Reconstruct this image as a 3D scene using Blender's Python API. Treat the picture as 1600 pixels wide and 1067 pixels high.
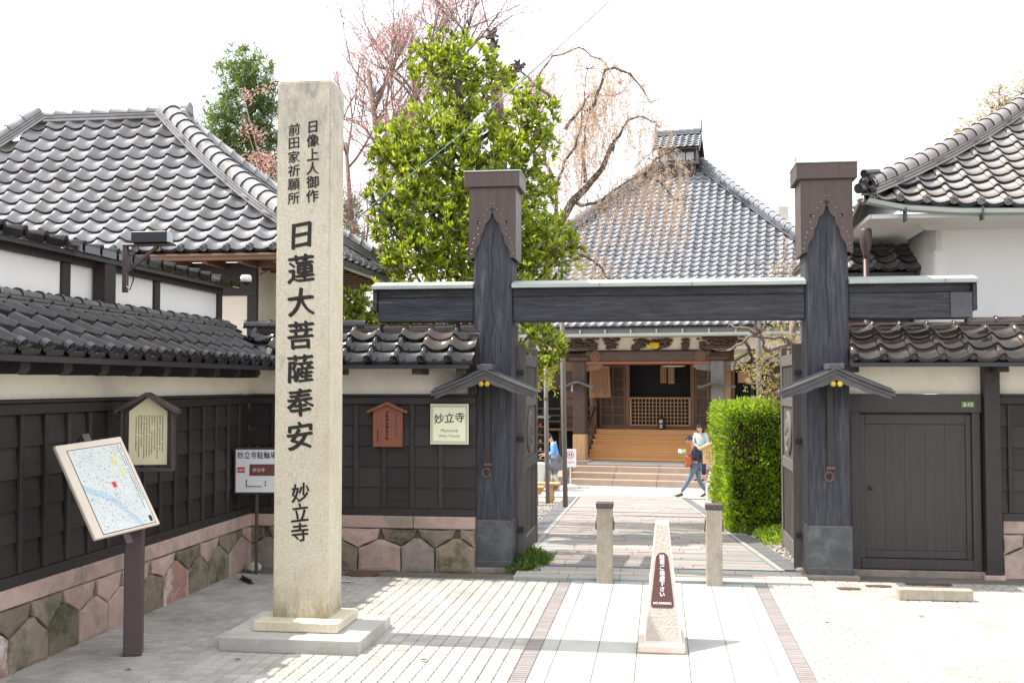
import bpy, bmesh, math, random
import numpy as np
from mathutils import Vector, Matrix, Quaternion

random.seed(7)
rng = np.random.default_rng(7)
for o in list(bpy.data.objects):
    bpy.data.objects.remove(o)
SC = bpy.context.scene
COL = SC.collection
R = math.radians

# ------------------------------------------------------------------ camera
CAM = bpy.data.cameras.new('camera')
cam = bpy.data.objects.new('camera', CAM)
COL.objects.link(cam)
cam.location = (0, 0, 1.9)
cam.rotation_euler = (R(90 + 2.257), 0, R(7.8))
CAM.sensor_width = 36
CAM.lens = 38.25
CAM.clip_end = 2000
SC.camera = cam
CAMP = Vector((0, 0, 1.9))

# ------------------------------------------------------------------ world and sun
SUN_AZ, SUN_EL = -88.0, 59.0          # degrees from +Y towards +X
W = bpy.data.worlds.new('World')
SC.world = W
W.use_nodes = True
nt = W.node_tree
nt.nodes.clear()
sky = nt.nodes.new('ShaderNodeTexSky')
sky.sky_type = 'NISHITA'
sky.sun_disc = False
sky.sun_elevation = R(SUN_EL)
sky.sun_rotation = R(SUN_AZ)
sky.air_density = 1.0
sky.dust_density = 4.0
sky.ozone_density = 1.0
mixw = nt.nodes.new('ShaderNodeMixRGB')
mixw.inputs[0].default_value = 0.65      # thin bright cloud whitens the whole sky
mixw.inputs[2].default_value = (8.6, 8.6, 8.9, 1)
bg = nt.nodes.new('ShaderNodeBackground')
bg.inputs[1].default_value = 0.15
wo = nt.nodes.new('ShaderNodeOutputWorld')
nt.links.new(sky.outputs[0], mixw.inputs[1])
nt.links.new(mixw.outputs[0], bg.inputs[0])
nt.links.new(bg.outputs[0], wo.inputs[0])

SL = bpy.data.lights.new('sun', 'SUN')
SL.energy = 3.7
SL.angle = R(0.55)
SL.color = (1.0, 0.955, 0.89)
sun = bpy.data.objects.new('sun', SL)
COL.objects.link(sun)
tosun = Vector((math.sin(R(SUN_AZ)) * math.cos(R(SUN_EL)), math.cos(R(SUN_AZ)) * math.cos(R(SUN_EL)), math.sin(R(SUN_EL))))
sun.rotation_euler = tosun.to_track_quat('Z', 'Y').to_euler()
sun.location = (-20, 5, 30)

SC.render.engine = 'CYCLES'
SC.view_settings.view_transform = 'Standard'
SC.view_settings.look = 'None'
SC.view_settings.gamma = 1
SC.view_settings.use_curve_mapping = False
SC.view_settings.exposure = 0.95

# ------------------------------------------------------------------ materials
MATS = {}

def M(name, col, rough=0.7, col2=None, vs=6.0, scale=(1, 1, 1), vary=0.5, bump=0.25, bs=60.0, metal=0.0, spec=0.5,
      rnd=0.12, coat=0.0, dirt=None, ds=2.5, damt=0.5, bd=0.004, island=False, detail=6.0, hue=0.0, dst=False, dlo=.48, dhi=.62):
    if name in MATS:
        return MATS[name]
    m = bpy.data.materials.new(name)
    m.use_nodes = True
    t = m.node_tree
    N, Lk = t.nodes, t.links
    b = N['Principled BSDF']
    b.inputs['Roughness'].default_value = rough
    b.inputs['Metallic'].default_value = metal
    b.inputs['Specular IOR Level'].default_value = spec
    b.inputs['Coat Weight'].default_value = coat
    g = N.new('ShaderNodeNewGeometry')
    mp = N.new('ShaderNodeMapping')
    mp.inputs['Scale'].default_value = scale
    Lk.new(g.outputs['Position'], mp.inputs[0])
    oi = N.new('ShaderNodeObjectInfo')
    # shift the pattern per object so that copies differ
    if col2 is None:
        col2 = tuple(c * 0.55 for c in col)
    n1 = N.new('ShaderNodeTexNoise')
    n1.inputs['Scale'].default_value = vs
    n1.inputs['Detail'].default_value = detail
    n1.inputs['Roughness'].default_value = 0.65
    Lk.new(mp.outputs[0], n1.inputs[0])
    mr = N.new('ShaderNodeMapRange')
    mr.inputs[1].default_value = 0.5 - 0.22
    mr.inputs[2].default_value = 0.5 + 0.22
    mr.inputs[3].default_value = 0.0
    mr.inputs[4].default_value = vary * 2 if vary <= 0.5 else 1.0
    Lk.new(n1.outputs[0], mr.inputs[0])
    mx = N.new('ShaderNodeMixRGB')
    mx.inputs[1].default_value = (*col, 1)
    mx.inputs[2].default_value = (*col2, 1)
    Lk.new(mr.outputs[0], mx.inputs[0])
    out = mx.outputs[0]
    if dirt is not None:
        n2 = N.new('ShaderNodeTexNoise')
        n2.inputs['Scale'].default_value = ds
        n2.inputs['Detail'].default_value = 7
        n2.inputs['Roughness'].default_value = 0.7
        Lk.new(mp.outputs[0] if dst else g.outputs['Position'], n2.inputs[0])
        r2 = N.new('ShaderNodeMapRange')
        r2.inputs[1].default_value = dlo
        r2.inputs[2].default_value = dhi
        r2.inputs[4].default_value = damt
        Lk.new(n2.outputs[0], r2.inputs[0])
        m2 = N.new('ShaderNodeMixRGB')
        m2.inputs[2].default_value = (*dirt, 1)
        Lk.new(r2.outputs[0], m2.inputs[0])
        Lk.new(out, m2.inputs[1])
        out = m2.outputs[0]
    hs = N.new('ShaderNodeHueSaturation')
    rr = N.new('ShaderNodeMapRange')
    rr.inputs[3].default_value = 1 - rnd
    rr.inputs[4].default_value = 1 + rnd
    if island == 'both':
        rs = N.new('ShaderNodeMath')
        rs.operation = 'ADD'
        Lk.new(g.outputs['Random Per Island'], rs.inputs[0])
        Lk.new(oi.outputs['Random'], rs.inputs[1])
        rf = N.new('ShaderNodeMath')
        rf.operation = 'FRACT'
        Lk.new(rs.outputs[0], rf.inputs[0])
        Lk.new(rf.outputs[0], rr.inputs[0])
    else:
        Lk.new(g.outputs['Random Per Island'] if island else oi.outputs['Random'], rr.inputs[0])
    Lk.new(rr.outputs[0], hs.inputs['Value'])
    if hue:
        rh = N.new('ShaderNodeMapRange')
        rh.inputs[3].default_value = 0.5 - hue
        rh.inputs[4].default_value = 0.5 + hue
        Lk.new(g.outputs['Random Per Island'] if island else oi.outputs['Random'], rh.inputs[0])
        Lk.new(rh.outputs[0], hs.inputs['Hue'])
    Lk.new(out, hs.inputs['Color'])
    Lk.new(hs.outputs[0], b.inputs['Base Color'])
    if bump > 0:
        n3 = N.new('ShaderNodeTexNoise')
        n3.inputs['Scale'].default_value = bs
        n3.inputs['Detail'].default_value = 5
        Lk.new(mp.outputs[0], n3.inputs[0])
        bp = N.new('ShaderNodeBump')
        bp.inputs['Strength'].default_value = bump
        bp.inputs['Distance'].default_value = bd
        Lk.new(n3.outputs[0], bp.inputs['Height'])
        Lk.new(bp.outputs[0], b.inputs['Normal'])
    MATS[name] = m
    return m

def leafmat(name, col, col2, rough=0.45, trans=0.35, spec=0.5, tint=(2.2, 2.2, .9)):
    m = bpy.data.materials.new(name)
    m.use_nodes = True
    t = m.node_tree
    N, Lk = t.nodes, t.links
    b = N['Principled BSDF']
    b.inputs['Roughness'].default_value = rough
    b.inputs['Specular IOR Level'].default_value = spec
    g = N.new('ShaderNodeNewGeometry')
    mx = N.new('ShaderNodeMixRGB')
    mx.inputs[1].default_value = (*col, 1)
    mx.inputs[2].default_value = (*col2, 1)
    n1 = N.new('ShaderNodeTexNoise')
    n1.inputs['Scale'].default_value = 1.6
    n1.inputs['Detail'].default_value = 3
    Lk.new(g.outputs['Position'], n1.inputs[0])
    ad = N.new('ShaderNodeMath')
    ad.operation = 'ADD'
    Lk.new(n1.outputs[0], ad.inputs[0])
    Lk.new(g.outputs['Random Per Island'], ad.inputs[1])
    mr = N.new('ShaderNodeMapRange')
    mr.inputs[1].default_value = 0.5
    mr.inputs[2].default_value = 1.5
    Lk.new(ad.outputs[0], mr.inputs[0])
    Lk.new(mr.outputs[0], mx.inputs[0])
    Lk.new(mx.outputs[0], b.inputs['Base Color'])
    tr = N.new('ShaderNodeBsdfTranslucent')
    gm = N.new('ShaderNodeMixRGB')
    gm.blend_type = 'MULTIPLY'
    gm.inputs[0].default_value = 1
    gm.inputs[2].default_value = (*tint, 1)
    Lk.new(mx.outputs[0], gm.inputs[1])
    Lk.new(gm.outputs[0], tr.inputs[0])
    ms = N.new('ShaderNodeMixShader')
    ms.inputs[0].default_value = trans
    Lk.new(b.outputs[0], ms.inputs[1])
    Lk.new(tr.outputs[0], ms.inputs[2])
    Lk.new(ms.outputs[0], N['Material Output'].inputs[0])
    MATS[name] = m
    return m

# timber
m_post = M('gate_timber', (0.017, 0.018, 0.024), 0.65, (0.088, 0.092, 0.112), vs=6, scale=(6, 6, .5), vary=.36, bump=.9, bs=14, rnd=.06, bd=.02, spec=.4, dirt=(0.17, 0.165, 0.17), ds=2.6, damt=.55, dst=True, dlo=.56, dhi=.70)
m_beam = M('beam_timber', (0.015, 0.0155, 0.020), 0.65, (0.085, 0.086, 0.105), vs=6, scale=(.5, 5, 7), vary=.36, bump=.9, bs=14, rnd=.08, bd=.02, spec=.4, dirt=(0.16, 0.155, 0.165), ds=2.4, damt=.55, dst=True, dlo=.56, dhi=.70)
m_dark = M('dark_stained_wood', (0.026, 0.021, 0.021), 0.55, (0.042, 0.034, 0.033), vs=6, scale=(3, 3, 3), vary=.5, bump=.3, bs=40, rnd=.22, spec=.35)
m_darkb = M('dark_stained_board', (0.022, 0.0175, 0.0175), 0.55, (0.036, 0.029, 0.028), vs=5, scale=(1, 1, 12), vary=.5, bump=.35, bs=25, rnd=.3, spec=.35)
m_doorw = M('weathered_door_wood', (0.034, 0.028, 0.027), 0.6, (0.052, 0.044, 0.042), vs=5, scale=(9, 9, .5), vary=.45, bump=.4, bs=20, rnd=.03)
m_greyw = M('grey_weathered_wood', (0.10, 0.092, 0.085), 0.75, (0.17, 0.155, 0.14), vs=5, scale=(6, 6, .6), vary=.5, bump=.5, bs=22, rnd=.15)
m_slat = M('gate_slat_wood', (0.07, 0.062, 0.058), 0.7, (0.12, 0.108, 0.098), vs=5, scale=(6, 6, .6), vary=.5, bump=.4, bs=22, rnd=.2)
m_canopy = M('canopy_wood', (0.055, 0.053, 0.056), 0.55, (0.10, 0.097, 0.10), vs=4, scale=(2, 6, 3), vary=.5, bump=.3, bs=24)
m_brown = M('temple_brown_wood', (0.11, 0.052, 0.030), 0.6, (0.18, 0.09, 0.053), vs=4, scale=(3, 3, 1), vary=.5, bump=.3, bs=20, rnd=.2)
m_brownd = M('temple_dark_wood', (0.05, 0.028, 0.020), 0.65, (0.09, 0.053, 0.037), vs=4, scale=(2, 2, 2), vary=.5, bump=.3, bs=20, rnd=.2)
m_stair = M('stair_wood', (0.58, 0.28, 0.095), 0.5, (0.66, 0.36, 0.14), vs=3, scale=(.7, 6, 6), vary=.5, bump=.2, bs=20, rnd=.1)
m_honey = M('honey_wood', (0.38, 0.22, 0.10), 0.6, (0.50, 0.31, 0.16), vs=3, scale=(6, 6, 1), vary=.5, bump=.2, bs=20)
m_eave = M('eave_wood', (0.13, 0.065, 0.04), 0.7, (0.2, 0.11, 0.07), vs=4, scale=(1, 4, 4), vary=.5, bump=.2, bs=20, rnd=.15)
m_redb = M('red_brown_board', (0.20, 0.06, 0.032), 0.5, (0.27, 0.095, 0.05), vs=4, scale=(8, 8, 1), vary=.5, bump=.2, bs=20)
# metals
m_copper = M('brown_copper', (0.078, 0.056, 0.050), 0.45, (0.105, 0.078, 0.070), vs=4, scale=(6, 6, .5), vary=.5, bump=.1, bs=10, metal=.55, rnd=.03)
m_patina = M('patinated_copper', (0.30, 0.34, 0.31), 0.5, (0.42, 0.45, 0.41), vs=5, scale=(.6, 3, 3), vary=.5, bump=.1, metal=.2, rnd=.05)
m_sleeve = M('blackened_metal', (0.05, 0.052, 0.056), 0.42, (0.11, 0.115, 0.12), vs=7, vary=.35, bump=.2, bs=30, metal=.5, dirt=(0.16, 0.19, 0.21), ds=6, damt=.35)
m_iron = M('painted_brown_steel', (0.055, 0.037, 0.037), 0.45, (0.08, 0.056, 0.054), vs=5, vary=.5, bump=.12, metal=.1)
m_rivet = M('rivet_metal', (0.35, 0.28, 0.24), 0.35, metal=.7, bump=0)
m_gold = M('gilt_metal', (0.75, 0.52, 0.03), 0.35, metal=.3, bump=0, spec=.6)
m_rust = M('rusty_iron', (0.11, 0.058, 0.045), 0.6, (0.17, 0.095, 0.072), vs=30, vary=.5, bump=.4, metal=.2)
m_white_plastic = M('white_plastic', (0.7, 0.7, 0.68), 0.4, (0.6, 0.6, 0.58), bump=0)
m_black = M('black_void', (0.006, 0.006, 0.007), 0.8, bump=0)  # black colour stands in for unlit depth behind openings
m_blackm = M('black_metal', (0.02, 0.02, 0.022), 0.4, bump=0, metal=.2)
# stone, plaster
m_plaster = M('cream_plaster', (0.78, 0.71, 0.57), 0.85, (0.84, 0.79, 0.68), vs=1.6, vary=.5, bump=.12, bs=35, dirt=(0.50, 0.46, 0.37), ds=1.3, damt=.32, rnd=.02)
m_plasterw = M('white_plaster', (0.80, 0.79, 0.76), 0.8, (0.72, 0.715, 0.69), vs=1.2, scale=(1, 1, .4), vary=.5, bump=.08, bs=30, rnd=.01)
m_granite = M('granite', (0.72, 0.66, 0.51), 0.85, (0.34, 0.30, 0.22), vs=64, vary=.36, bump=.35, bs=110, dirt=(0.46, 0.40, 0.27), ds=1.5, damt=.4, rnd=.02, bd=.003)
m_granitep = M('pale_granite', (0.52, 0.51, 0.46), 0.7, (0.38, 0.37, 0.33), vs=60, vary=.4, bump=.25, bs=90, dirt=(0.22, 0.19, 0.14), ds=3, damt=.3)
m_tuff = M('pink_tuff', (0.40, 0.27, 0.225), 0.95, (0.48, 0.36, 0.31), vs=9, vary=.5, bump=.6, bs=55, rnd=.14, dirt=(0.22, 0.20, 0.15), ds=2.6, damt=.7, bd=.012)
m_tuffm = M('mossy_tuff', (0.27, 0.205, 0.16), 0.95, (0.16, 0.145, 0.095), vs=7, vary=.5, bump=.8, bs=55, rnd=.25, dirt=(0.075, 0.08, 0.035), ds=5.5, damt=.9, bd=.012)
m_tuffw = M('efflorescent_tuff', (0.36, 0.20, 0.155), 0.95, (0.28, 0.16, 0.12), vs=9, vary=.5, bump=.5, bs=55, rnd=.1, dirt=(0.70, 0.64, 0.60), ds=3.3, damt=.8, bd=.006)
m_tuffg = M('grey_stone', (0.28, 0.235, 0.205), 0.95, (0.20, 0.17, 0.145), vs=12, vary=.5, bump=.6, bs=55, rnd=.14, dirt=(0.09, 0.085, 0.045), ds=4, damt=.5)
m_mortar = M('dark_mortar', (0.17, 0.13, 0.105), 0.95, bump=.3)
m_paver = M('pale_paver', (0.41, 0.395, 0.355), 0.85, (0.34, 0.325, 0.29), vs=3, vary=.5, bump=.3, bs=80, rnd=.12, dirt=(0.25, 0.235, 0.205), ds=1.7, damt=.55, bd=.002)
m_paveri = M('pale_paver_field', (0.41, 0.395, 0.355), 0.85, (0.34, 0.325, 0.29), vs=3, vary=.5, bump=.3, bs=80, rnd=.12, dirt=(0.25, 0.235, 0.205), ds=1.7, damt=.55, bd=.002, island=True)
m_band = M('brown_band_brick', (0.275, 0.243, 0.23), 0.85, (0.225, 0.198, 0.188), vs=6, vary=.5, bump=.25, bs=60, rnd=.12, island=True)
m_slab = M('pale_green_slab', (0.40, 0.415, 0.375), 0.8, (0.31, 0.33, 0.30), vs=2.2, vary=.5, bump=.2, bs=60, rnd=.06)
m_cslab = M('pink_centre_slab', (0.50, 0.41, 0.34), 0.8, (0.41, 0.34, 0.285), vs=2.6, vary=.5, bump=.2, bs=60, rnd=.05)
m_bollard = M('bollard_stone', (0.43, 0.38, 0.30), 0.85, (0.28, 0.245, 0.19), vs=30, scale=(1, 1, .3), vary=.45, bump=.3, bs=60, dirt=(0.20, 0.175, 0.13), ds=3, damt=.5)
m_grout = M('ground_grout', (0.16, 0.145, 0.12), 0.95, (0.10, 0.09, 0.07), vs=5, vary=.5, bump=.3)
m_gravel = M('courtyard_gravel', (0.40, 0.365, 0.31), 0.95, (0.26, 0.235, 0.20), vs=26, vary=.5, bump=.9, bs=60, bd=.02, dirt=(0.2, 0.18, 0.15), ds=1.0, damt=.5)
m_pebble = M('pebbles', (0.40, 0.37, 0.33), 0.85, (0.22, 0.205, 0.185), vs=3, vary=.5, bump=.1, rnd=.35, island=True)
m_path = M('path_stone', (0.31, 0.262, 0.235), 0.85, (0.26, 0.225, 0.205), vs=4, vary=.5, bump=.3, bs=50, rnd=.10, hue=.008)
m_pathg = M('path_stone_grey', (0.30, 0.295, 0.27), 0.85, (0.24, 0.24, 0.225), vs=4, vary=.5, bump=.3, bs=50, rnd=.16)
m_drain = M('drain_stone', (0.10, 0.10, 0.105), 0.8, (0.16, 0.16, 0.16), vs=9, vary=.5, bump=.2)  # dark tone also carries the shadow along the left drain
m_step = M('temple_step_stone', (0.40, 0.30, 0.235), 0.85, (0.32, 0.24, 0.19), vs=5, vary=.5, bump=.3, bs=40, rnd=.12)
m_conc = M('pale_concrete', (0.55, 0.53, 0.48), 0.85, (0.46, 0.445, 0.405), vs=4, vary=.5, bump=.2)
m_bush = M('bush_hammered_stone', (0.52, 0.47, 0.40), 0.9, (0.40, 0.355, 0.30), vs=55, vary=.5, bump=1.0, bs=70, bd=.012)
m_conest = M('smooth_stone_trim', (0.62, 0.57, 0.51), 0.8, (0.54, 0.49, 0.43), vs=20, vary=.5, bump=.2)
# tiles
m_tsil = M('silver_tile', (0.235, 0.235, 0.245), 0.36, (0.33, 0.325, 0.325), vs=2.2, vary=.5, bump=.08, bs=30, rnd=.24, dirt=(0.13, 0.115, 0.09), ds=2.2, damt=.6, spec=.6, island='both')
m_tblk = M('glazed_black_tile', (0.007, 0.006, 0.007), 0.09, (0.018, 0.015, 0.015), vs=3, vary=.5, bump=.05, bs=15, rnd=.3, spec=.65, island='both', dirt=(0.05, 0.045, 0.04), ds=5, damt=.5)
m_tbrn = M('glazed_brown_tile', (0.045, 0.032, 0.024), 0.17, (0.07, 0.048, 0.036), vs=3, vary=.5, bump=.05, bs=15, rnd=.3, spec=.6, island='both', dirt=(0.09, 0.08, 0.065), ds=4, damt=.4)
m_tgrey = M('old_grey_tile', (0.10, 0.095, 0.09), 0.5, (0.17, 0.165, 0.155), vs=5, vary=.5, bump=.3, bs=30, rnd=.2)
m_tkura = M('bluish_tile', (0.25, 0.235, 0.22), 0.34, (0.31, 0.285, 0.26), vs=3, vary=.5, bump=.08, rnd=.2, spec=.6, dirt=(0.3, 0.2, 0.15), ds=3, damt=.3, island='both')
m_tedge = M('tile_edge', (0.03, 0.03, 0.034), 0.4, bump=0)
m_ttem = M('temple_tile', (0.15, 0.16, 0.18), 0.36, (0.21, 0.22, 0.24), vs=1.2, vary=.5, bump=.05, rnd=.22, spec=.6, island='both')
# prints and paints
m_cream = M('cream_sign', (0.82, 0.82, 0.60), 0.5, (0.79, 0.79, 0.56), bump=0, rnd=.01)
m_creamn = M('cream_notice', (0.80, 0.745, 0.48), 0.5, (0.76, 0.70, 0.44), bump=0, rnd=.01)
m_signw = M('sign_white', (0.78, 0.79, 0.80), 0.35, (0.74, 0.75, 0.77), bump=0, rnd=.01)
m_map = M('map_paper', (0.56, 0.60, 0.58), 0.3, (0.64, 0.67, 0.63), vs=7, bump=0, rnd=.01)
m_mapriver = M('map_river', (0.42, 0.56, 0.64), 0.3, bump=0, vary=.1, rnd=.01)
m_mappark = M('map_park', (0.62, 0.66, 0.30), 0.3, bump=0, vary=.1, rnd=.01)
m_mapedge = M('map_board_edge', (0.66, 0.58, 0.48), 0.55, (0.60, 0.52, 0.42), bump=.05)
m_ink = M('ink_black', (0.012, 0.011, 0.011), 0.6, bump=0, rnd=0)
m_inkg = M('ink_grey', (0.14, 0.14, 0.13), 0.6, bump=0, rnd=0)
m_inkr = M('ink_red', (0.60, 0.03, 0.035), 0.5, bump=0, rnd=0, vary=.05)
m_inkbr = M('ink_brown', (0.16, 0.055, 0.04), 0.5, bump=0, rnd=0, vary=.1)
m_inkw = M('ink_white', (0.82, 0.82, 0.80), 0.5, bump=0, rnd=0, vary=.05)
m_green = M('green_plate', (0.16, 0.26, 0.05), 0.4, bump=0, rnd=0)
m_brownplate = M('brown_plate', (0.085, 0.028, 0.022), 0.3, bump=0, vary=.2, rnd=0)
m_carve = M('carved_ink', (0.010, 0.008, 0.007), 0.8, (0.03, 0.024, 0.02), vs=40, bump=.2, rnd=0)
m_teal = M('teal_cable', (0.015, 0.12, 0.15), 0.4, bump=0)
m_glass = M('window_glass', (0.35, 0.40, 0.45), 0.08, bump=0, spec=.8)
m_shoji = M('shoji_paper', (0.75, 0.78, 0.82), 0.7, bump=0)
# plants
l_ever = leafmat('evergreen_leaf', (0.030, 0.055, 0.014), (0.36, 0.42, 0.05), .28, .42, .6)
l_con = leafmat('conifer_needle', (0.035, 0.07, 0.022), (0.16, 0.23, 0.07), .5, .3)
l_pink = leafmat('pink_bud', (0.52, 0.25, 0.22), (0.64, 0.44, 0.38), .6, .4, .3, (1.2, 1.1, 1.1))
l_weep = leafmat('weeping_bud', (0.64, 0.46, 0.40), (0.56, 0.54, 0.40), .6, .5, .3, (1.4, 1.3, 1.15))
l_hedge = leafmat('hedge_sprig', (0.045, 0.10, 0.010), (0.36, 0.48, 0.04), .5, .45)
l_hedgeb = leafmat('hedge_brown_twig', (0.16, 0.10, 0.05), (0.22, 0.16, 0.08), .7, .2)
l_yel = leafmat('yellow_green_leaf', (0.36, 0.35, 0.14), (0.46, 0.34, 0.20), .5, .35, .4, (1.4, 1.35, .8))
l_fern = leafmat('fern_leaf', (0.03, 0.08, 0.012), (0.10, 0.16, 0.03), .6, .3)
l_vine = leafmat('vine_leaf', (0.35, 0.42, 0.05), (0.55, 0.55, 0.08), .5, .4)
m_bark = M('dark_bark', (0.055, 0.042, 0.034), 0.9, (0.13, 0.105, 0.085), vs=14, scale=(3, 3, 1), vary=.5, bump=.8, bs=30, bd=.01)
m_barkl = M('pale_bark', (0.30, 0.235, 0.19), 0.9, (0.20, 0.16, 0.13), vs=14, scale=(3, 3, 1), vary=.5, bump=.7, bs=30, bd=.01)
m_strand = M('pale_strand', (0.50, 0.34, 0.28), 0.8, (0.42, 0.34, 0.24), bump=0)
m_twig = M('twig_bark', (0.17, 0.125, 0.11), 0.9, (0.25, 0.18, 0.15), vs=5, bump=0)
# monument granite: same stone, greyed and streaked towards the exposed top, grimy at the foot
m_pillar = m_granite.copy()
m_pillar.name = 'monument_granite'
t_ = m_pillar.node_tree
b_ = t_.nodes['Principled BSDF']
src = b_.inputs['Base Color'].links[0].from_socket
g_ = t_.nodes.new('ShaderNodeNewGeometry')
sp_ = t_.nodes.new('ShaderNodeSeparateXYZ')
t_.links.new(g_.outputs['Position'], sp_.inputs[0])
mp_ = t_.nodes.new('ShaderNodeMapping')
mp_.inputs['Scale'].default_value = (13, 13, 6)
t_.links.new(g_.outputs['Position'], mp_.inputs[0])
nz = t_.nodes.new('ShaderNodeTexNoise')
nz.inputs['Scale'].default_value = 1.0
nz.inputs['Detail'].default_value = 8
nz.inputs['Roughness'].default_value = .75
t_.links.new(mp_.outputs[0], nz.inputs[0])
def _mask(z0, z1, lo, hi, colr, amt, src):
    a = t_.nodes.new('ShaderNodeMapRange'); a.inputs[1].default_value = z0; a.inputs[2].default_value = z1
    t_.links.new(sp_.outputs['Z'], a.inputs[0])
    b = t_.nodes.new('ShaderNodeMapRange'); b.inputs[1].default_value = lo; b.inputs[2].default_value = hi; b.inputs[4].default_value = amt
    t_.links.new(nz.outputs[0], b.inputs[0])
    m = t_.nodes.new('ShaderNodeMath'); m.operation = 'MULTIPLY'
    t_.links.new(a.outputs[0], m.inputs[0]); t_.links.new(b.outputs[0], m.inputs[1])
    x = t_.nodes.new('ShaderNodeMixRGB'); x.inputs[2].default_value = (*colr, 1)
    t_.links.new(m.outputs[0], x.inputs[0]); t_.links.new(src, x.inputs[1])
    return x.outputs[0]
src = _mask(3.0, 4.1, .38, .62, (.27, .265, .235), .75, src)
src = _mask(.42, .16, .35, .6, (.17, .15, .07), .85, src)
src = _mask(0, .01, .56, .66, (.30, .26, .17), .45, src)
t_.links.new(src, b_.inputs['Base Color'])
# people
m_skin = M('skin', (0.50, 0.30, 0.22), 0.55, (0.46, 0.27, 0.20), vs=8, bump=0, rnd=0)
m_hair = M('black_hair', (0.012, 0.010, 0.010), 0.5, bump=.4, bs=80)
m_navy = M('navy_cloth', (0.018, 0.022, 0.045), 0.85, (0.028, 0.032, 0.06), vs=8, bump=.3, bs=25)
m_jean = M('blue_denim', (0.10, 0.15, 0.21), 0.9, (0.16, 0.21, 0.27), vs=7, bump=.3, bs=25)
m_mint = M('pale_mint_cloth', (0.40, 0.48, 0.44), 0.85, (0.34, 0.42, 0.38), vs=8, bump=.3, bs=25)
m_bluec = M('blue_cloth', (0.10, 0.26, 0.62), 0.85, (0.14, 0.32, 0.66), vs=8, bump=.3, bs=25)
m_greyc = M('grey_cloth', (0.12, 0.13, 0.17), 0.85, (0.16, 0.17, 0.2), vs=8, bump=.3, bs=25)
m_khaki = M('pale_cloth', (0.48, 0.45, 0.38), 0.85, bump=.2, vary=.2)
m_orange = M('orange_leather', (0.50, 0.12, 0.04), 0.5, (0.42, 0.09, 0.03), bump=.1)
m_shoe = M('dark_shoe', (0.05, 0.03, 0.025), 0.6, bump=0)

# ------------------------------------------------------------------ mesh helpers
def obj(name, mesh, parent=None, loc=None, rot=None, mtx=None):
    o = bpy.data.objects.new(name, mesh)
    COL.objects.link(o)
    if parent is not None:
        o.parent = parent
    if mtx is not None:
        o.matrix_basis = mtx
    if loc is not None:
        o.location = loc
    if rot is not None:
        o.rotation_euler = rot
    return o

def mesh_of(name, V, F, mat=None, smooth=False):
    me = bpy.data.meshes.new(name)
    me.from_pydata([tuple(v) for v in V], [], [tuple(f) for f in F])
    if mat is not None:
        me.materials.append(mat)
    if smooth:
        me.polygons.foreach_set('use_smooth', [True] * len(me.polygons))
    me.update()
    return me

def part(name, V, F, mat, parent=None, smooth=False, **k):
    return obj(name, mesh_of(name, V, F, mat, smooth), parent, **k)

BC = {}

def box_mesh(dx, dy, dz, mat, bev=0.004):
    key = (round(dx, 3), round(dy, 3), round(dz, 3), mat.name, bev)
    if key in BC:
        return BC[key]
    bm = bmesh.new()
    bmesh.ops.create_cube(bm, size=1)
    for v in bm.verts:
        v.co = Vector((v.co.x * dx, v.co.y * dy, v.co.z * dz))
    if bev > 0:
        bev = min(bev, dx * .3, dy * .3, dz * .3)
        bmesh.ops.bevel(bm, geom=bm.edges[:], offset=bev, segments=1, affect='EDGES', profile=.5)
    me = bpy.data.meshes.new('box')
    bm.to_mesh(me)
    bm.free()
    me.materials.append(mat)
    BC[key] = me
    return me

def box(name, x0, x1, y0, y1, z0, z1, mat, parent=None, bev=0.004, rot=None):
    me = box_mesh(x1 - x0, y1 - y0, z1 - z0, mat, bev)
    return obj(name, me, parent, loc=((x0 + x1) / 2, (y0 + y1) / 2, (z0 + z1) / 2), rot=rot)

def thing(name, label, cat, loc=(0, 0, 0), rz=0.0, group=None):
    o = bpy.data.objects.new(name, None)
    o.empty_display_size = .2
    COL.objects.link(o)
    o.location = loc
    o.rotation_euler = (0, 0, rz)
    tag(o, label, cat, group)
    return o

def tag(o, label=None, cat=None, group=None, kind=None):
    if label:
        o['label'] = label
    if cat:
        o['category'] = cat
    if group:
        o['group'] = group
    if kind:
        o['kind'] = kind
    return o

def wm(o):
    m = Matrix.Translation(o.location) @ o.rotation_euler.to_matrix().to_4x4()
    if o.parent is not None:
        return wm(o.parent) @ m
    return m

def prism(poly, y0, y1):
    """polygon given in (x,z), extruded from y0 to y1"""
    n = len(poly)
    V = [(x, y0, z) for x, z in poly] + [(x, y1, z) for x, z in poly]
    F = [tuple(range(n)), tuple(range(2 * n - 1, n - 1, -1))]
    for i in range(n):
        j = (i + 1) % n
        F.append((j, i, i + n, j + n))
    return V, F

def cyl(r0, r1, z0, z1, n=16, cap=True):
    V, F = [], []
    for z, r in ((z0, r0), (z1, r1)):
        for i in range(n):
            a = 2 * math.pi * i / n
            V.append((r * math.cos(a), r * math.sin(a), z))
    for i in range(n):
        j = (i + 1) % n
        F.append((i, j, j + n, i + n))
    if cap:
        F.append(tuple(range(n - 1, -1, -1)))
        F.append(tuple(range(n, 2 * n)))
    return V, F

def lathe(prof, n=16):
    V, F = [], []
    for r, z in prof:
        for i in range(n):
            a = 2 * math.pi * i / n
            V.append((r * math.cos(a), r * math.sin(a), z))
    for k in range(len(prof) - 1):
        for i in range(n):
            j = (i + 1) % n
            F.append((k * n + i, k * n + j, (k + 1) * n + j, (k + 1) * n + i))
    F.append(tuple(range(n - 1, -1, -1)))
    F.append(tuple(range((len(prof) - 1) * n, len(prof) * n)))
    return V, F

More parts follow.
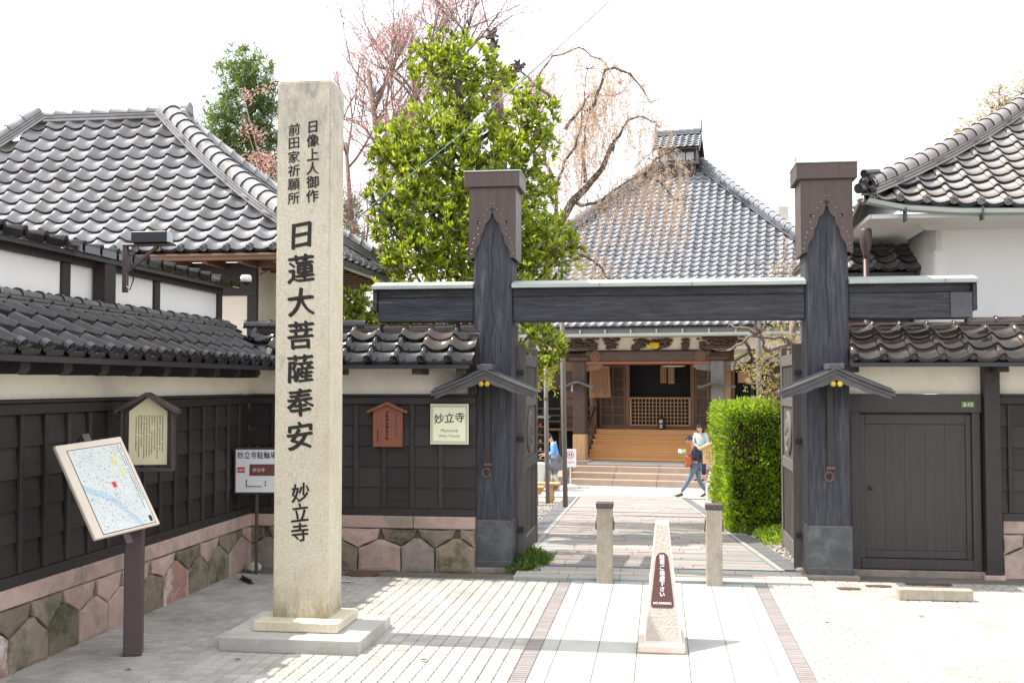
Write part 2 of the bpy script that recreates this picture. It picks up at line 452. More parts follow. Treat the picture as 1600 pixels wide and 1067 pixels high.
class Geo:
    """collects geometry into one mesh"""
    def __init__(s):
        s.V, s.F = [], []
    def add(s, V, F, mtx=None):
        b = len(s.V)
        if mtx is not None:
            V = [tuple(mtx @ Vector(v)) for v in V]
        s.V += [tuple(v) for v in V]
        s.F += [tuple(i + b for i in f) for f in F]
        return s
    def box(s, x0, x1, y0, y1, z0, z1, mtx=None):
        V = [(x0, y0, z0), (x1, y0, z0), (x1, y1, z0), (x0, y1, z0), (x0, y0, z1), (x1, y0, z1), (x1, y1, z1), (x0, y1, z1)]
        F = [(3, 2, 1, 0), (4, 5, 6, 7), (0, 1, 5, 4), (1, 2, 6, 5), (2, 3, 7, 6), (3, 0, 4, 7)]
        return s.add(V, F, mtx)
    def build(s, name, mat, parent=None, smooth=False, **k):
        o = part(name, s.V, s.F, mat, parent, smooth, **k)
        if getattr(s, 'stuff', False):
            o['kind'] = 'stuff'
        return o

def frame_along(d, up=Vector((0, 0, 1))):
    d = d.normalized()
    s = d.cross(up)
    if s.length < 1e-4:
        s = Vector((1, 0, 0))
    s.normalize()
    u = s.cross(d)
    return s, u

def sweep(pts, prof, closed=True, radii=None, up=Vector((0, 0, 1))):
    """profile [(side, up)] along the polyline"""
    pts = [Vector(p) for p in pts]
    V, F = [], []
    n = len(prof)
    for i, p in enumerate(pts):
        d = pts[min(i + 1, len(pts) - 1)] - pts[max(i - 1, 0)]
        s, u = frame_along(d, up)
        k = radii[i] if radii else 1
        for a, b in prof:
            V.append(p + s * a * k + u * b * k)
    for i in range(len(pts) - 1):
        for j in range(n if closed else n - 1):
            q = (j + 1) % n
            F.append((i * n + j, i * n + q, (i + 1) * n + q, (i + 1) * n + j))
    if closed:
        F.append(tuple(range(n - 1, -1, -1)))
        F.append(tuple((len(pts) - 1) * n + j for j in range(n)))
    return V, F

def circ(r, n=8):
    return [(r * math.cos(2 * math.pi * i / n), r * math.sin(2 * math.pi * i / n)) for i in range(n)]

def tube(name, pts, r, mat, parent=None, n=8, radii=None, smooth=True):
    V, F = sweep(pts, circ(1, n), True, radii if radii else [r] * len(pts))
    return part(name, V, F, mat, parent, smooth)

def fast(name, V, F, mat, parent=None, smooth=False):
    V = np.asarray(V, dtype=np.float32)
    F = np.asarray(F, dtype=np.int32)
    me = bpy.data.meshes.new(name)
    k = F.shape[1]
    me.vertices.add(len(V))
    me.vertices.foreach_set('co', V.ravel())
    me.loops.add(F.size)
    me.loops.foreach_set('vertex_index', F.ravel())
    me.polygons.add(len(F))
    me.polygons.foreach_set('loop_start', np.arange(0, F.size, k, dtype=np.int32))
    me.polygons.foreach_set('loop_total', np.full(len(F), k, dtype=np.int32))
    if smooth:
        me.polygons.foreach_set('use_smooth', np.ones(len(F), dtype=bool))
    me.materials.append(mat)
    me.update(calc_edges=True)
    me.validate()
    return obj(name, me, parent)

def resample(pts, seg):
    pts = [Vector(p) for p in pts]
    L = [0]
    for a, b in zip(pts, pts[1:]):
        L.append(L[-1] + (b - a).length)
    n = max(1, round(L[-1] / seg))
    out = []
    for i in range(n + 1):
        t = L[-1] * i / n
        k = 0
        while k < len(L) - 2 and L[k + 1] < t:
            k += 1
        f = (t - L[k]) / max(1e-6, L[k + 1] - L[k])
        out.append(pts[k].lerp(pts[k + 1], f))
    return out

# ------------------------------------------------------------------ lettering
def glyphs(s, size, vertical=False, pitch=1.15, bold=0.0, slant=0.0, sx=1.0, ragged=0.0, resol=3, nib=.6):
    """flat glyph geometry in the local xz plane, facing -y, centred on the origin"""
    G = Geo()
    items = [(ch, i) for i, ch in enumerate(s)] if vertical else [(s, 0)]
    n = len(items)
    for ch, i in items:
        if ch == ' ':
            continue
        c = bpy.data.curves.new('t', 'FONT')
        c.body = ch
        c.size = size
        c.align_x = 'CENTER'
        c.align_y = 'CENTER'
        c.resolution_u = resol
        o = bpy.data.objects.new('t', c)
        me = bpy.data.meshes.new_from_object(o)
        V = np.array([v.co[:] for v in me.vertices])
        if len(V):
            if vertical:
                cx = (V[:, 0].max() + V[:, 0].min()) / 2
                cy = (V[:, 1].max() + V[:, 1].min()) / 2
                V[:, 0] -= cx
                V[:, 1] -= cy
            V[:, 0] *= sx
            x = V[:, 0].copy()
            V[:, 1] += slant * x + ragged * size * np.sin(x / size * 5.0 + i)
            V[:, 0] += ragged * size * np.sin(V[:, 1] / size * 6.0 + 2 * i)
            off = (n - 1) / 2 * size * pitch - i * size * pitch if vertical else 0
            nb = 5 if bold > 0 else 1          # broad-nib look: staggered copies along the nib direction
            for q in range(nb):
                t = (q / (nb - 1) - .5) * 2 if nb > 1 else 0
                bx, bz = bold * size * t, -bold * size * t * nib
                G.add([(a + bx, -.00025 * q, b + off + bz) for a, b, _ in V], [tuple(p.vertices) for p in me.polygons])
        bpy.data.meshes.remove(me)
        bpy.data.objects.remove(o)
        bpy.data.curves.remove(c)
    return G

def lettering(s, size, mat, parent, loc, rot=None, **k):
    G = glyphs(s, size, **k)
    o = G.build('lettering', mat, parent)
    o.location = loc
    if rot is not None:
        o.rotation_euler = rot
    return o

def marks(x0, x1, z0, z1, cols, rows, fill=.8, seed=1, vertical=True, wob=.3):
    """columns of tiny illegible brush marks in the xz plane"""
    r = random.Random(seed)
    G = Geo()
    G.stuff = True
    cw, rh = (x1 - x0) / cols, (z1 - z0) / rows
    for c in range(cols):
        end = r.uniform(.72, 1.0)
        for k in range(rows):
            if k / rows > end or r.random() > fill:
                continue
            cx, cz = x0 + (c + .5) * cw, z1 - (k + .5) * rh
            for q in range(3):
                w = cw * r.uniform(.28, .52)
                h = rh * r.uniform(.10, .22)
                dx, dz = cw * r.uniform(-.08, .08), rh * (q - 1) * .28
                a = (cx + dx - w / 2, 0, cz + dz - h / 2)
                G.add([a, (a[0] + w, 0, a[2]), (a[0] + w, 0, a[2] + h), (a[0], 0, a[2] + h)], [(0, 1, 2, 3)])
            w = cw * r.uniform(.10, .16)
            h = rh * .6
            G.add([(cx - w / 2, 0, cz - h / 2), (cx + w / 2, 0, cz - h / 2), (cx + w / 2, 0, cz + h / 2), (cx - w / 2, 0, cz + h / 2)], [(0, 1, 2, 3)])
    return G

# ------------------------------------------------------------------ tiled roofs
PROF = [(0, .026), (.07, .043), (.15, .047), (.23, .034), (.32, .014), (.45, .001), (.6, -.003), (.75, .003), (.88, .014), (1.0, .026)]
PROF2 = [(0, .006), (.03, .024), (.09, .043), (.15, .047), (.21, .040), (.26, .020), (.30, .004), (.5, -.006), (.8, -.004), (1.0, .006)]
TC = {}

def tile_mesh(w, L, mat, eave=False, amp=1.0, thick=.02):
    key = (w, L, mat.name, eave, amp, thick)
    if key in TC:
        return TC[key]
    V, F = [], []
    pr = [(a * w * 1.03, b * amp * w / .27) for a, b in (PROF2 if mat is m_tblk else PROF)]
    n = len(pr)
    low = thick
    for y, dz in ((0, low), (L, 0)):
        for x, z in pr:
            V.append((x, y, z + dz))
    dep = thick * 1.0 if not eave else .045
    for x, z in pr:
        V.append((x, 0.002, z + low - dep))
    for i in range(n - 1):
        F.append((i, i + 1, n + i + 1, n + i))
        F.append((2 * n + i, 2 * n + i + 1, i + 1, i))
    mi = [0, 1] * (n - 1)
    # left side edge
    F.append((0, n, 2 * n)); mi.append(1)
    if eave:
        b = len(V)
        cx, cz, r = .14 * w, .030 * amp + low - .012, .155 * w
        for yy, rr in ((-.012, r), (.03, r), (-.012, r * .78), (-.004, r * .72)):
            for k in range(12):
                a = 2 * math.pi * k / 12
                V.append((cx + rr * math.cos(a), yy, cz + rr * math.sin(a)))
        for k in range(12):
            j = (k + 1) % 12
            F.append((b + k, b + j, b + 12 + j, b + 12 + k)); mi.append(1)
            F.append((b + 24 + k, b + 24 + j, b + j, b + k)); mi.append(0)
            F.append((b + 36 + k, b + 36 + j, b + 24 + j, b + 24 + k)); mi.append(1)
        F.append(tuple(b + 36 + k for k in range(12))[::-1]); mi.append(0)
        # small comma marks in relief on the disc
        for q in range(3):
            a = 2 * math.pi * q / 3
            ox, oz = cx + r * .36 * math.cos(a), cz + r * .36 * math.sin(a)
            bb = len(V)
            for k in range(5):
                t = 2 * math.pi * k / 5
                V.append((ox + r * .2 * math.cos(t), -.011, oz + r * .2 * math.sin(t)))
            F.append(tuple(bb + k for k in range(5))[::-1]); mi.append(1)
    me = mesh_of('roof_tile', V, F, mat)
    me.materials.append(m_tedge)
    me.polygons.foreach_set('material_index', mi)
    me.polygons.foreach_set('use_smooth', [m == 0 for m in mi])
    TC[key] = me
    return me

def roof(parent, E, U, Vd, umin, umax, dmax, h, w, expo, mat, maxobj=300, lift=None, amp=1.0, thick=.02, eave_row=True,
         deck=True, mat2=None, name='roof_tile', jit=.004):
    E, U, Vd = Vector(E), Vector(U), Vector(Vd)
    Z = Vector((0, 0, 1))
    lf = lift or (lambda u, d: 0)
    rows, d = [], 0.0
    while d < dmax - .02:
        rows.append(d)
        e = 1e-3
        sl = (h(d + e) - h(d)) / e
        d += expo / math.sqrt(1 + sl * sl)
    PM = wm(parent)
    items = []
    allu = int((max(umax(0), umax(dmax)) - min(umin(0), umin(dmax))) / w) + 2
    base = math.floor(min(umin(0), umin(dmax)) / w) * w
    for ri, d in enumerate(rows):
        e = 1e-3
        sl = (h(d + e) - h(d)) / e
        th = math.atan(sl)
        for c in range(allu):
            u = base + c * w
            if u < umin(d) - w * .45 or u + w > umax(d) + w * .45:
                continue
            p = E + U * u + Vd * d + Z * (h(d) + lf(u + w / 2, d) + random.uniform(-jit, jit))
            Y = (Vd * math.cos(th) + Z * math.sin(th)).normalized()
            du = (lf(u + w, d) - lf(u, d)) / w
            X = (U + Z * du).normalized()
            N = X.cross(Y).normalized()
            Y = N.cross(X)
            if random.random() < .5:
                a = random.uniform(-.012, .012)
                X, Y = X * math.cos(a) + Y * math.sin(a), Y * math.cos(a) - X * math.sin(a)
            m = Matrix(((X.x, Y.x, N.x, p.x), (X.y, Y.y, N.y, p.y), (X.z, Y.z, N.z, p.z), (0, 0, 0, 1)))
            items.append(((PM @ p - CAMP).length, ri, m))
    items.sort(key=lambda t: t[0])
    L = expo * 1.22
    mt = tile_mesh(w, L, mat, False, amp, thick)
    mt2 = tile_mesh(w, L, mat2, False, amp, thick) if mat2 else mt
    me = tile_mesh(w, L, mat, True, amp, thick) if eave_row else mt
    rest = Geo()
    ed = []
    for k, (_, ri, m) in enumerate(items):
        src = me if (ri == 0 and eave_row) else (mt2 if (mat2 and random.random() < .5) else mt)
        if k < maxobj:
            obj(name, src, parent, mtx=m)
        else:
            b = len(rest.F)
            rest.add([v.co for v in src.vertices], [tuple(p.vertices) for p in src.polygons], m)
            ed += [p.material_index for p in src.polygons]
    if rest.V:
        o = rest.build('roof_tiles_far', mat, parent)
        o.data.materials.append(m_tedge)
        o.data.polygons.foreach_set('material_index', ed)
        o.data.polygons.foreach_set('use_smooth', [e == 0 for e in ed])
        tag(o, kind='stuff')
    if deck:
        G = []
        F = []
        nr, nc = 14, 28
        for i in range(nr + 1):
            d = dmax * i / nr
            for j in range(nc + 1):
                u = umin(d) + (umax(d) - umin(d)) * j / nc
                for off in (-.022, -.06):
                    G.append(E + U * u + Vd * d + Z * (h(d) + lf(u, d) + off))
        def id(i, j, k): return (i * (nc + 1) + j) * 2 + k
        for i in range(nr):
            for j in range(nc):
                F.append((id(i, j, 0), id(i, j + 1, 0), id(i + 1, j + 1, 0), id(i + 1, j, 0)))
                F.append((id(i, j, 1), id(i + 1, j, 1), id(i + 1, j + 1, 1), id(i, j + 1, 1)))
        for j in range(nc):
            F.append((id(0, j, 1), id(0, j + 1, 1), id(0, j + 1, 0), id(0, j, 0)))
        for i in range(nr):
            F.append((id(i, 0, 0), id(i + 1, 0, 0), id(i + 1, 0, 1), id(i, 0, 1)))
            F.append((id(i, nc, 1), id(i + 1, nc, 1), id(i + 1, nc, 0), id(i, nc, 0)))
        part('roof_deck', G, F, m_tedge, parent)
    return rows

def cap_mesh(r, L, mat, n=8, lip=.012, key=None):
    k = ('cap', round(r, 3), round(L, 3), mat.name)
    if k in TC:
        return TC[k]
    V, F, mi = [], [], []
    st = [(0, r + lip), (L * .10, r + lip), (L * .12, r), (L * 1.04, r * .95)]
    for y, rr in st:
        for i in range(n + 1):
            a = math.pi * i / n
            V.append((rr * math.cos(a), y, rr * math.sin(a)))
    for q in range(len(st) - 1):
        for i in range(n):
            F.append((q * (n + 1) + i, (q + 1) * (n + 1) + i, (q + 1) * (n + 1) + i + 1, q * (n + 1) + i + 1))
            mi.append(0)
    b = len(V)
    for i in range(n + 1):
        a = math.pi * i / n
        V.append(((r - .02) * math.cos(a), 0, (r - .02) * math.sin(a)))
    for i in range(n):
        F.append((i, i + 1, b + i + 1, b + i)); mi.append(1)
    me = mesh_of('ridge_tile', V, F, mat)
    me.materials.append(m_tedge)
    me.polygons.foreach_set('material_index', mi)
    me.polygons.foreach_set('use_smooth', [m == 0 for m in mi])
    TC[k] = me
    return me

def ridge(parent, pts, mat, r=.09, seg=.24, courses=2, cw=.26, ch=.035, base=0.0, up=Vector((0, 0, 1))):
    """stacked flat courses with half-round caps on top; pts run from the low end to the high end"""
    for c in range(courses):
        wd = cw / 2 * (1 - .07 * c)
        z0 = base + c * ch
        prof = [(-wd, z0), (wd, z0), (wd, z0 + ch * .68), (-wd, z0 + ch * .68)]
        prof2 = [(-wd + .012, z0 + ch * .68), (wd - .012, z0 + ch * .68), (wd - .012, z0 + ch), (-wd + .012, z0 + ch)]
        V, F = sweep(pts, prof)
        part('ridge_course', V, F, mat, parent)
        V, F = sweep(pts, prof2)
        part('ridge_joint', V, F, m_tedge, parent)
    q = resample(pts, seg)
    z = base + courses * ch
    for a, b in zip(q, q[1:]):
        d = b - a
        s, u = frame_along(d)
        dn = d.normalized()
        p = a + u * z
        X, Y, N = s, dn, u
        m = Matrix(((X.x, Y.x, N.x, p.x), (X.y, Y.y, N.y, p.y), (X.z, Y.z, N.z, p.z), (0, 0, 0, 1)))
        obj('ridge_tile', cap_mesh(r, round(d.length, 2), mat), parent, mtx=m)

# ================================================================== GROUND
SLOPE_Y0, SLOPE_Y1, LOW = 11.35, 29.0, -1.09
def gz(y):
    if y < SLOPE_Y0:
        return 0.0
    if y > SLOPE_Y1:
        return LOW
    return LOW * (y - SLOPE_Y0) / (SLOPE_Y1 - SLOPE_Y0)

ys = [-300, -20, 3.4, SLOPE_Y0]
ys += list(np.linspace(SLOPE_Y0 + 2, SLOPE_Y1, 9)) + [40, 80, 300, 900]
xs = [-700, -60, -8, -4, 0, 4, 8, 60, 700]
V, F = [], []
for y in ys:
    for x in xs:
        V.append((x, y, gz(y) - .03))
nx = len(xs)
for i in range(len(ys) - 1):
    for j in range(nx - 1):
        F.append((i * nx + j, i * nx + j + 1, (i + 1) * nx + j + 1, (i + 1) * nx + j))
gr = part('ground', V, F, m_gravel)
tag(gr, kind='structure')
m_asph = M('street_asphalt', (0.055, 0.055, 0.058), 0.9, (0.075, 0.075, 0.075), vs=20, bump=.5, bs=90)
st = part('street', [(-60, -14, -.022), (60, -14, -.022), (60, 4.2, -.022), (-60, 4.2, -.022)], [(0, 1, 2, 3)], m_asph)
tag(st, kind='structure')
kb = box('street_kerb', -30, 30, 4.2, 4.36, -.03, .0, m_granitep)
tag(kb, kind='structure')

plaza = part('plaza_paving', [(-4.55, 4.36, -.012), (9, 4.36, -.012), (9, 11.34, -.012), (-4.55, 11.34, -.012)], [(0, 1, 2, 3)], m_grout)
tag(plaza, kind='structure')
# pavers: shared mesh, the 300 nearest (in view) are objects of their own
def paver_geo(w, l, mat):
    k = ('pv', w, l, mat.name)
    if k in TC:
        return TC[k]
    g, h, e = .0020, .011, .004
    x0, x1, y0, y1 = g, w - g, g * 1.7, l - g * 1.7
    V = [(x0, y0, -.01), (x1, y0, -.01), (x1, y1, -.01), (x0, y1, -.01),
         (x0 + e, y0 + e, h), (x1 - e, y0 + e, h), (x1 - e, y1 - e, h), (x0 + e, y1 - e, h)]
    ey = min(.009, l * .12)
    V[4:8] = [(x0 + e, y0 + ey, h), (x1 - e, y0 + ey, h), (x1 - e, y1 - ey, h), (x0 + e, y1 - ey, h)]
    V[0:4] = [(x0, y0, .002), (x1, y0, .002), (x1, y1, .002), (x0, y1, .002)]
    F = [(4, 5, 6, 7), (0, 1, 5, 4), (1, 2, 6, 5), (2, 3, 7, 6), (3, 0, 4, 7)]
    TC[k] = mesh_of('paver', V, F, mat)
    return TC[k]

PWX, PWY = 0.1045, 0.094
def pavers(x0, x1, y0, y1, brick, nmax, parent):
    nxp, nyp = int(round((x1 - x0) / PWX)), int((y1 - y0) / PWY)
    wx = (x1 - x0) / nxp
    items = []
    halves = []
    for r in range(nyp):
        off = .5 * wx if (brick and r % 2) else 0
        for c in range(nxp):
            px, py = x0 + c * wx + off, y0 + r * PWY
            if brick and r % 2 and c == 0:
                items.append((999, x0, py))
                halves.append(py)
            if px + wx > x1 + .01:
                continue
            if -3.19 < px + .05 < -2.1 and 7.5 < py + .05 < 8.55:
                continue
            dd = (Vector((px, py, 0)) - CAMP)
            ang = dd.x * math.cos(R(7.8)) + dd.y * math.sin(R(7.8))
            fw = -dd.x * math.sin(R(7.8)) + dd.y * math.cos(R(7.8))
            vis = fw > 6.75 and abs(ang / fw) < .475
            items.append((fw if vis else fw + 100, px, py))
    items = sorted(i for i in items if i[0] < 999)
    me = paver_geo(wx, PWY, m_paver)
    rest = Geo()
    mh = paver_geo(wx / 2, PWY, m_paver)
    for py in halves:
        rest.add([v.co for v in mh.vertices], [tuple(p.vertices) for p in mh.polygons], Matrix.Translation((x0, py, -.013)))
    for k, (_, px, py) in enumerate(items):
        z = random.uniform(-.0035, .0) - .012
        tx, ty = random.uniform(-.004, .004), random.uniform(-.004, .004)
        if k < nmax:
            o = obj('paver', me, parent, loc=(px, py, z), rot=(tx, ty, random.uniform(-.006, .006)))
        else:
            m = Matrix.Translation((px, py, z)) @ Matrix.Rotation(tx, 4, 'X') @ Matrix.Rotation(ty, 4, 'Y') @ Matrix.Rotation(random.uniform(-.006, .006), 4, 'Z')
            rest.add([v.co for v in me.vertices], [tuple(p.vertices) for p in me.polygons], m)
    o = rest.build('pavers', m_paveri, parent)
    tag(o, kind='stuff')
pavers(-4.5, -.985, 4.4, 10.66, False, 170, plaza)
pavers(.985, 7.4, 4.4, 10.98, True, 130, plaza)
for sx in (-1, 1):                                   # brown bands, three bricks side by side turned across
    G = Geo()
    me = paver_geo(.115, .05, m_band)
    y = 4.4
    while y < 10.62:
        xx = -.985 if sx < 0 else .87
        G.add([v.co for v in me.vertices], [tuple(p.vertices) for p in me.polygons], Matrix.Translation((xx, y, -.012 + random.uniform(-.002, 0))))
        y += .05
    tag(G.build('brown_band', m_band, plaza), kind='stuff')
for x0, x1, mt, ln in ((-.868, -.752, m_slab, 1.35), (-.748, -.462, m_slab, 1.25), (-.458, -.184, m_slab, 1.4), (-.180, .180, m_cslab, .82),
                       (.184, .458, m_slab, 1.3), (.462, .748, m_slab, 1.38), (.752, .868, m_slab, 1.2)):
    y = 4.4 - random.random() * .3
    while y < 10.64:
        l = ln * random.uniform(.93, 1.07)
        y1 = min(y + l, 10.645)
        if y1 > 4.4 and y1 - max(y, 4.4) > .05:
            box('paving_slab', x0, x1, max(y, 4.4), y1 - .005, -.03, random.uniform(-.001, .001), mt, plaza, bev=.003)
        y += l
for px, py in ((2.1, 9.35), (-1.63, 7.42), (-3.52, 6.9), (-2.9, 7.25), (1.3, 9.0)):
    o = part('dead_leaf', [(-.03, 0, .004), (0, -.012, .012), (.03, 0, .004), (0, .012, .012)], [(0, 1, 2, 3)], m_rust, plaza, loc=(px, py, .003))

# threshold at the gate
thr = Geo()
th = part('gate_threshold', [(-1.45, 10.66, -.025), (1.4, 10.66, -.025), (1.4, 11.42, -.025), (-1.45, 11.42, -.025)], [(0, 1, 2, 3)], m_grout)
tag(th, kind='structure')
x = -1.45
while x < 1.38:
    w = random.uniform(.45, .6)
    box('threshold_slab', x, min(x + w, 1.4) - .004, 10.665, 10.86, -.03, .022, m_slab, th, bev=.004)
    x += w
x = -1.45
while x < 1.38:
    w = random.uniform(.3, .5)
    box('threshold_slab', x, min(x + w, 1.4) - .004, 10.864, 11.02, -.03, .03, random.choice((m_path, m_cslab)), th, bev=.004)
    x += w
x = -1.45
while x < 1.38:
    w = random.uniform(.4, .6)
    box('threshold_slab', x, min(x + w, 1.4) - .004, 11.024, 11.21, -.03, .034, m_slab, th, bev=.004)
    x += w
G = Geo()
x = -1.45
while x < 1.4:
    G.box(x, x + .018, 11.225, 11.265, -.02, .03)
    x += .034
G.box(-1.45, 1.4, 11.214, 11.222, -.02, .034)
G.box(-1.45, 1.4, 11.268, 11.276, -.02, .034)
G.build('drain_grating', m_drain, th)

# courtyard path, slabs following the slope
path = part('courtyard_path', [(-1.52, 11.28, -.018), (1.2, 11.28, -.018), (.42, 29.3, LOW - .018), (-2.2, 29.3, LOW - .018)], [(0, 1, 2, 3)], m_grout)
tag(path, kind='structure')
y = 11.29
rown = 0
while y < 29.2:
    l = .27 if y < 18 else .36
    t = (y - 11.28) / 18.02
    xa, xb = -1.50 - .66 * t, 1.16 - .76 * t
    x = xa
    row = []
    first = True
    while x < xb - .02:
        w = random.uniform(.35, .95)
        if xb - (x + w) < .25:
            w = xb - x
        z0, z1 = gz(y), gz(y + l)
        c = m_path if random.random() < .66 else m_pathg
        e = .004
        zt = .012 + random.uniform(-.003, .003)
        V = [(x + e, y + e, z0 - .02), (x + w - e, y + e, z0 - .02), (x + w - e, y + l - e, z1 - .02), (x + e, y + l - e, z1 - .02),
             (x + e, y + e, z0 + zt), (x + w - e, y + e, z0 + zt), (x + w - e, y + l - e, z1 + zt), (x + e, y + l - e, z1 + zt)]
        part('path_slab', V, [(4, 5, 6, 7), (0, 1, 5, 4), (1, 2, 6, 5), (2, 3, 7, 6), (3, 0, 4, 7)], c, path)
        x += w
    y += l
def strip(name, x0a, x0b, w, y0, y1, zo, mat, seg=.5, n=None):
    G = Geo()
    y = y0
    while y < y1:
        t = (y - y0) / (y1 - y0)
        t2 = min(1, (y + seg - .012 - y0) / (y1 - y0))
        xa, xb = x0a + (x0b - x0a) * t, x0a + (x0b - x0a) * t2
        yb = min(y + seg - .012, y1)
        za, zb = gz(y) + zo, gz(yb) + zo
        G.add([(xa, y, za - .05), (xa + w, y, za - .05), (xb + w, yb, zb - .05), (xb, yb, zb - .05), (xa, y, za), (xa + w, y, za), (xb + w, yb, zb), (xb, yb, zb)],
              [(4, 5, 6, 7), (0, 1, 5, 4), (1, 2, 6, 5), (2, 3, 7, 6), (3, 0, 4, 7)])
        y += seg
    o = G.build(name, mat)
    tag(o, kind='structure')
    return o
strip('drain_channel', -1.86, -2.54, .26, 13.6, 29.2, .006, m_drain)  # real drain, made wide and dark to include the pole's shadow
strip('kerb_strip', -1.58, -2.25, .07, 12.6, 29.2, .02, m_pathg, 1.0)
strip('drain_channel', 1.26, .50, .2, 11.6, 29.2, .006, m_drain)
strip('kerb_strip', 1.18, .42, .06, 11.3, 29.2, .02, m_pathg, 1.0)
fc = part('forecourt', [(-14, 29.2, LOW - .012), (14, 29.2, LOW - .012), (14, 33, LOW - .012), (-14, 33, LOW - .012)], [(0, 1, 2, 3)], m_conc)
tag(fc, kind='structure')

# loose gravel beside the path
def pebbles(name, n, xr, yr, seed, s0=.012, s1=.03):
    r = np.random.default_rng(seed)
    base = np.array([(1, 0, 0), (-1, 0, 0), (0, 1, 0), (0, -1, 0), (0, 0, .7), (0, 0, -.7)])
    fc_ = np.array([(0, 2, 4), (2, 1, 4), (1, 3, 4), (3, 0, 4), (2, 0, 5), (1, 2, 5), (3, 1, 5), (0, 3, 5)])
    Vs, Fs = [], []
    ct = 0
    for i in range(n):
        y = r.uniform(*yr)
        t = (y - 11.3) / 18
        x = r.uniform(xr[0](t), xr[1](t))
        s = r.uniform(s0, s1)
        a = r.uniform(0, 6.28)
        c_, s_ = math.cos(a), math.sin(a)
        b = base * [s * r.uniform(.7, 1.4), s, s * .8]
        b = np.stack([b[:, 0] * c_ - b[:, 1] * s_, b[:, 0] * s_ + b[:, 1] * c_, b[:, 2]], 1) + [x, y, gz(y) - .03 + s * .3]
        Vs.append(b)
        Fs.append(fc_ + ct)
        ct += 6
    o = fast(name, np.concatenate(Vs), np.concatenate(Fs), m_pebble)
    tag(o, kind='stuff')
pebbles('gravel', 9000, (lambda t: -4.2, lambda t: -1.84 - .7 * t), (12.0, 26.5), 3)
pebbles('gravel', 6500, (lambda t: 1.47 - .75 * t, lambda t: 3.4), (11.6, 25.0), 4)
# small heap of stones and a drain box by the left gate leaf
t_ = thing('rubble_heap', 'small heap of rough grey stones beside the left gate leaf at the drain end', 'stones', (-1.72, 13.0, gz(13.0) - .02))
for i in range(13):
    bm = bmesh.new()
    bmesh.ops.create_icosphere(bm, subdivisions=1, radius=1)
    sx, sy, sz = random.uniform(.05, .12), random.uniform(.04, .08), random.uniform(.025, .05)
    for v in bm.verts:
        v.co = Vector((v.co.x * sx * random.uniform(.8, 1.2), v.co.y * sy * random.uniform(.8, 1.2), v.co.z * sz))
    me = bpy.data.meshes.new('stone')
    bm.to_mesh(me); bm.free()
    me.materials.append(m_tuffg)
    obj('stone', me, t_, loc=(random.uniform(-.22, .25), random.uniform(-.4, .4), random.uniform(.02, .06)), rot=(0, random.uniform(-.4, .4), random.uniform(0, 3)))

# ================================================================== BOUNDARY WALLS
def hlin(a, b):
    return lambda d: a * d + b * d * d

def rough(poly, r=random.Random(77)):
    out = []
    n = len(poly)
    for i in range(n):
        a, b = poly[i], poly[(i + 1) % n]
        out.append(a)
        l = math.hypot(b[0] - a[0], b[1] - a[1])
        if l > .12:
            dx, dz = (b[0] - a[0]) / l, (b[1] - a[1]) / l
            for f in (.35, .7):
                o = r.uniform(-.001, .010)
                out.append((a[0] + dx * l * f - dz * o, a[1] + dz * l * f + dx * o))
    return out

def stone_block(poly, depth, mat, parent, name='stone'):
    poly = rough(poly)
    """rounded polygonal facing stone: poly in (x,z), face towards -y"""
    cx = sum(p[0] for p in poly) / len(poly)
    cz = sum(p[1] for p in poly) / len(poly)
    def inset(k, y):
        out = []
        for x, z in poly:
            dx, dz = x - cx, z - cz
            l = math.hypot(dx, dz)
            f = max(0, (l - k) / l)
            out.append((cx + dx * f, y, cz + dz * f))
        return out
    rings = [inset(.003, 0), inset(.004, -depth * .8), inset(.012, -depth * 1.0), inset(.05, -depth * random.uniform(.98, 1.22))]
    n = len(poly)
    V = [p for rg in rings for p in rg] + [(cx, -depth * 1.2, cz)]
    F = []
    for k in range(len(rings) - 1):
        for i in range(n):
            j = (i + 1) % n
            F.append((k * n + i, k * n + j, (k + 1) * n + j, (k + 1) * n + i))
    b = (len(rings) - 1) * n
    for i in range(n):
        F.append((b + i, b + (i + 1) % n, len(V) - 1))
    part(name, V, F, mat, parent, smooth=False)

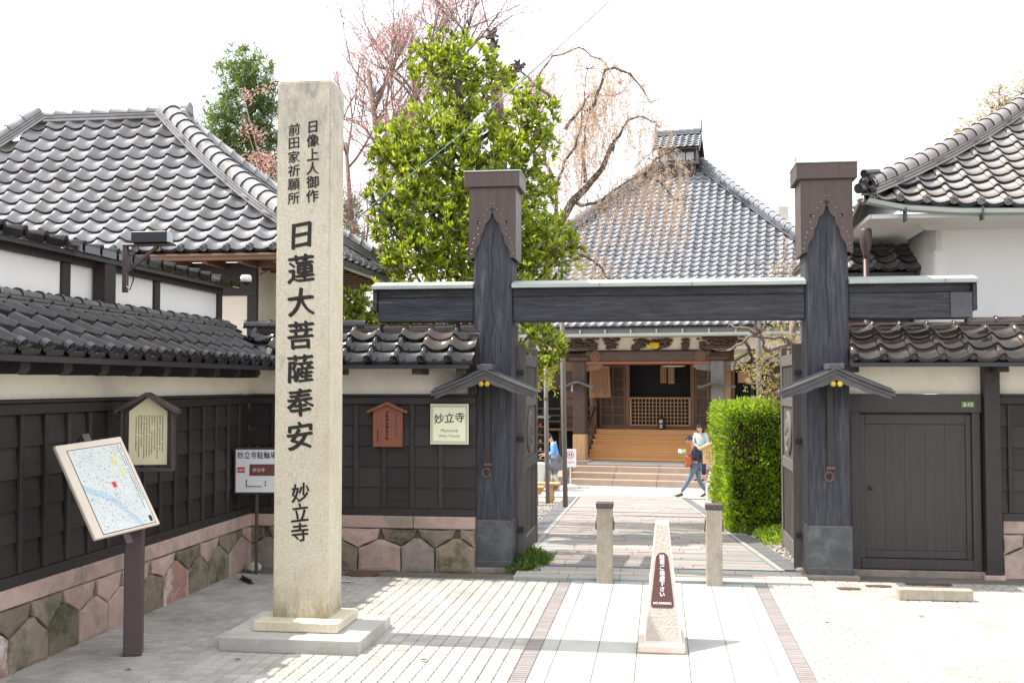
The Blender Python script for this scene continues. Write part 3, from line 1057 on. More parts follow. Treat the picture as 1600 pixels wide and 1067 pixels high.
def stone_base(parent, L, x0=0, fac=1.0, ztop=.553, zcap=.425, w=.40, seed=1, mats=None):
    r = random.Random(seed)
    box('stone_core', x0, L, .0, .16, -.03, ztop - .02, m_mortar, parent, bev=0)
    x = x0
    while x < L - .05:
        l = r.uniform(.7, 1.15)
        x1 = min(L, x + l)
        if L - x1 < .25:
            x1 = L
        box('cap_stone', x + .003, x1 - .003, -.05, .06, zcap + .003, ztop, m_tuff, parent, bev=.008)
        x = x1
    xs_ = [x0]
    while xs_[-1] < L - w * .6:
        xs_.append(xs_[-1] + w * r.uniform(.86, 1.16))
    xs_[-1] = L
    mids = [(a + b) / 2 + r.uniform(-.03, .03) for a, b in zip(xs_, xs_[1:])]
    low = [.22 + r.uniform(-.03, .03) for _ in xs_]
    pk = [.32 + r.uniform(-.025, .03) for _ in mids]
    mats = mats or [m_tuffm, m_tuffm, m_tuff, m_tuffw, m_tuffm]
    for i in range(len(mids)):
        a, b = xs_[i], xs_[i + 1]
        poly = [(a, -.02), (b, -.02), (b, low[i + 1]), (mids[i] + .04, pk[i]), (mids[i] - .04, pk[i]), (a, low[i])]
        stone_block(poly, .05, r.choice(mats), parent)
    for i in range(len(xs_)):
        if i == 0:
            poly = [(x0, low[0]), (mids[0] - .04, pk[0]), (mids[0] - .04, zcap), (x0, zcap)]
        elif i == len(xs_) - 1:
            poly = [(mids[-1] + .04, pk[-1]), (L, low[-1]), (L, zcap), (mids[-1] + .04, zcap)]
        else:
            poly = [(mids[i - 1] + .04, pk[i - 1]), (xs_[i], low[i]), (mids[i] - .04, pk[i]), (mids[i] - .0, zcap), (mids[i - 1] + .0, zcap)]
        stone_block(poly, .045, r.choice([m_tuff, m_tuffg, m_tuff, m_tuffw] if mats is None else mats + [m_tuff, m_tuff]), parent)

def panel(parent, x0, x1, xb, seed=2, z0=.553, z1=1.79, boards=5, bh=None):
    """dark board panel: rails, battens at xb, lapped boards in every bay"""
    r = random.Random(seed)
    box('backing_board', x0, x1, .03, .06, z0 + .01, z1 - .01, m_dark, parent, bev=0)
    box('bottom_rail', x0, x1, -.035, .03, z0 + .003, z0 + .075, m_dark, parent)
    box('top_rail', x0, x1, -.03, .03, z1 - .095, z1 - .02, m_dark, parent)
    box('ledge', x0, x1, -.06, .04, z1 - .017, z1 + .006, m_dark, parent)
    zz0, zz1 = z0 + .078, z1 - .098
    bh = (zz1 - zz0) / boards
    xb = sorted(xb)
    for x in xb:
        box('batten', x - .022, x + .022, -.03, .0, zz0, zz1, m_dark, parent)
    e = [x0] + xb + [x1]
    for a, b in zip(e, e[1:]):
        if b - a < .05:
            continue
        for k in range(boards):
            za = zz0 + k * bh
            V = [(a, -.012, za), (b, -.012, za), (b, .006, za + bh - .002), (a, .006, za + bh - .002), (a, .03, za), (b, .03, za), (b, .03, za + bh - .002), (a, .03, za + bh - .002)]
            F = [(0, 1, 2, 3), (5, 4, 7, 6), (4, 5, 1, 0), (3, 2, 6, 7), (4, 0, 3, 7), (1, 5, 6, 2)]
            key = ('bd', round(b - a, 3), round(za, 3))
            if key not in TC:
                w = b - a
                TC[key] = mesh_of('board', [(x - a, y, z - za) for x, y, z in V], F, m_darkb)
            obj('board', TC[key], parent, loc=(a, r.uniform(-.002, .002), za))

# ---- left wall (faces +X); local x runs away from the street, local -y faces the plaza
LW0 = 3.4
lw = thing('boundary_wall', 'long dark boarded wall with rough pink stone base and black tiled eave along the left of the plaza', 'wall', (-4.3, LW0, 0), R(90))
LL = 11.0 - LW0
stone_base(lw, LL, seed=5, w=.46, mats=None)
panel(lw, 0, LL, [LL - .02 - .295 * k for k in range(1, 26)], seed=3)
box('plaster_band', 0, LL, .0, .1, 1.80, 2.12, m_plaster, lw, bev=0)
box('eave_beam', 0, LL, -.40, -.34, 2.055, 2.10, m_dark, lw)
box('wall_core', 0, LL, .065, .14, .0, 2.3, m_mortar, lw, bev=0)
k = 0
x = LL - .62
while x > .1:
    V, F = prism([(0, 0), (-.30, 0), (-.33, .03), (-.33, .105), (0, .105)], -.055, .055)
    V = [(y_, x_, z_) for x_, y_, z_ in V]
    part('bracket', V, [f[::-1] for f in F], m_dark, lw, loc=(x, 0, 1.965))
    x -= .50
roof(lw, (0, -.43, 2.10), (1, 0, 0), (0, 1, 0), lambda d: 0, lambda d: LL - .43 + d, .70, hlin(.55, .0), .27, .235, m_tblk, 150, amp=1.3, thick=.026, mat2=m_tblk)
ridge(lw, [(0, .26, 2.47), (LL, .26, 2.47)], m_tgrey, r=.05, seg=.27, courses=2, cw=.2, ch=.03)
# upper plastered storey of the wall
UE = LL - .0
box('upper_plaster', 0, UE, .35, .5, 2.50, 2.88, m_plasterw, lw, bev=0)
box('upper_sill', 0, UE, .30, .5, 2.51, 2.57, m_dark, lw)
box('upper_beam', 0, UE, .30, .5, 2.855, 2.94, m_dark, lw)
for yy, w in ((10.98, .1), (9.53, .1), (7.97, .11), (6.4, .1), (4.8, .1)):
    box('upper_post', yy - LW0 - w / 2, yy - LW0 + w / 2, .32, .45, 2.57, 2.855, m_dark, lw)
V, F = prism([(-.09, .0), (-.05, -.03), (.03, -.03), (.05, .04), (.09, .06), (.09, .50), (-.09, .50)], -.07, .03)
part('upper_bracket_post', V, F, m_dark, lw, loc=(8.48 - LW0, .30, 2.50))
roof(lw, (0, .22, 2.96), (1, 0, 0), (0, 1, 0), lambda d: 0, lambda d: UE + .06, .2, hlin(.22, 0), .27, .2, m_tblk, 60, amp=1.0, thick=.035, eave_row=False)
G = Geo()
x = 0
while x < UE:
    G.box(x + .02, x + .25, .195, .225, 2.94, 2.995)
    x += .27
G.build('edge_tile', m_tblk, lw)

# ---- back wall, between the left wall and the gate
bw = thing('boundary_wall', 'short dark boarded wall carrying two signs between the corner and the left gate post', 'wall', (-4.3, 11.0, 0), 0)
BL = 2.42
stone_base(bw, BL, seed=9, w=.40, mats=[m_tuffm, m_tuff, m_tuffm, m_tuffg])
panel(bw, 0.0, BL, [.27 + .298 * k for k in range(0, 8) if .27 + .298 * k < BL - .1] , seed=4)
box('plaster_band', 0, BL, .0, .12, 1.80, 2.14, m_plaster, bw, bev=0)
box('eave_beam', .33, BL, -.37, -.31, 2.06, 2.105, m_dark, bw)
box('wall_core', 0, BL, .065, .14, .0, 2.5, m_mortar, bw, bev=0)
box('end_post', BL - .07, BL + .02, -.06, .16, 1.797, 2.42, m_dark, bw)
for x in (.55, 1.03, 1.88, 2.33):
    box('bracket', x - .05, x + .05, -.36, .0, 2.0, 2.06, m_dark, bw)
roof(bw, (0, -.42, 2.115), (1, 0, 0), (0, 1, 0), lambda d: .42 - d, lambda d: BL, .50, hlin(.66, .0), .272, .205, m_tblk, 60, amp=1.35, thick=.024, mat2=m_tbrn)
roof(bw, (BL, .72, 2.115), (-1, 0, 0), (0, -1, 0), lambda d: 0, lambda d: BL - .3, .50, hlin(.66, .0), .272, .205, m_tblk, 0, amp=1.35, thick=.024, eave_row=False)
ridge(bw, [(.0, .13, 2.43), (BL + .0, .13, 2.43)], m_tbrn, r=.045, seg=.25, courses=2, cw=.17, ch=.028)
ridge(bw, [(-.1, .13, 2.495), (1.22, .13, 2.495)], m_tblk, r=.055, seg=.27, courses=1, cw=.16, ch=.028)

# ---- right wall with the wicket door
rw = thing('wicket_wall', 'tile-topped wall right of the gate with a wide closed plank door', 'wall', (1.87, 11.40, 0), 0)
RL_ = 5.6
XD0, XD1 = .12, 1.27           # door opening (local)
box('door_sill_stone', .0, 1.35, -.06, .22, -.02, .05, m_tuffg, rw, bev=.008)
box('door_frame', .02, .11, -.03, .08, .05, 1.80, m_doorw, rw)
box('door_frame', 1.19, 1.27, -.03, .08, .05, 1.80, m_doorw, rw)
box('door_lintel', .0, 1.28, -.05, .08, 1.62, 1.80, m_doorw, rw)
box('door_bottom_rail', .11, 1.19, -.035, .08, .06, .16, m_doorw, rw)
dr = box('door', .111, 1.189, .03, .06, .16, 1.62, m_doorw, rw, bev=0)
def sub(name, x0, x1, y0, y1, z0, z1, mat, p, bev=.004):
    return box(name, x0 - p.location.x, x1 - p.location.x, y0 - p.location.y, y1 - p.location.y, z0 - p.location.z, z1 - p.location.z, mat, p, bev)
for a, b in ((.111, .165), (1.135, 1.189)):
    sub('stile', a, b, .0, .03, .16, 1.60, m_doorw, dr)
sub('rail', .166, 1.134, .0, .03, 1.50, 1.60, m_doorw, dr)
sub('rail', .166, 1.134, .0, .03, .165, .24, m_doorw, dr)
pw = (1.134 - .166) / 5
for k in range(5):
    sub('plank', .166 + k * pw + .0004, .166 + (k + 1) * pw - .0004, .012, .03, .242, 1.498, m_doorw, dr, .0015)
hd = part('handle', *lathe([(.018, 0), (.022, .006), (.012, .012)], 10), m_blackm, dr)
hd.location = (.215 - dr.location.x, .0 - dr.location.y, .86 - dr.location.z)
hd.rotation_euler = (R(90), 0, 0)
box('door_post', 1.29, 1.44, -.11, .06, .03, 2.11, m_dark, rw)
box('post_stone', 1.26, 1.46, -.13, .1, -.02, .03, m_tuff, rw, bev=.006)
box('plaster_band', .0, RL_, .02, .12, 1.805, 2.12, m_plaster, rw, bev=0)
box('wall_core', 1.45, RL_, .065, .14, .0, 2.45, m_mortar, rw, bev=0)
box('eave_beam', 0.02, RL_, -.38, -.32, 2.085, 2.12, m_dark, rw)
for x in (.0, 1.40, 2.4, 3.4, 4.4):
    box('bracket', x - .05, x + .06, -.34, .02, 2.02, 2.084, m_dark, rw)
rwb = rw
class _O:
    pass
# base and boards right of the door post
stone_base(rw, RL_, x0=1.46, seed=12, w=.5, mats=[m_tuff, m_tuff, m_tuffm])
panel(rw, 1.46, RL_, [1.55 + .92 * k for k in range(0, 5)], seed=6, z0=.553, z1=1.80)
roof(rw, (-.04, -.48, 2.13), (1, 0, 0), (0, 1, 0), lambda d: 0.0 + .05 * d, lambda d: RL_, .56, hlin(.58, .0), .272, .21, m_tbrn, 140, amp=1.35, thick=.024, mat2=m_tbrn)
roof(rw, (RL_, .80, 2.13), (-1, 0, 0), (0, -1, 0), lambda d: 0, lambda d: RL_ - .02, .56, hlin(.58, .0), .272, .21, m_tbrn, 0, amp=1.35, thick=.024, eave_row=False)
ridge(rw, [(.0, .16, 2.44), (RL_, .16, 2.44)], m_tbrn, r=.045, seg=.27, courses=2, cw=.17, ch=.026)
ridge(rw, [(1.2, .16, 2.50), (RL_, .16, 2.52)], m_tbrn, r=.055, seg=.27, courses=1, cw=.17, ch=.028)
hp = thing('house_number_plate', 'small green house number plate reading 2-12 on the wicket door lintel', 'number plate', (3.02, 11.344, 1.70))
box('plate', -.062, .062, 0, .004, -.028, .028, m_green, hp, bev=.001)
lettering('2-12', .05, m_inkw, hp, (0, -.003, 0), bold=.01)

# ================================================================== GATE
gate = thing('temple_gate', 'tall black timber temple gate with two copper-capped posts, a long crossbeam and open slatted leaves', 'gate', (0, 11.05, 0))
D0 = 11.05
def gate_post(x0, x1):
    xc = (x0 + x1) / 2
    hw = (x1 - x0) / 2
    p = obj('post', box_mesh(x1 - x0, .40, 3.88, m_post, .018), gate, loc=(xc, .2, 1.98))
    oz = -1.98
    st_ = obj('foot_stone', box_mesh(x1 - x0 + .14, .52, .06, m_tuffg, .012), p, loc=(.0, .0, .012 + oz))
    # crack down the face
    pts = []
    z = 3.45
    xx = 0.0
    while z > 2.35:
        pts.append((xx, z)); z -= .09; xx += random.uniform(-.012, .012)
    V = []
    for x_, z_ in pts:
        V.append((x_ - .004 - .006 * random.random(), -.2025, z_ + oz)); V.append((x_ + .003 + .006 * random.random(), -.2025, z_ + oz))
    F = [(2 * i, 2 * i + 2, 2 * i + 3, 2 * i + 1) for i in range(len(pts) - 1)]
    part('crack', V, F, m_ink, p)
    # sleeve at the foot
    sl = obj('metal_sleeve', box_mesh(x1 - x0 + .022, .422, .46, m_sleeve, .004), p, loc=(0, 0, .29 + oz))
    G = Geo()
    for k in range(19):
        u = -hw + .02 + (2 * hw - .04) * k / 18
        for zz in (.22, -.19):
            Vv, Ff = lathe([(.006, 0), (.0055, .003), (.002, .005)], 6)
            G.add(Vv, Ff, Matrix.Translation((u, -.211, zz)) @ Matrix.Rotation(R(90), 4, 'X'))
    G.stuff = True
    G.build('rivets', m_rivet, sl)
    obj('base_band', box_mesh(x1 - x0 + .04, .44, .055, m_sleeve, .004), sl, loc=(0, 0, -.235))
    # copper cap
    cw = hw + .045
    half = [(0, 3.665), (.012, 3.655), (.022, 3.61), (.045, 3.575), (.078, 3.548), (.085, 3.50), (.10, 3.462), (.122, 3.425), (.128, 3.375), (.142, 3.34),
            (.172, 3.30), (.19, 3.245), (.188, 3.205), (.212, 3.20)]
    k_ = (hw - .015) / .19
    half = [(x_ * k_, z_) for x_, z_ in half]
    for sy in (-.222, .222):
        for sx in (-1, 1):
            poly = [(0, 3.93)] + [(sx * x_, z_) for x_, z_ in half] + [(sx * cw, 3.185), (sx * cw, 3.93)]
            if sx < 0:
                poly = poly[::-1]
            bm = bmesh.new()
            y0, y1 = sy - .008, sy + .008
            a = [bm.verts.new((x_, y0, z_ + oz)) for x_, z_ in poly]
            b = [bm.verts.new((x_, y1, z_ + oz)) for x_, z_ in poly]
            n = len(poly)
            bm.faces.new(a); bm.faces.new(b[::-1])
            for i in range(n):
                j = (i + 1) % n
                if abs(poly[i][0]) < 1e-6 and abs(poly[j][0]) < 1e-6:
                    continue
                bm.faces.new((a[j], a[i], b[i], b[j]))
            bmesh.ops.recalc_face_normals(bm, faces=bm.faces[:])
            bmesh.ops.triangulate(bm, faces=[f for f in bm.faces if len(f.verts) > 4], ngon_method='EAR_CLIP')
            me = bpy.data.meshes.new('cap_plate')
            bm.to_mesh(me); bm.free()
            me.materials.append(m_copper)
            cp = obj('cap_plate', me, p)
            if sy < 0:
                for (rx, rz_) in ((.05, 3.70), (.09, 3.64), (.13, 3.56), (.155, 3.50), (.145, 3.44), (.19, 3.40), (.205, 3.35), (.215, 3.29), (.225, 3.24), (.02, 3.76)):
                    G = Geo()
                    Vv, Ff = lathe([(.009, 0), (.007, .006), (.002, .009)], 8)
                    rv = part('rivet', Vv, Ff, m_rivet, cp, loc=(sx * min(rx * k_, cw - .012), -.230, rz_ + oz), rot=(R(90), 0, 0))
                V, F = prism([(sx * .125 * k_, 3.575), (sx * .155 * k_, 3.59), (sx * .165 * k_, 3.56), (sx * .148 * k_, 3.545)], -.2325, -.2305)
                part('scroll_cut', [(a_, b_, c_ + oz) for a_, b_, c_ in V], F, m_ink, cp)
    V, F = prism([(0, 3.725), (.012, 3.708), (.035, 3.70), (.014, 3.69), (0, 3.663), (-.014, 3.69), (-.035, 3.70), (-.012, 3.708)], -.2325, -.2305)
    part('finial_cut', [(a_, b_, c_ + oz) for a_, b_, c_ in V], F, m_ink, p)
    for sx in (-1, 1):
        obj('cap_side', box_mesh(.014, .43, .745, m_copper, 0), p, loc=(sx * (cw - .009), 0, 3.557 + oz))
    obj('cap_lid', box_mesh(2 * cw + .085, .54, .155, m_copper, .006), p, loc=(0, 0, 4.005 + oz))
    obj('cap_top', box_mesh(2 * cw + .10, .555, .014, m_patina, .003), p, loc=(0, 0, 4.091 + oz))
    return p
pL = gate_post(-1.915, -1.515)
pR = gate_post(1.425, 1.835)

def beam(x0, x1, y0, y1, endblock=None):
    box('crossbeam', x0, x1, y0, y1, 2.545, 2.80, m_beam, gate, bev=.012)
    box('upper_plank', x0, x1, y0 + .015, y1 - .02, 2.803, 2.885, m_beam, gate, bev=.006)
    G = Geo()
    a, b = y0 - .075, y1 + .075
    ym = (a + b) / 2
    e = .05
    xa = x0 - (e if x0 < -2.5 else 0)
    xb = x1 + (e if x1 > 2.5 else 0)
    V = [(xa, a, 2.89), (xb, a, 2.89), (xb, b, 2.89), (xa, b, 2.89), (xa, a, 2.925), (xb, a, 2.925), (xb, b, 2.925), (xa, b, 2.925), (xa, ym, 2.975), (xb, ym, 2.975)]
    F = [(3, 2, 1, 0), (0, 1, 5, 4), (2, 3, 7, 6), (4, 5, 9, 8), (6, 7, 8, 9), (1, 2, 6, 9, 5), (0, 4, 8, 7, 3)]
    part('beam_cover', V, F, m_patina, gate)
    x = xa + .9
    while x < xb - .3:
        box('cover_seam', x, x + .006, a - .003, a, 2.889, 2.927, m_sleeve, gate, bev=0)
        x += .92
beam(-1.513, 1.423, .03, .26)
beam(-2.94, -1.917, .03, .26)
beam(1.837, 3.0, .03, .26)
box('end_board', -2.985, -2.943, .0, .28, 2.66, 2.885, m_beam, gate)
box('end_block', 2.80, 3.003, .010, .028, 2.55, 2.80, m_canopy, gate)
box('end_board', 3.005, 3.045, .0, .28, 2.62, 2.885, m_beam, gate)

def post_canopy(x):
    """little curved gabled roof hung on the front of a post"""
    c = box('canopy_ridge', x - .075, x + .075, -.36, .0, 2.045, 2.10, m_canopy, gate)
    c.name = 'post_canopy'
    ox, oy, oz = c.location
    half = .535
    def zt(u):
        return 2.062 - .225 * (u / half) - .012 * math.sin(math.pi * u / half)
    n = 12
    for s in (-1, 1):
        top = [(s * half * i / n, zt(half * i / n)) for i in range(n + 1)]
        for (off, th, ya, yb, nm, mt) in ((0, .018, -.40, .0, 'roof_board', m_canopy), (.024, .03, -.375, -.34, 'upper_barge_board', m_canopy)):
            prof = top + [(a, b - th) for a, b in top[::-1]]
            prof = [(a, b - off) for a, b in prof]
            if s > 0:
                prof = prof[::-1]
            V, F = prism(prof, ya, yb)
            part(nm, [(a + x - ox, b - oy, cc - oz) for a, b, cc in V], F, mt, c)
        # carved barge board
        prof = []
        for i in range(n + 1):
            u = half * .94 * i / n
            prof.append((s * u, zt(u) - .055))
        for i in range(n, -1, -1):
            u = half * .94 * i / n
            prof.append((s * u, zt(u) - .12 + .045 * i / n - .014 * abs(math.sin(2.6 * math.pi * i / n))))
        if s > 0:
            prof = prof[::-1]
        V, F = prism(prof, -.355, -.315)
        part('barge_board', [(a + x - ox, b - oy, cc - oz) for a, b, cc in V], F, m_canopy, c)
        # seams on the roof
        V, F = prism([(s * .04, zt(.04) + .002), (s * (half - .01), zt(half - .01) + .002), (s * (half - .01), zt(half - .01) + .02), (s * .04, zt(.04) + .02)][::(-1 if s > 0 else 1)], -.30, -.27)
        part('roof_rib', [(a + x - ox, b - oy, cc - oz) for a, b, cc in V], F, m_canopy, c)
        for yy in (-.33, -.2, -.08):
            V, F = prism([(s * .08, zt(.08) - .05), (s * (half - .05), zt(half - .05) - .05), (s * (half - .05), zt(half - .05) - .022), (s * .08, zt(.08) - .022)][::(-1 if s > 0 else 1)], yy, yy + .03)
            part('rafter', [(a + x - ox, b - oy, cc - oz) for a, b, cc in V], F, m_canopy, c)
    for s in (-1, 1):
        V, F = lathe([(.026, 0), (.026, .008), (.016, .016), (.006, .018)], 14)
        part('gilt_boss', V, F, m_gold, c, loc=(s * .031, -.36 - oy, 1.905 - oz), rot=(R(90), 0, 0))
    V, F = prism([(-.03, 0), (.03, 0), (.03, .80), (-.03, .80)], -.05, -.001)
    stp = part('hanging_strut', V, F, m_dark, c, loc=(x - .015 - ox, -oy, 1.10 - oz))
    box('strut_foot', -.04, .04, -.06, -.0, -.03, -.002, m_rust, stp)
    V, F = [], []
    pts = [(.04 * math.cos(t), 0, .045 * math.sin(t)) for t in np.linspace(0, 2 * math.pi, 17)]
    V, F = sweep(pts, circ(.009, 6), True, None, Vector((0, 1, 0)))
    part('ring_handle', V, F, m_rust, c, smooth=True, loc=(x - .03 - ox, -.035 - oy, 1.0 - oz))
    part('ring_plate', *lathe([(.028, 0), (.026, .012), (.01, .02)], 12), m_rust, c, loc=(x - .03 - ox, -.003 - oy, 1.045 - oz), rot=(R(90), 0, 0))
post_canopy(-1.745)
post_canopy(1.655)

def door_leaf(x, s):
    """open leaf standing along Y behind the post; s is the side facing the passage"""
    y0, y1 = 11.47 - D0, 12.78 - D0
    lf = box('door_leaf', x - .03, x + .03, y0, y0 + .10, .06, 2.30, m_slat, gate)
    def s_(nm, ya, yb, za, zb, th=.022, mt=m_slat, bev=.004):
        return sub(nm, x - th, x + th, ya, yb, za, zb, mt, lf, bev)
    s_('stile', y1 - .10, y1, .06, 2.32, .03)
    rails = [(.08, .26), (.98, 1.10), (1.66, 1.76), (2.10, 2.22)]
    for a, b in rails:
        s_('rail', y0 + .101, y1 - .101, a, b, .026)
    n = 9
    for k in range(n):
        yy = y0 + .14 + (y1 - y0 - .28) * (k + .5) / n
        s_('slat', yy - .016, yy + .016, .261, .979, .014)
        s_('slat', yy - .016, yy + .016, 1.761, 2.099, .014)
    s_('panel_board', y0 + .101, y1 - .101, 1.101, 1.659, .008)
    V, F = lathe([(.235, 0), (.235, .015), (.2, .03), (.17, .018), (.0, .022)], 28)
    em = part('round_crest', V, F, m_greyw, lf, smooth=False, loc=(s * .012, (y0 + y1) / 2 - lf.location.y, 1.38 - lf.location.z), rot=(0, R(90) * s, 0))
    for q in range(5):
        a = 2 * math.pi * q / 5
        V, F = lathe([(.05, 0), (.05, .012), (.02, .02)], 10)
        part('crest_petal', V, F, m_greyw, lf, loc=(s * .030, (y0 + y1) / 2 - lf.location.y + .1 * math.cos(a), 1.38 - lf.location.z + .1 * math.sin(a)), rot=(0, R(90) * s, 0))
    for zz in (.35, 1.3, 2.0):
        sub('hinge', x - .034, x + .034, y0 - .06, y0 + .05, zz, zz + .05, m_blackm, lf)
    box('hinge_post', x - .055, x + .055, .402, .412 + .001, .03, 2.32, m_slat, gate)
door_leaf(-1.475, 1)
door_leaf(1.385, -1)
box('rear_brace_post', -1.60, -1.51, .41, .50, .02, 2.5, m_canopy, gate)
box('brace_cap', -1.62, -1.49, .39, .52, 2.5, 2.53, m_patina, gate)
box('rear_brace_post', 1.43, 1.52, .41, .50, .02, 2.5, m_canopy, gate)

# ================================================================== STONE PILLAR
pil = thing('stone_monument', 'tall square granite pillar with carved black calligraphy on a two-step base', 'monument', (-2.65, 8.0, 0))
def lbox(name, x0, x1, y0, y1, z0, z1, mat, p=pil, bev=.006, loc=(-2.65, 8.0)):
    return box(name, x0 - loc[0], x1 - loc[0], y0 - loc[1], y1 - loc[1], z0, z1, mat, p, bev)
lbox('base_slab', -3.17, -2.12, 7.55, 7.755, -.02, .088, m_granitep)
lbox('base_slab', -3.17, -2.12, 8.27, 8.44, -.02, .088, m_granitep)
lbox('base_slab', -3.17, -2.97, 7.758, 8.267, -.02, .088, m_granitep)
lbox('base_slab', -2.36, -2.12, 7.758, 8.267, -.02, .088, m_granitep)
lbox('plinth', -2.985, -2.34, 7.74, 8.285, .09, .165, m_granite, bev=.008)
V = [(-.238, -.108, .165), (.188, -.108, .165), (.188, .245, .165), (-.238, .245, .165),
     (-.236, -.106, 4.20), (.186, -.106, 4.20), (.186, .243, 4.20), (-.236, .243, 4.20), (-.025, .07, 4.27)]
bm = bmesh.new()
vs_ = [bm.verts.new(v) for v in V]
for f in [(0, 1, 5, 4), (1, 2, 6, 5), (2, 3, 7, 6), (3, 0, 4, 7), (4, 5, 8), (5, 6, 8), (6, 7, 8), (7, 4, 8), (3, 2, 1, 0)]:
    bm.faces.new([vs_[i] for i in f])
bmesh.ops.bevel(bm, geom=[e for e in bm.edges if abs(e.verts[0].co.z - e.verts[1].co.z) > 2 or (e.verts[0].co.z > 4.19 and e.verts[1].co.z > 4.19 and e.verts[0].co.z < 4.25 and e.verts[1].co.z < 4.25)], offset=.012, segments=2, affect='EDGES')
me = bpy.data.meshes.new('shaft')
bm.to_mesh(me); bm.free()
me.materials.append(m_pillar)
shaft = obj('shaft', me, pil)
def pz(y):       # heights of the characters down the face
    return y
FY = -.1095
kw = dict(vertical=True, bold=.024, slant=.10, ragged=.012, resol=4)
lettering('日像上人御作', .102, m_carve, shaft, (.047, FY, 3.585), pitch=1.03, **kw)
lettering('前田家祈願所', .098, m_carve, shaft, (-.100, FY, 3.57), pitch=1.07, **{**kw, 'bold': .016})
kw2 = dict(vertical=True, bold=.030, slant=.12, ragged=.014, resol=4, sx=.98)
lettering('日蓮大菩薩奉安', .222, m_carve, shaft, (-.036, FY, 2.27), pitch=1.13, **kw2)
lettering('妙立寺', .148, m_carve, shaft, (-.030, FY, .945), pitch=1.0, **{**kw2, 'bold': .022})

# ================================================================== SIGNS AND STREET THINGS
# map board
mb = thing('map_board', 'tilted town map board on a square brown steel post in front of the boarded wall', 'map board', (-3.70, 7.32, 0), R(20))
pst = box('post', -.062, .062, -.055, .075, 0, .97, m_iron, mb, bev=.006)
tilt = (Matrix.Translation((-3.70, 7.32, 0)) @ Matrix.Rotation(R(20), 4, 'Z')).inverted() @ Matrix.Translation((-3.778, 7.073, 1.198)) @ Matrix.Rotation(1.205, 4, 'Z') @ Matrix.Rotation(-.519, 4, 'X') @ Matrix.Rotation(-.078, 4, 'Y')
arm = box('mast', -.03, .03, -.02, .02, -.42, .41, m_iron, mb)
arm.matrix_basis = tilt @ Matrix.Translation((0, .037, -.01))
clip = box('clip', -.032, .032, -.02, .006, .325, .405, m_iron, mb)
clip.matrix_basis = tilt @ Matrix.Translation((0, -.0, .37))
bd = obj('board', box_mesh(.545, .03, .655, m_mapedge, .005), mb, mtx=tilt @ Matrix.Diagonal((1, 1, 1, 1)))
bd.scale = (1.06, 1, 1.07)
def onboard(name, x0, x1, z0, z1, mat, y=-.0165):
    return part(name, [(x0, y, z0), (x1, y, z0), (x1, y, z1), (x0, y, z1)], [(0, 1, 2, 3)], mat, bd)
onboard('map_border', -.205, .243, -.312, .282, m_ink, -.0158)
onboard('map_sheet', -.200, .238, -.307, .277, m_map, -.0168)
rv = [(-.200, .04), (-.14, .0), (-.05, -.045), (.02, -.10), (.06, -.18), (.11, -.25), (.15, -.307), (.11, -.307), (.06, -.24), (.015, -.17), (-.03, -.115), (-.10, -.07), (-.16, -.04), (-.200, -.01)]
part('river', [(a, -.0175, b) for a, b in rv], [tuple(range(len(rv)))], m_mapriver, bd)
for cx, cz, rr in ((.12, .15, .03), (.16, .08, .028), (.155, .20, .02)):
    part('park', [(cx + rr * math.cos(t) * random.uniform(.7, 1.1), -.0172, cz + rr * math.sin(t)) for t in np.linspace(0, 6.28, 9)[:-1]], [tuple(range(8))], m_mappark, bd)
onboard('temple_mark', .03, .062, -.02, .02, m_inkr, -.0182)
onboard('corner_mark', .20, .225, -.295, -.255, m_ink, -.018)
r_ = random.Random(4)
G, G2 = Geo(), Geo()
for k in range(900):
    x, z = r_.uniform(-.19, .19), r_.uniform(-.29, .265)
    w, h = r_.uniform(.002, .010), r_.uniform(.0012, .004)
    if r_.random() < .5:
        w, h = h, w
    (G if r_.random() < .75 else G2).add([(x, -.0178, z), (x + w, -.0178, z), (x + w, -.0178, z + h), (x, -.0178, z + h)], [(0, 1, 2, 3)])
G.build('map_detail', m_inkg, bd)
G2.build('map_blocks', m_mapedge, bd)
G = Geo()
for k in range(60):
    x0, z0 = r_.uniform(-.19, .16), r_.uniform(-.28, .25)
    a = r_.choice((.5, 2.05, .4, 2.0)) + r_.uniform(-.1, .1)
    l = r_.uniform(.05, .16)
    x1, z1 = x0 + l * math.cos(a), z0 - l * math.sin(a)
    if not (-.195 < x1 < .19 and -.3 < z1 < .27):
        continue
    G.add([(x0, -.0176, z0), (x1, -.0176, z1), (x1, -.0176, z1 + .002), (x0, -.0176, z0 + .002)], [(0, 1, 2, 3)])
G.build('map_roads', m_signw, bd)
marks(.195, .232, -.24, .27, 2, 26, .9, 5).build('lettering', m_inkg, bd).location = (0, -.018, 0)

# roofed notice board by the left wall
nb = thing('notice_board', 'cream text notice board with a small brown gabled roof against the left wall', 'notice board', (-3.97, 8.05, 0), R(14))
for zz in (1.32, 1.62):
    box('wall_bracket', -.36, -.10, .055, .085, zz, zz + .03, m_iron, nb)
box('back_panel', -.185, .185, .03, .045, 1.27, 1.72, m_iron, nb, bev=0)
box('frame_side', -.20, -.182, -.06, .05, 1.255, 1.70, m_iron, nb)
box('frame_side', .182, .20, -.06, .05, 1.255, 1.70, m_iron, nb)
box('frame_bottom', -.20, .20, -.065, .05, 1.225, 1.254, m_iron, nb)
V, F = prism([(-.145, 1.275), (.145, 1.275), (.145, 1.69), (0, 1.80), (-.145, 1.69)], .0, .029)
ns = part('notice_sheet', V, F, m_creamn, nb)
marks(-.10, .12, 1.32, 1.66, 11, 26, .92, 8).build('lettering', m_inkbr, ns).location = (0, -.002, 0)
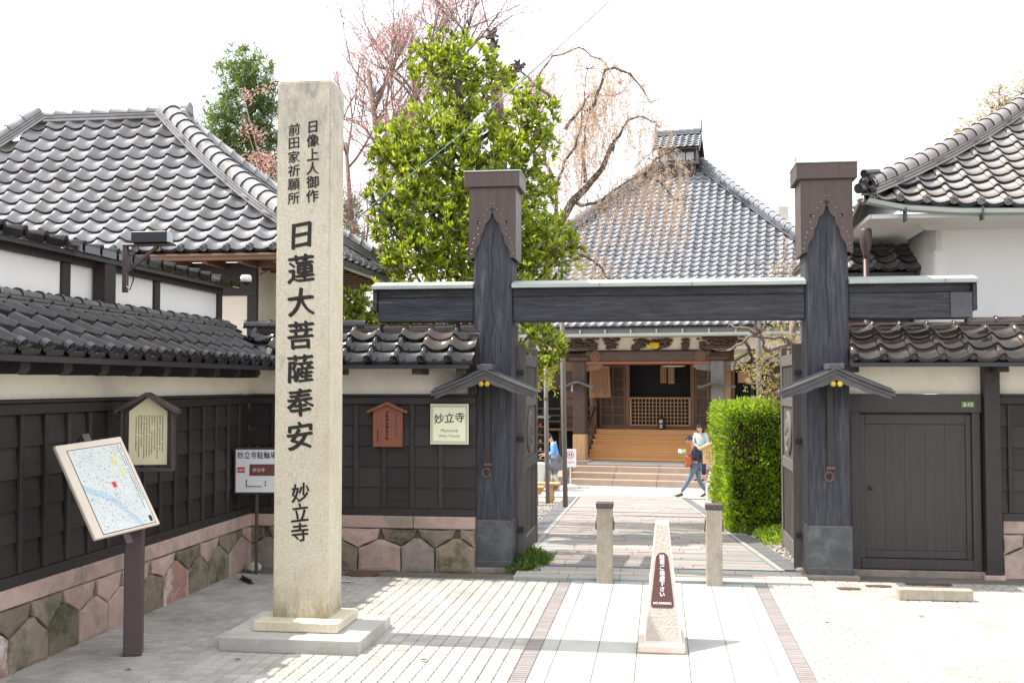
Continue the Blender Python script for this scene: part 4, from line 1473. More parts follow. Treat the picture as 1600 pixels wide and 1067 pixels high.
for s in (-1, 1):
    pr = [(0, 1.838), (s * .235, 1.70), (s * .235, 1.672), (0, 1.808)]
    V, F = prism(pr if s < 0 else pr[::-1], -.11, .09)
    part('roof_board', V, F, m_iron, nb)

# bicycle parking sign
bp_ = thing('parking_sign', 'white framed bicycle parking sign on a thin brown pole behind the stone pillar', 'sign', (-4.04, 10.55, 0), R(6))
box('pole', -.015, .015, .0, .03, 0, 1.28, m_iron, bp_)
box('frame', -.225, .225, -.025, -.001, .80, 1.265, m_iron, bp_)
box('sign_face', -.205, .205, -.030, -.026, .82, 1.245, m_signw, bp_, bev=0)
lettering('妙立寺駐輪場', .076, m_ink, bp_, (.01, -.032, 1.185), bold=.01, sx=.88)
box('red_box', -.19, -.11, -.033, -.031, 1.015, 1.07, m_inkr, bp_, bev=0)
lettering('駐輪場', .026, m_signw, bp_, (-.15, -.035, 1.04), bold=.01)
box('brown_box', -.065, .19, -.033, -.031, .985, 1.10, m_inkbr, bp_, bev=0)
lettering('妙立寺', .042, m_signw, bp_, (.03, -.035, 1.04), bold=.01)
box('route_line', -.10, .06, -.033, -.031, .873, .882, m_inkbr, bp_, bev=0)
box('route_line', -.10, -.091, -.033, -.031, .883, .93, m_inkbr, bp_, bev=0)
part('route_arrow', [(-.108, -.032, .93), (-.083, -.032, .93), (-.0955, -.032, .95)], [(0, 1, 2)], m_inkbr, bp_)
box('route_dots', .09, .105, -.033, -.031, .885, .90, m_inkbr, bp_, bev=0)
box('route_dots', .09, .105, -.033, -.031, .915, .93, m_inkbr, bp_, bev=0)
cl = thing('foot_iron', 'dark iron channel piece lying on the paving in the wall corner', 'metal piece', (-3.98, 10.15, .0), R(-52))
box('flange', -.16, .16, -.025, .025, 0, .012, m_blackm, cl)
box('web', -.16, .16, -.004, .004, .012, .04, m_blackm, cl)
rk = thing('loose_stone', 'small rounded grey stone lying in the wall corner by the sign pole', 'stone', (-4.12, 10.72, .04))
bm = bmesh.new()
bmesh.ops.create_icosphere(bm, subdivisions=2, radius=1)
for v in bm.verts:
    v.co = Vector((v.co.x * .075, v.co.y * .06, v.co.z * .055)) * random.uniform(.93, 1.07)
me = bpy.data.meshes.new('stone'); bm.to_mesh(me); bm.free(); me.materials.append(m_granitep)
obj('stone', me, rk)

# red-brown tablet and cream plaque on the back wall
tb = thing('wooden_tablet', 'reddish brown roofed wooden tablet with faded brush writing on the dark wall', 'sign', (-2.79, 10.955, 1.46))
V, F = prism([(-.155, -.20), (.155, -.20), (.155, .17), (0, .235), (-.155, .17)], -.012, .012)
tbb = part('tablet_board', V, F, m_redb, tb)
marks(-.045, .03, -.17, .17, 1, 9, 1, 3).build('lettering', m_ink, tbb).location = (0, -.0135, 0)
marks(.06, .12, -.12, .14, 1, 12, 1, 5).build('lettering', m_inkg, tbb).location = (0, -.0135, 0)
marks(-.125, -.085, -.15, -.02, 1, 3, 1, 6).build('lettering', m_ink, tbb).location = (0, -.0135, 0)
for s in (-1, 1):
    pr = [(0, .262), (s * .215, .165), (s * .205, .145), (0, .236)]
    V, F = prism(pr if s < 0 else pr[::-1], -.06, .03)
    part('roof_board', V, F, m_redb, tb)
pq = thing('name_plaque', 'square cream plaque with a double black border reading 妙立寺 Myouryuji (Ninja Temple)', 'sign', (-2.145, 10.955, 1.495))
box('plate', -.197, .197, -.01, .01, -.205, .205, m_cream, pq, bev=.001)
for (a, b, c, d) in ((-.185, .185, .186, .191), (-.185, .185, -.191, -.186), (-.185, -.180, -.186, .186), (.180, .185, -.186, .186),
                     (-.172, .172, .174, .177), (-.172, .172, -.177, -.174), (-.172, -.169, -.174, .174), (.169, .172, -.174, .174)):
    part('border_line', [(a, -.0108, c), (b, -.0108, c), (b, -.0108, d), (a, -.0108, d)], [(0, 1, 2, 3)], m_ink, pq)
lettering('妙立寺', .108, m_ink, pq, (0, -.0115, .055), bold=.012, slant=.07, ragged=.01, resol=4)
lettering('Myouryuji', .045, m_inkg, pq, (0, -.0115, -.065))
lettering('(Ninja Temple)', .036, m_inkg, pq, (0, -.0115, -.12))

# bollards
def bollard(x, label):
    b = thing('bollard', label, 'bollard', (x, 10.58, 0), 0, 'square stone bollards at the gate')
    box('shaft', -.075, .075, -.075, .075, -.02, .715, m_bollard, b, bev=.006)
    cp = box('metal_cap', -.082, .082, -.082, .082, .716, .765, m_iron, b, bev=.004)
    for s in (-1, 1):
        rr = [(s * .082 + s * .012 * math.sin(t), .0 + .028 * math.cos(t), .56 + .035 * math.sin(t)) for t in np.linspace(0, 6.28, 13)]
        V, F = sweep([(s * .085, .025 * math.cos(t), .545 + .04 * math.sin(t)) for t in np.linspace(0, 2 * math.pi, 13)], circ(.007, 6), True, None, Vector((1, 0, 0)))
        part('ring', V, F, m_rust, b, smooth=True)
        box('ring_plate', s * .079 - .005, s * .079 + .005, -.02, .02, .57, .62, m_rust, b, bev=.001)
    for k in range(3):
        part('rivet', *lathe([(.006, 0), (.004, .004)], 6), m_rivet, cp, loc=(-.05 + .05 * k, -.083, 0), rot=(R(90), 0, 0))
bollard(-.545, 'square stone bollard with rusty cap, the left one of the pair at the gate')
bollard(.49, 'square stone bollard with rusty cap, the right one of the pair by the hedge side')

# tapering no-parking stone
ns_ = thing('no_parking_stone', 'low tapering stone marker with brown no parking plate in the middle of the path', 'stone marker', (0.0, 7.96, 0))
box('foot', -.175, .16, -.13, .42, .0, .062, m_conest, ns_, bev=.012)
# leaning slab
yb0, yt0, H_ = -.085, .33, .875
def lean(x, z, off):
    t = (z - .062) / (H_ - .062)
    return (x, yb0 + (yt0 - yb0) * t + off, z)
wb, wt = .135, .048
def slabpoly(w0, w1, z0, z1, o0, o1):
    return [lean(-w0, z0, o0), lean(w0, z0, o0), lean(w1, z1, o0), lean(-w1, z1, o0), lean(-w0, z0, o1), lean(w0, z0, o1), lean(w1, z1, o1), lean(-w1, z1, o1)]
Fb = [(0, 1, 2, 3), (5, 4, 7, 6), (1, 5, 6, 2), (4, 0, 3, 7), (3, 2, 6, 7), (4, 5, 1, 0)]
V = [(-wb, yb0, .062), (wb, yb0, .062), (wt, yt0, H_), (-wt, yt0, H_), (-wb, .38, .062), (wb, .38, .062), (wt, .38, H_), (-wt, .38, H_)]
part('slab', V, Fb, m_conest, ns_)
def wz(z):
    t = (z - .062) / (H_ - .062)
    return wb + (wt - wb) * t
part('rough_face', [lean(-wz(.08) + .014, .08, -.002), lean(wz(.08) - .014, .08, -.002), lean(wz(.85) - .010, .85, -.002), lean(-wz(.85) + .010, .85, -.002)], [(0, 1, 2, 3)], m_bush, ns_)
pl_ = []
for t in np.linspace(0, math.pi, 11):
    pl_.append((.046 * math.cos(t), .615 + .046 * math.sin(t)))
pl_ += [(-.082, .315), (-.078, .300), (-.068, .292), (.068, .292), (.078, .300), (.082, .315)]
V = [lean(a, b, -.005) for a, b in pl_] + [lean(a, b, -.001) for a, b in pl_]
n = len(pl_)
F = [tuple(range(n))] + [((i + 1) % n, i, i + n, (i + 1) % n + n) for i in range(n)]
plt = part('plate', V, F, m_brownplate, ns_)
ang = math.atan2(yt0 - yb0, H_ - .062)
G = glyphs('駐車ご遠慮下さい', .0385, vertical=True, pitch=1.04, bold=.035)
o = G.build('lettering', m_inkw, ns_)
o.location = lean(0, .505, -.0065); o.rotation_euler = (-ang, 0, 0)
G = glyphs('NO PARKING', .024, bold=.02, sx=.9)
o = G.build('lettering', m_inkw, ns_)
o.location = lean(0, .322, -.0065); o.rotation_euler = (-ang, 0, 0)

# kerb block, covers
kbk = thing('kerb_block', 'long low rough granite block on the paving before the wicket door', 'stone block', (2.385, 10.11, 0))
box('block', -.315, .315, -.05, .05, .0, .10, m_bollard, kbk, bev=.008)
kbk = thing('kerb_block', 'low granite block cut off by the right edge of the view', 'stone block', (3.47, 10.15, 0))
box('block', -.315, .315, -.05, .05, .0, .10, m_bollard, kbk, bev=.008)
for (x, y, rx, ry, lab) in ((1.72, 10.55, .11, .055, 'oval rusty cover plate in the paving nearest the right gate post'), (2.02, 10.72, .12, .05, 'oval rusty cover plate in the paving just left of the wicket door step')):
    V, F = cyl(1, 1, 0, .004, 24)
    o = part('cover_plate', [(a * rx, b * ry, c) for a, b, c in V], F, m_rust, None, loc=(x, y, .002))
    tag(o, lab, 'cover plate')
o = box('cover_plate', 2.30, 2.72, 10.82, 10.92, .001, .006, m_rust, None, bev=.001)
tag(o, 'rectangular rusty cover plate in the shade before the wicket door', 'cover plate')
V, F = cyl(.17, .17, 0, .005, 24)
o = part('cover_plate', V, F, m_rust, None, loc=(-2.98, 10.72, .001)); tag(o, 'round rusty cover plate at the foot of the wall between pillar and gate', 'cover plate')
V, F = cyl(.12, .12, 0, .005, 24)
o = part('cover_plate', V, F, m_rust, None, loc=(1.18 + .3, 12.1, gz(12.1) - .02)); tag(o, 'small round rusty cover plate in the gravel just inside the gate', 'cover plate')
pp = part('scrap_paper', [(-.05, -.02, .003), (.05, -.03, .006), (.04, .03, .003), (-.05, .02, .004)], [(0, 1, 2, 3)], m_signw, None, loc=(-3.02, 10.25, .002))
tag(pp, 'scrap of white paper on the paving beside the stone pillar', 'paper')

# spotlight on the wall bracket
sp = thing('wall_spotlight', 'dark box spotlight on an angled bracket above the left wall', 'spotlight', (-4.28, 8.25, 2.99))
box('mast', -.02, .02, -.02, .02, -.35, .02, m_iron, sp)
box('arm', -.02, .42, -.025, .025, .02, .04, m_iron, sp)
V, F = sweep([(0, 0, -.2), (.27, 0, .02)], [(-.015, -.01), (.015, -.01), (.015, .01), (-.015, .01)])
part('brace', V, F, m_iron, sp)
box('housing', .07, .37, -.06, .06, .042, .135, m_blackm, sp, bev=.006)
box('lens', .371, .378, -.05, .05, .05, .13, m_glass, sp, bev=0)
tube('cord', [(.02, 0, .02), (.05, -.02, -.1), (.08, -.02, -.25), (.05, -.02, -.33), (.02, -.02, -.30)], .006, m_blackm, sp)
# dome camera
dc = thing('dome_camera', 'small white dome security camera under the eave at the wall corner', 'camera', (-4.33, 10.95, 2.98))
part('mount', *lathe([(.055, .0), (.06, .05), (.045, .07)], 16), m_white_plastic, dc, smooth=True)
part('dome', *lathe([(.01, -.045), (.035, -.035), (.048, -.015), (.05, -.001)], 16), m_blackm, dc, smooth=True)

# overhead cable
cb = tube('overhead_cable', [(-5.2, 12.4, 2.96), (-3.725, 12.547, 3.776), (-2.203, 12.705, 5.0), (-.567, 12.871, 6.488), (2.0, 13.1, 8.9), (6, 13.5, 12.8)], .0065, m_teal, None, n=6)
tag(cb, 'thin teal overhead cable rising diagonally across the trees', 'cable')

# ================================================================== LEFT BUILDING (hipped silver tile roof)
lb = thing('tiled_building', 'low building with a broad hipped silver tile roof behind the left wall', 'building', (-3.8, 11.7, 0))
hF = hlin(.80, .142)
hE = hlin(.5527, .0677)
ez = 3.40
def lf1(u, d):
    return 0.0
roof(lb, (0, 0, ez), (1, 0, 0), (0, 1, 0), lambda d: -6.6 + d * 1.13, lambda d: -d * 1.447, 1.9, hF, .272, .215, m_tsil, 300, amp=1.25, thick=.034, mat2=m_tsil)
roof(lb, (0, 0, ez), (0, 1, 0), (-1, 0, 0), lambda d: d * .691, lambda d: 3.8 - d * .691, 2.75, hE, .272, .215, m_tsil, 120, amp=1.3, thick=.026)
def hipline(x0, y0, x1, y1, n=9):
    out = []
    for i in range(n + 1):
        f = i / n
        out.append((x0 + (x1 - x0) * f, y0 + (y1 - y0) * f, ez + 1.52 * f + .512 * f * f + .05))
    return out
ridge(lb, hipline(.02, -.02, -2.75, 1.9), m_tsil, r=.125, seg=.2, courses=3, cw=.27, ch=.034)
ridge(lb, hipline(.02, 3.82, -2.75, 1.9), m_tsil, r=.125, seg=.2, courses=3, cw=.27, ch=.034)
ridge(lb, hipline(-6.62, -.02, -4.45, 1.9), m_tsil, r=.10, seg=.24, courses=3, cw=.27, ch=.034)
ridge(lb, [(-4.55, 1.9, ez + 2.02), (-2.45, 1.9, ez + 2.02)], m_tsil, r=.075, seg=.27, courses=2, cw=.24, ch=.045)
for x in (-4.58, -2.42):
    V, F = cyl(.10, .10, -.05, .05, 16)
    part('ridge_end_tile', V, F, m_tsil, lb, loc=(x, 1.9, ez + 2.14), rot=(0, R(90), 0))
    box('ridge_end_plate', x - .05, x + .05, 1.75, 2.05, ez + 1.9, ez + 2.12, m_tsil, lb, bev=.02)
box('plaster_wall', -5.9, -.95, .62, 3.2, 0, 3.345, m_plaster, lb, bev=0)
for x in (-.99, -2.6, -4.5):
    box('wall_post', x - .06, x + .06, .60, .66, 0, 3.22, m_dark, lb)
box('wall_beam', -5.9, -.93, .585, .65, 2.95, 3.34, m_dark, lb)
for k in range(6):
    y = .58 - k * .105
    box('eave_board', -6.5, -.05 - .0, y - .1, y - .004, 3.345 - .012 * (k) * 0 + .0, 3.362, m_eave, lb, bev=.002)
for x in np.arange(-6.4, -.1, .42):
    box('rafter', x, x + .06, .02, .60, 3.27, 3.343, m_eave, lb)
box('fascia', -6.6, .0, -.03, .01, 3.30, 3.375, m_eave, lb)
box('fascia', -.01, .03, .0, 3.8, 3.30, 3.375, m_eave, lb)
for y in np.arange(.5, 3.6, .3):
    box('rafter', -.95, -.02, y, y + .06, 3.27, 3.343, m_eave, lb)
for k in range(8):
    box('eave_board', -.93 + k * .115, -.93 + k * .115 + .111, .62, 3.75, 3.345, 3.36, m_eave, lb, bev=.002)
box('rain_gutter', .04, .13, -.05, 3.85, 3.28, 3.35, m_sleeve, lb)
V, F = lathe([(.04, -.45), (.045, -.1), (.09, .02), (.10, .16), (.085, .22)], 12)
part('rain_hopper', V, F, m_sleeve, lb, smooth=True, loc=(.10, .35, 3.1))
tube('downpipe', [(.10, .35, 2.8), (.10, .35, 0)], .035, m_sleeve, lb)

# ================================================================== STOREHOUSE (right)
kr = thing('plastered_storehouse', 'white plastered storehouse with curved tile eaves and copper gutter beyond the right wall', 'building', (2.2, 11.9, 0))
kz = 3.70
def klift(u, d):
    return .15 * math.exp(-max(0, u - d) / .9) * max(0, 1 - d / 2.5) + .03
hK = hlin(.56, .045)
roof(kr, (0, 0, kz), (1, 0, 0), (0, 1, 0), lambda d: d, lambda d: 8.5, 3.2, hK, .272, .215, m_tkura, 230, lift=klift, amp=1.35, thick=.028, mat2=m_tkura)
roof(kr, (0, 6.4, kz), (0, -1, 0), (1, 0, 0), lambda d: d, lambda d: 6.4 - d, 3.0, hK, .272, .215, m_tkura, 60, lift=lambda u, d: .15 * math.exp(-max(0, 6.4 - u - d) / .9) * max(0, 1 - d / 2.5) + .03, amp=1.35, thick=.028)
pts = []
for i in range(14):
    t = 3.2 * i / 13
    pts.append((t, t, kz + hK(t) + .15 * max(0, 1 - t / 2.5) + .06))
ridge(kr, pts, m_tkura, r=.10, seg=.22, courses=3, cw=.2, ch=.032)
for (dx, dz, r0, nm) in ((-.10, .02, .055, 'corner_tile'), (-.03, .19, .045, 'corner_tile')):
    V, F = cyl(r0, r0 * .9, -.02, .24, 14)
    part(nm, V, F, m_tblk, kr, loc=(dx - .02, dx - .02, kz + .24 + dz), rot=(R(80), 0, R(135)))
box('demon_tile', -.06, .10, -.02, .12, kz + .24, kz + .42, m_tblk, kr, bev=.03, rot=(0, 0, R(45)))
for k in range(5):
    V, F = lathe([(.045, 0), (.04, .03), (.015, .045)], 10)
    part('tile_boss', V, F, m_tblk, kr, loc=(.0 + .05 * math.cos(k * 1.3), -.05, kz + .32 + .06 * math.sin(k * 1.3)), rot=(R(90), 0, R(20)))
box('plaster_wall', .86, 8.5, .72, 6.0, 0, 3.80, m_plasterw, kr, bev=.05)
box('corner_pilaster', .82, .98, .70, .95, 0, 3.4, m_plasterw, kr, bev=.02)
# coved plaster soffit
prof = [(.0, 3.70), (.0, 3.655), (.35, 3.665), (.62, 3.67), (.72, 3.62), (.74, 3.76)]
def soff(name, pf, x0, x1, n=1):
    V, F = [], []
    for x, k in ((x0, 0), (x1, 1)):
        for y, z in pf:
            V.append((x + (y if k == 0 else 0), y, z))
    n_ = len(pf)
    for i in range(n_):
        j = (i + 1) % n_
        F.append((i, j, j + n_, i + n_))
    F.append(tuple(range(n_))[::-1]); F.append(tuple(range(n_, 2 * n_)))
    return part(name, V, F, m_plasterw, kr)
soff('coved_soffit', prof, 0.02, 8.5)
V, F = [], []
for y_, k in ((0, 0), (6.0, 1)):
    for d_, z in prof:
        V.append((d_, y_ + (d_ if k == 0 else 0), z))
for i in range(6):
    j = (i + 1) % 6
    F.append((i, i + 6, j + 6, j))
F.append(tuple(range(6)))
part('coved_soffit', V, F, m_plasterw, kr)
# gutter and brackets, leader
gp = [(-.02, -.06, kz + .16), (.35, -.06, kz + .075), (.9, -.06, kz + .03), (2, -.06, kz + .01), (8.5, -.06, kz + .0)]
V, F = sweep(gp, [(-.05, .0), (-.045, -.045), (.0, -.065), (.045, -.045), (.05, .0), (.04, .0), (.0, -.05), (-.04, .0)], True)
part('rain_gutter', V, F, m_patina, kr)
for x in (.35, 1.12, 1.88, 2.65, 3.4):
    box('gutter_bracket', x - .008, x + .008, -.13, -.0, kz - .09, kz + .05, m_sleeve, kr, bev=0)
gp = [(-.06, -.02, kz + .16), (-.06, .35, kz + .075), (-.06, .9, kz + .03), (-.06, 6.0, kz + .0)]
V, F = sweep(gp, [(-.05, .0), (-.045, -.045), (.0, -.065), (.045, -.045), (.05, .0), (.04, .0), (.0, -.05), (-.04, .0)], True)
part('rain_gutter', V, F, m_copper, kr)
V, F = lathe([(.04, -.18), (.045, -.06), (.09, .06), (.095, .2), (.08, .22)], 12)
part('rain_hopper', [(a * .7, b * .7, c) for a, b, c in V], F, m_copper, kr, smooth=True, loc=(.0, .22, 3.36))
tube('downpipe', [(.0, .22, 3.25), (.0, .22, .0)], .032, m_copper, kr)

# old tile roof behind the storehouse
ob = thing('outbuilding', 'dark old tiled roof glimpsed between the right gate post and the storehouse', 'building', (1.72, 13.4, 0))
roof(ob, (0, 0, 3.25), (1, 0, 0), (0, 1, 0), lambda d: 0, lambda d: 1.30, .62, hlin(.50, 0), .27, .23, m_tgrey, 60, amp=1.4, thick=.03)
ridge(ob, [(0, .66, 3.54), (1.32, .66, 3.54)], m_tgrey, r=.05, seg=.3, courses=2, cw=.18, ch=.035)
box('wall', .1, 1.28, .35, 1.1, -.3, 3.3, m_brownd, ob, bev=0)
box('eave_board', 0, 1.3, .02, .35, 3.17, 3.21, m_brownd, ob)

wt_ = thing('rooftop_tank', 'small pale cylindrical tank far behind the temple roof', 'tank', (7.6, 71, 0))
part('tank', *lathe([(.55, 0), (.55, 1.5), (.2, 1.9)], 14), m_conc, wt_, smooth=False, loc=(0, 0, 11.7))
box('tower', -1.6, 1.6, -1, 1, -1.2, 11.7, m_conc, wt_)
at_ = thing('antenna_mast', 'thin antenna mast standing right of the far tank', 'antenna', (8.6, 71, 0))
box('mast', -.03, .03, -.03, .03, -1.2, 16.4, m_greyw, at_, bev=0)
for zz, w in ((15.6, .7), (14.9, .9), (14.2, .6)):
    box('rod', -w / 2, w / 2, -.02, .02, zz, zz + .05, m_greyw, at_, bev=0)

# ================================================================== TEMPLE HALL
T = thing('temple_hall', 'main temple hall with a steep grey tiled pyramid roof, porch and broad wooden stairs', 'temple', (-.4, 34.0, 0), R(-8))
GZ = LOW
# stone platform and steps
box('platform', -7.5, 7.5, -.75, 9, GZ - .1, -.56, m_step, T, bev=.02)
x = -7.4
while x < 7.3:
    w = random.uniform(.9, 1.3)
    box('platform_slab', x, min(x + w, 7.4) - .01, -.85, .3, -.558, -.50, m_conc if -2.3 < x < 1.6 else m_step, T, bev=.01)
    x += w
for k in range(3):
    y0 = -1.75 + .30 * k
    x = -2.15
    for w in (1.35, 1.3, 1.45):
        box('stone_step', x, x + w - .006, y0, y0 + .31 - .003, GZ - .05, GZ + .175 * (k + 1), m_step, T, bev=.012)
        x += w
for x in (-2.35, 2.1):
    V, F = prism([(0, 0), (.18, 0), (.18, .1), (0, .1)], 0, 1)
    pts = [(x, -1.95, GZ + .14), (x, -1.1, -.62)]
    V, F = sweep(pts, [(-.11, -.14), (.11, -.14), (.11, .12), (-.11, .12)])
    part('step_cheek', V, F, m_step, T)
# wooden stairs
zs0, zs1 = -.50, .42
n = 6
for k in range(n):
    z1 = zs0 + (zs1 - zs0) * (k + 1) / n
    v0 = .55 + .28 * k
    box('stair_tread', -2.05, 2.0, v0 - .02, v0 + .30, z1 - .045, z1, m_stair, T, bev=.006)
    box('stair_riser', -2.03, 1.98, v0, v0 + .02, z1 - .153 , z1 - .047, m_stair, T, bev=0)
for x in (-2.12, 2.03):
    V, F = sweep([(x, .45, -.45), (x, 2.2, .47)], [(-.05, -.12), (.05, -.12), (.05, .12), (-.05, .12)])
    part('stair_string', V, F, m_brown, T)
    V, F = sweep([(x, .5, .25), (x, 2.2, 1.15)], circ(.045, 8))
    part('handrail', V, F, m_brownd, T)
    box('newel_post', x - .06, x + .06, .42, .54, -.5, .45, m_brownd, T)
    box('newel_post', x - .06, x + .06, 2.15, 2.27, .4, 1.35, m_brownd, T)
    for q in (.95, 1.5):
        box('baluster', x - .025, x + .025, q, q + .05, -.3 + (q - .5) * .53, .27 + (q - .5) * .53, m_brownd, T)
box('veranda_floor', -7, 7, 2.24, 3.0, .34, .42, m_brown, T)
for x in np.arange(-6.9, -2.3, .5):
    box('veranda_stud', x, x + .1, 2.35, 2.45, -.5, .34, m_brownd, T)
box('underfloor_shade', -7, 7, 2.9, 3.1, -.5, .34, m_black, T, bev=0)  # black sheet painting the shade beneath the veranda
for zz in (.62, .82, 1.05):
    box('veranda_rail', -7, -2.2, 2.3, 2.36, zz, zz + .06, m_brownd, T)
    box('veranda_rail', 2.2, 7, 2.3, 2.36, zz, zz + .06, m_brownd, T)
for x in (-6.5, -5.2, -3.9, -2.7, 2.7, 3.9, 5.2, 6.5):
    box('rail_post', x - .05, x + .05, 2.28, 2.38, .42, 1.15, m_brownd, T)
# porch pillars
for x in (-2.15, 2.13):
    box('porch_pillar', x - .2, x + .2, -.2, .2, .35, 2.62, m_greyw if x > 0 else m_brownd, T, bev=.03)
    box('pillar_foot', x - .205, x + .205, -.205, .205, -.46, .348, m_honey if x < 0 else m_greyw, T, bev=.03)
    box('pillar_stone', x - .32, x + .32, -.32, .32, -.50, -.46, m_conc, T, bev=.02)
    # curved canopy on the pillar
    top = [(u * .56, 1.93 + .12 * math.cos(u * math.pi) * .8 - .02 + .06 * abs(u) ** 3) for u in np.linspace(-1, 1, 17)]
    V, F = prism([(a, b) for a, b in top][::-1] + [(a, b - .07) for a, b in top], -.52, -.2)
    part('pillar_canopy', V, F, m_canopy, T, loc=(x, 0, 0))
    # bracket and scroll noses
    box('bracket_block', x - .3, x + .3, -.22, .22, 2.64, 2.76, m_brownd, T, bev=.03)
    box('bracket_arm', x - .55, x + .55, -.12, .12, 2.98, 3.10, m_brownd, T, bev=.03)
    for q in (-.45, 0, .45):
        box('bearing_block', x + q - .1, x + q + .1, -.14, .14, 3.1, 3.2, m_brownd, T, bev=.02)
    for s in (-1, 1):
        pr = [(0, 2.30), (.42, 2.36), (.55, 2.46), (.48, 2.56), (.3, 2.6), (0, 2.6)]
        pr = [(x + s * (.2 + a), b) for a, b in pr]
        V, F = prism(pr if s > 0 else pr[::-1], -.07, .07)
        part('scroll_bracket', V, F, m_greyw if x > 0 else m_brown, T)
# rainbow beam
box('tie_beam', -1.95, 1.93, -.14, .14, 2.62, 2.95, m_brownd, T, bev=.04)
box('tie_beam_lip', -1.95, 1.93, -.12, .12, 2.53, 2.615, m_redb, T, bev=.01)
for s in (-1, 1):
    V, F = lathe([(.17, 0), (.17, .02), (.12, .035), (.10, .01), (.05, .01), (.04, .03), (.0, .03)], 18)
    part('carved_swirl', V, F, m_brown, T, loc=(s * 1.62, -.15, 2.78), rot=(R(90), 0, 0))
# frieze: pale plaster with dark carved pieces
box('frieze_plaster', -6.5, 6.5, .02, .06, 2.97, 3.42, m_plaster, T, bev=0)
r_ = random.Random(11)
def carve(x0, x1, z0, z1, mat, nm, y=-.06, nb=26):
    G = Geo()
    for k in range(nb):
        cx, cz = r_.uniform(x0 + .06, x1 - .06), r_.uniform(z0 + .04, z1 - .04)
        rr = r_.uniform(.04, .09)
        V, F = lathe([(rr, 0), (rr * .8, .03), (rr * .3, .05)], 7)
        G.add(V, F, Matrix.Translation((cx, y, cz)) @ Matrix.Rotation(R(90), 4, 'X') @ Matrix.Diagonal((1.5, .8, 1, 1)))
    return G.build(nm, mat, T)
carve(-1.38, -.9, 2.98, 3.35, m_brownd, 'carved_strut', nb=20)
carve(-.5, .75, 2.97, 3.32, m_brownd, 'carved_dragon', nb=44)
carve(-.05, .38, 3.0, 3.22, m_gold, 'gilt_carving', y=-.12, nb=14)
carve(1.02, 1.3, 2.98, 3.35, m_brownd, 'carved_strut', nb=12)
carve(1.45, 2.9, 3.05, 3.38, m_brownd, 'carved_bracket', nb=34)
carve(-3.2, -1.5, 3.05, 3.38, m_brownd, 'carved_bracket', nb=38)
box('eave_beam', -7, 7, -.1, .1, 3.36, 3.46, m_brown, T)
box('eave_soffit', -7, 7.6, -.95, 2.4, 3.47, 3.53, m_brownd, T, bev=0)
# wall of the hall
box('hall_floor', -7, 7, 2.5, 6, .36, .42, m_brown, T, bev=0)
def wallp(x0, x1, z0, z1, mat, nm='wall_panel', y=2.5, th=.06, bev=.004):
    return box(nm, x0, x1, y, y + th, z0, z1, mat, T, bev)
box('dark_interior', -1.03, 1.05, 2.9, 3.0, .45, 2.6, m_black, T, bev=0)  # black panels here and in the wings paint the rooms' darkness
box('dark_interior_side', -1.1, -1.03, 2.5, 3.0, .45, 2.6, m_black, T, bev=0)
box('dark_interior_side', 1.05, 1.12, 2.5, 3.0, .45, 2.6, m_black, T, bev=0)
wallp(-1.13, -1.0, .44, 2.6, m_brown, 'door_jamb', 2.46, .1)
wallp(1.02, 1.15, .44, 2.6, m_brown, 'door_jamb', 2.46, .1)
wallp(-2.6, 2.6, 2.55, 2.95, m_brown, 'head_beam', 2.44, .12)
wallp(-2.6, 2.6, .42, .50, m_brown, 'sill_beam', 2.44, .12)
# panelled doors left and right of the opening
for s, x0, x1 in ((-1, -2.02, -1.14), (1, 1.16, 2.02)):
    wallp(x0, x1, .5, 2.55, m_brownd, 'door_panel', 2.52, .04)
    xm = (x0 + x1) / 2
    for xx in (x0, xm - .03, x1 - .07):
        wallp(xx, xx + .07, .5, 2.55, m_brown, 'door_stile', 2.47, .05)
    for zz in (.5, .85, 1.12, 1.45, 1.72, 2.05, 2.48):
        wallp(x0, x1, zz, zz + .055, m_brown, 'door_rail', 2.475, .045)
for x in (-2.22, 2.22):
    V, F = cyl(.13, .13, .42, 2.6, 16)
    part('round_column', V, F, m_honey if x > 0 else m_brown, T, smooth=True, loc=(x, 2.42, 0))
# lattice in the opening
lt = box('lattice', -.99, 1.01, 2.46, 2.50, 1.42, 1.47, m_honey, T)
def lsub(x0, x1, z0, z1, nm='lattice_bar', y0=2.465, y1=2.49):
    return box(nm, x0 - lt.location.x, x1 - lt.location.x, y0 - lt.location.y, y1 - lt.location.y, z0 - lt.location.z, z1 - lt.location.z, m_honey, lt, bev=0)
lsub(-.99, -.94, .52, 1.418, 'lattice_stile'); lsub(.96, 1.01, .52, 1.418, 'lattice_stile'); lsub(-.938, .958, .52, .57, 'lattice_rail')
for k in range(1, 16):
    x = -.938 + 1.896 * k / 16
    lsub(x - .011, x + .011, .572, 1.417)
for k in range(1, 7):
    z = .572 + .845 * k / 7
    lsub(-.938, .958, z - .011, z + .011, y0=2.452, y1=2.464)
# hanging banners and lamp inside
for x in (.02, .28):
    bn = part('banner', *prism([(x, 1.95 if x < .1 else 1.93), (x + .2, 1.95 if x < .1 else 1.93), (x + .2, 2.5), (x, 2.5)], 2.56, 2.57), m_honey, T)
    for q in range(4):
        box('banner_stripe', x + .02 + q * .05, x + .04 + q * .05, 2.553, 2.557, 1.97, 2.48, m_brownd, T, bev=0)
V, F = lathe([(.05, 0), (.35, .02), (.42, .05), (.40, .055)], 20)
part('ceiling_lamp', V, F, m_plaster, T, smooth=True, loc=(.45, 2.7, 2.47))
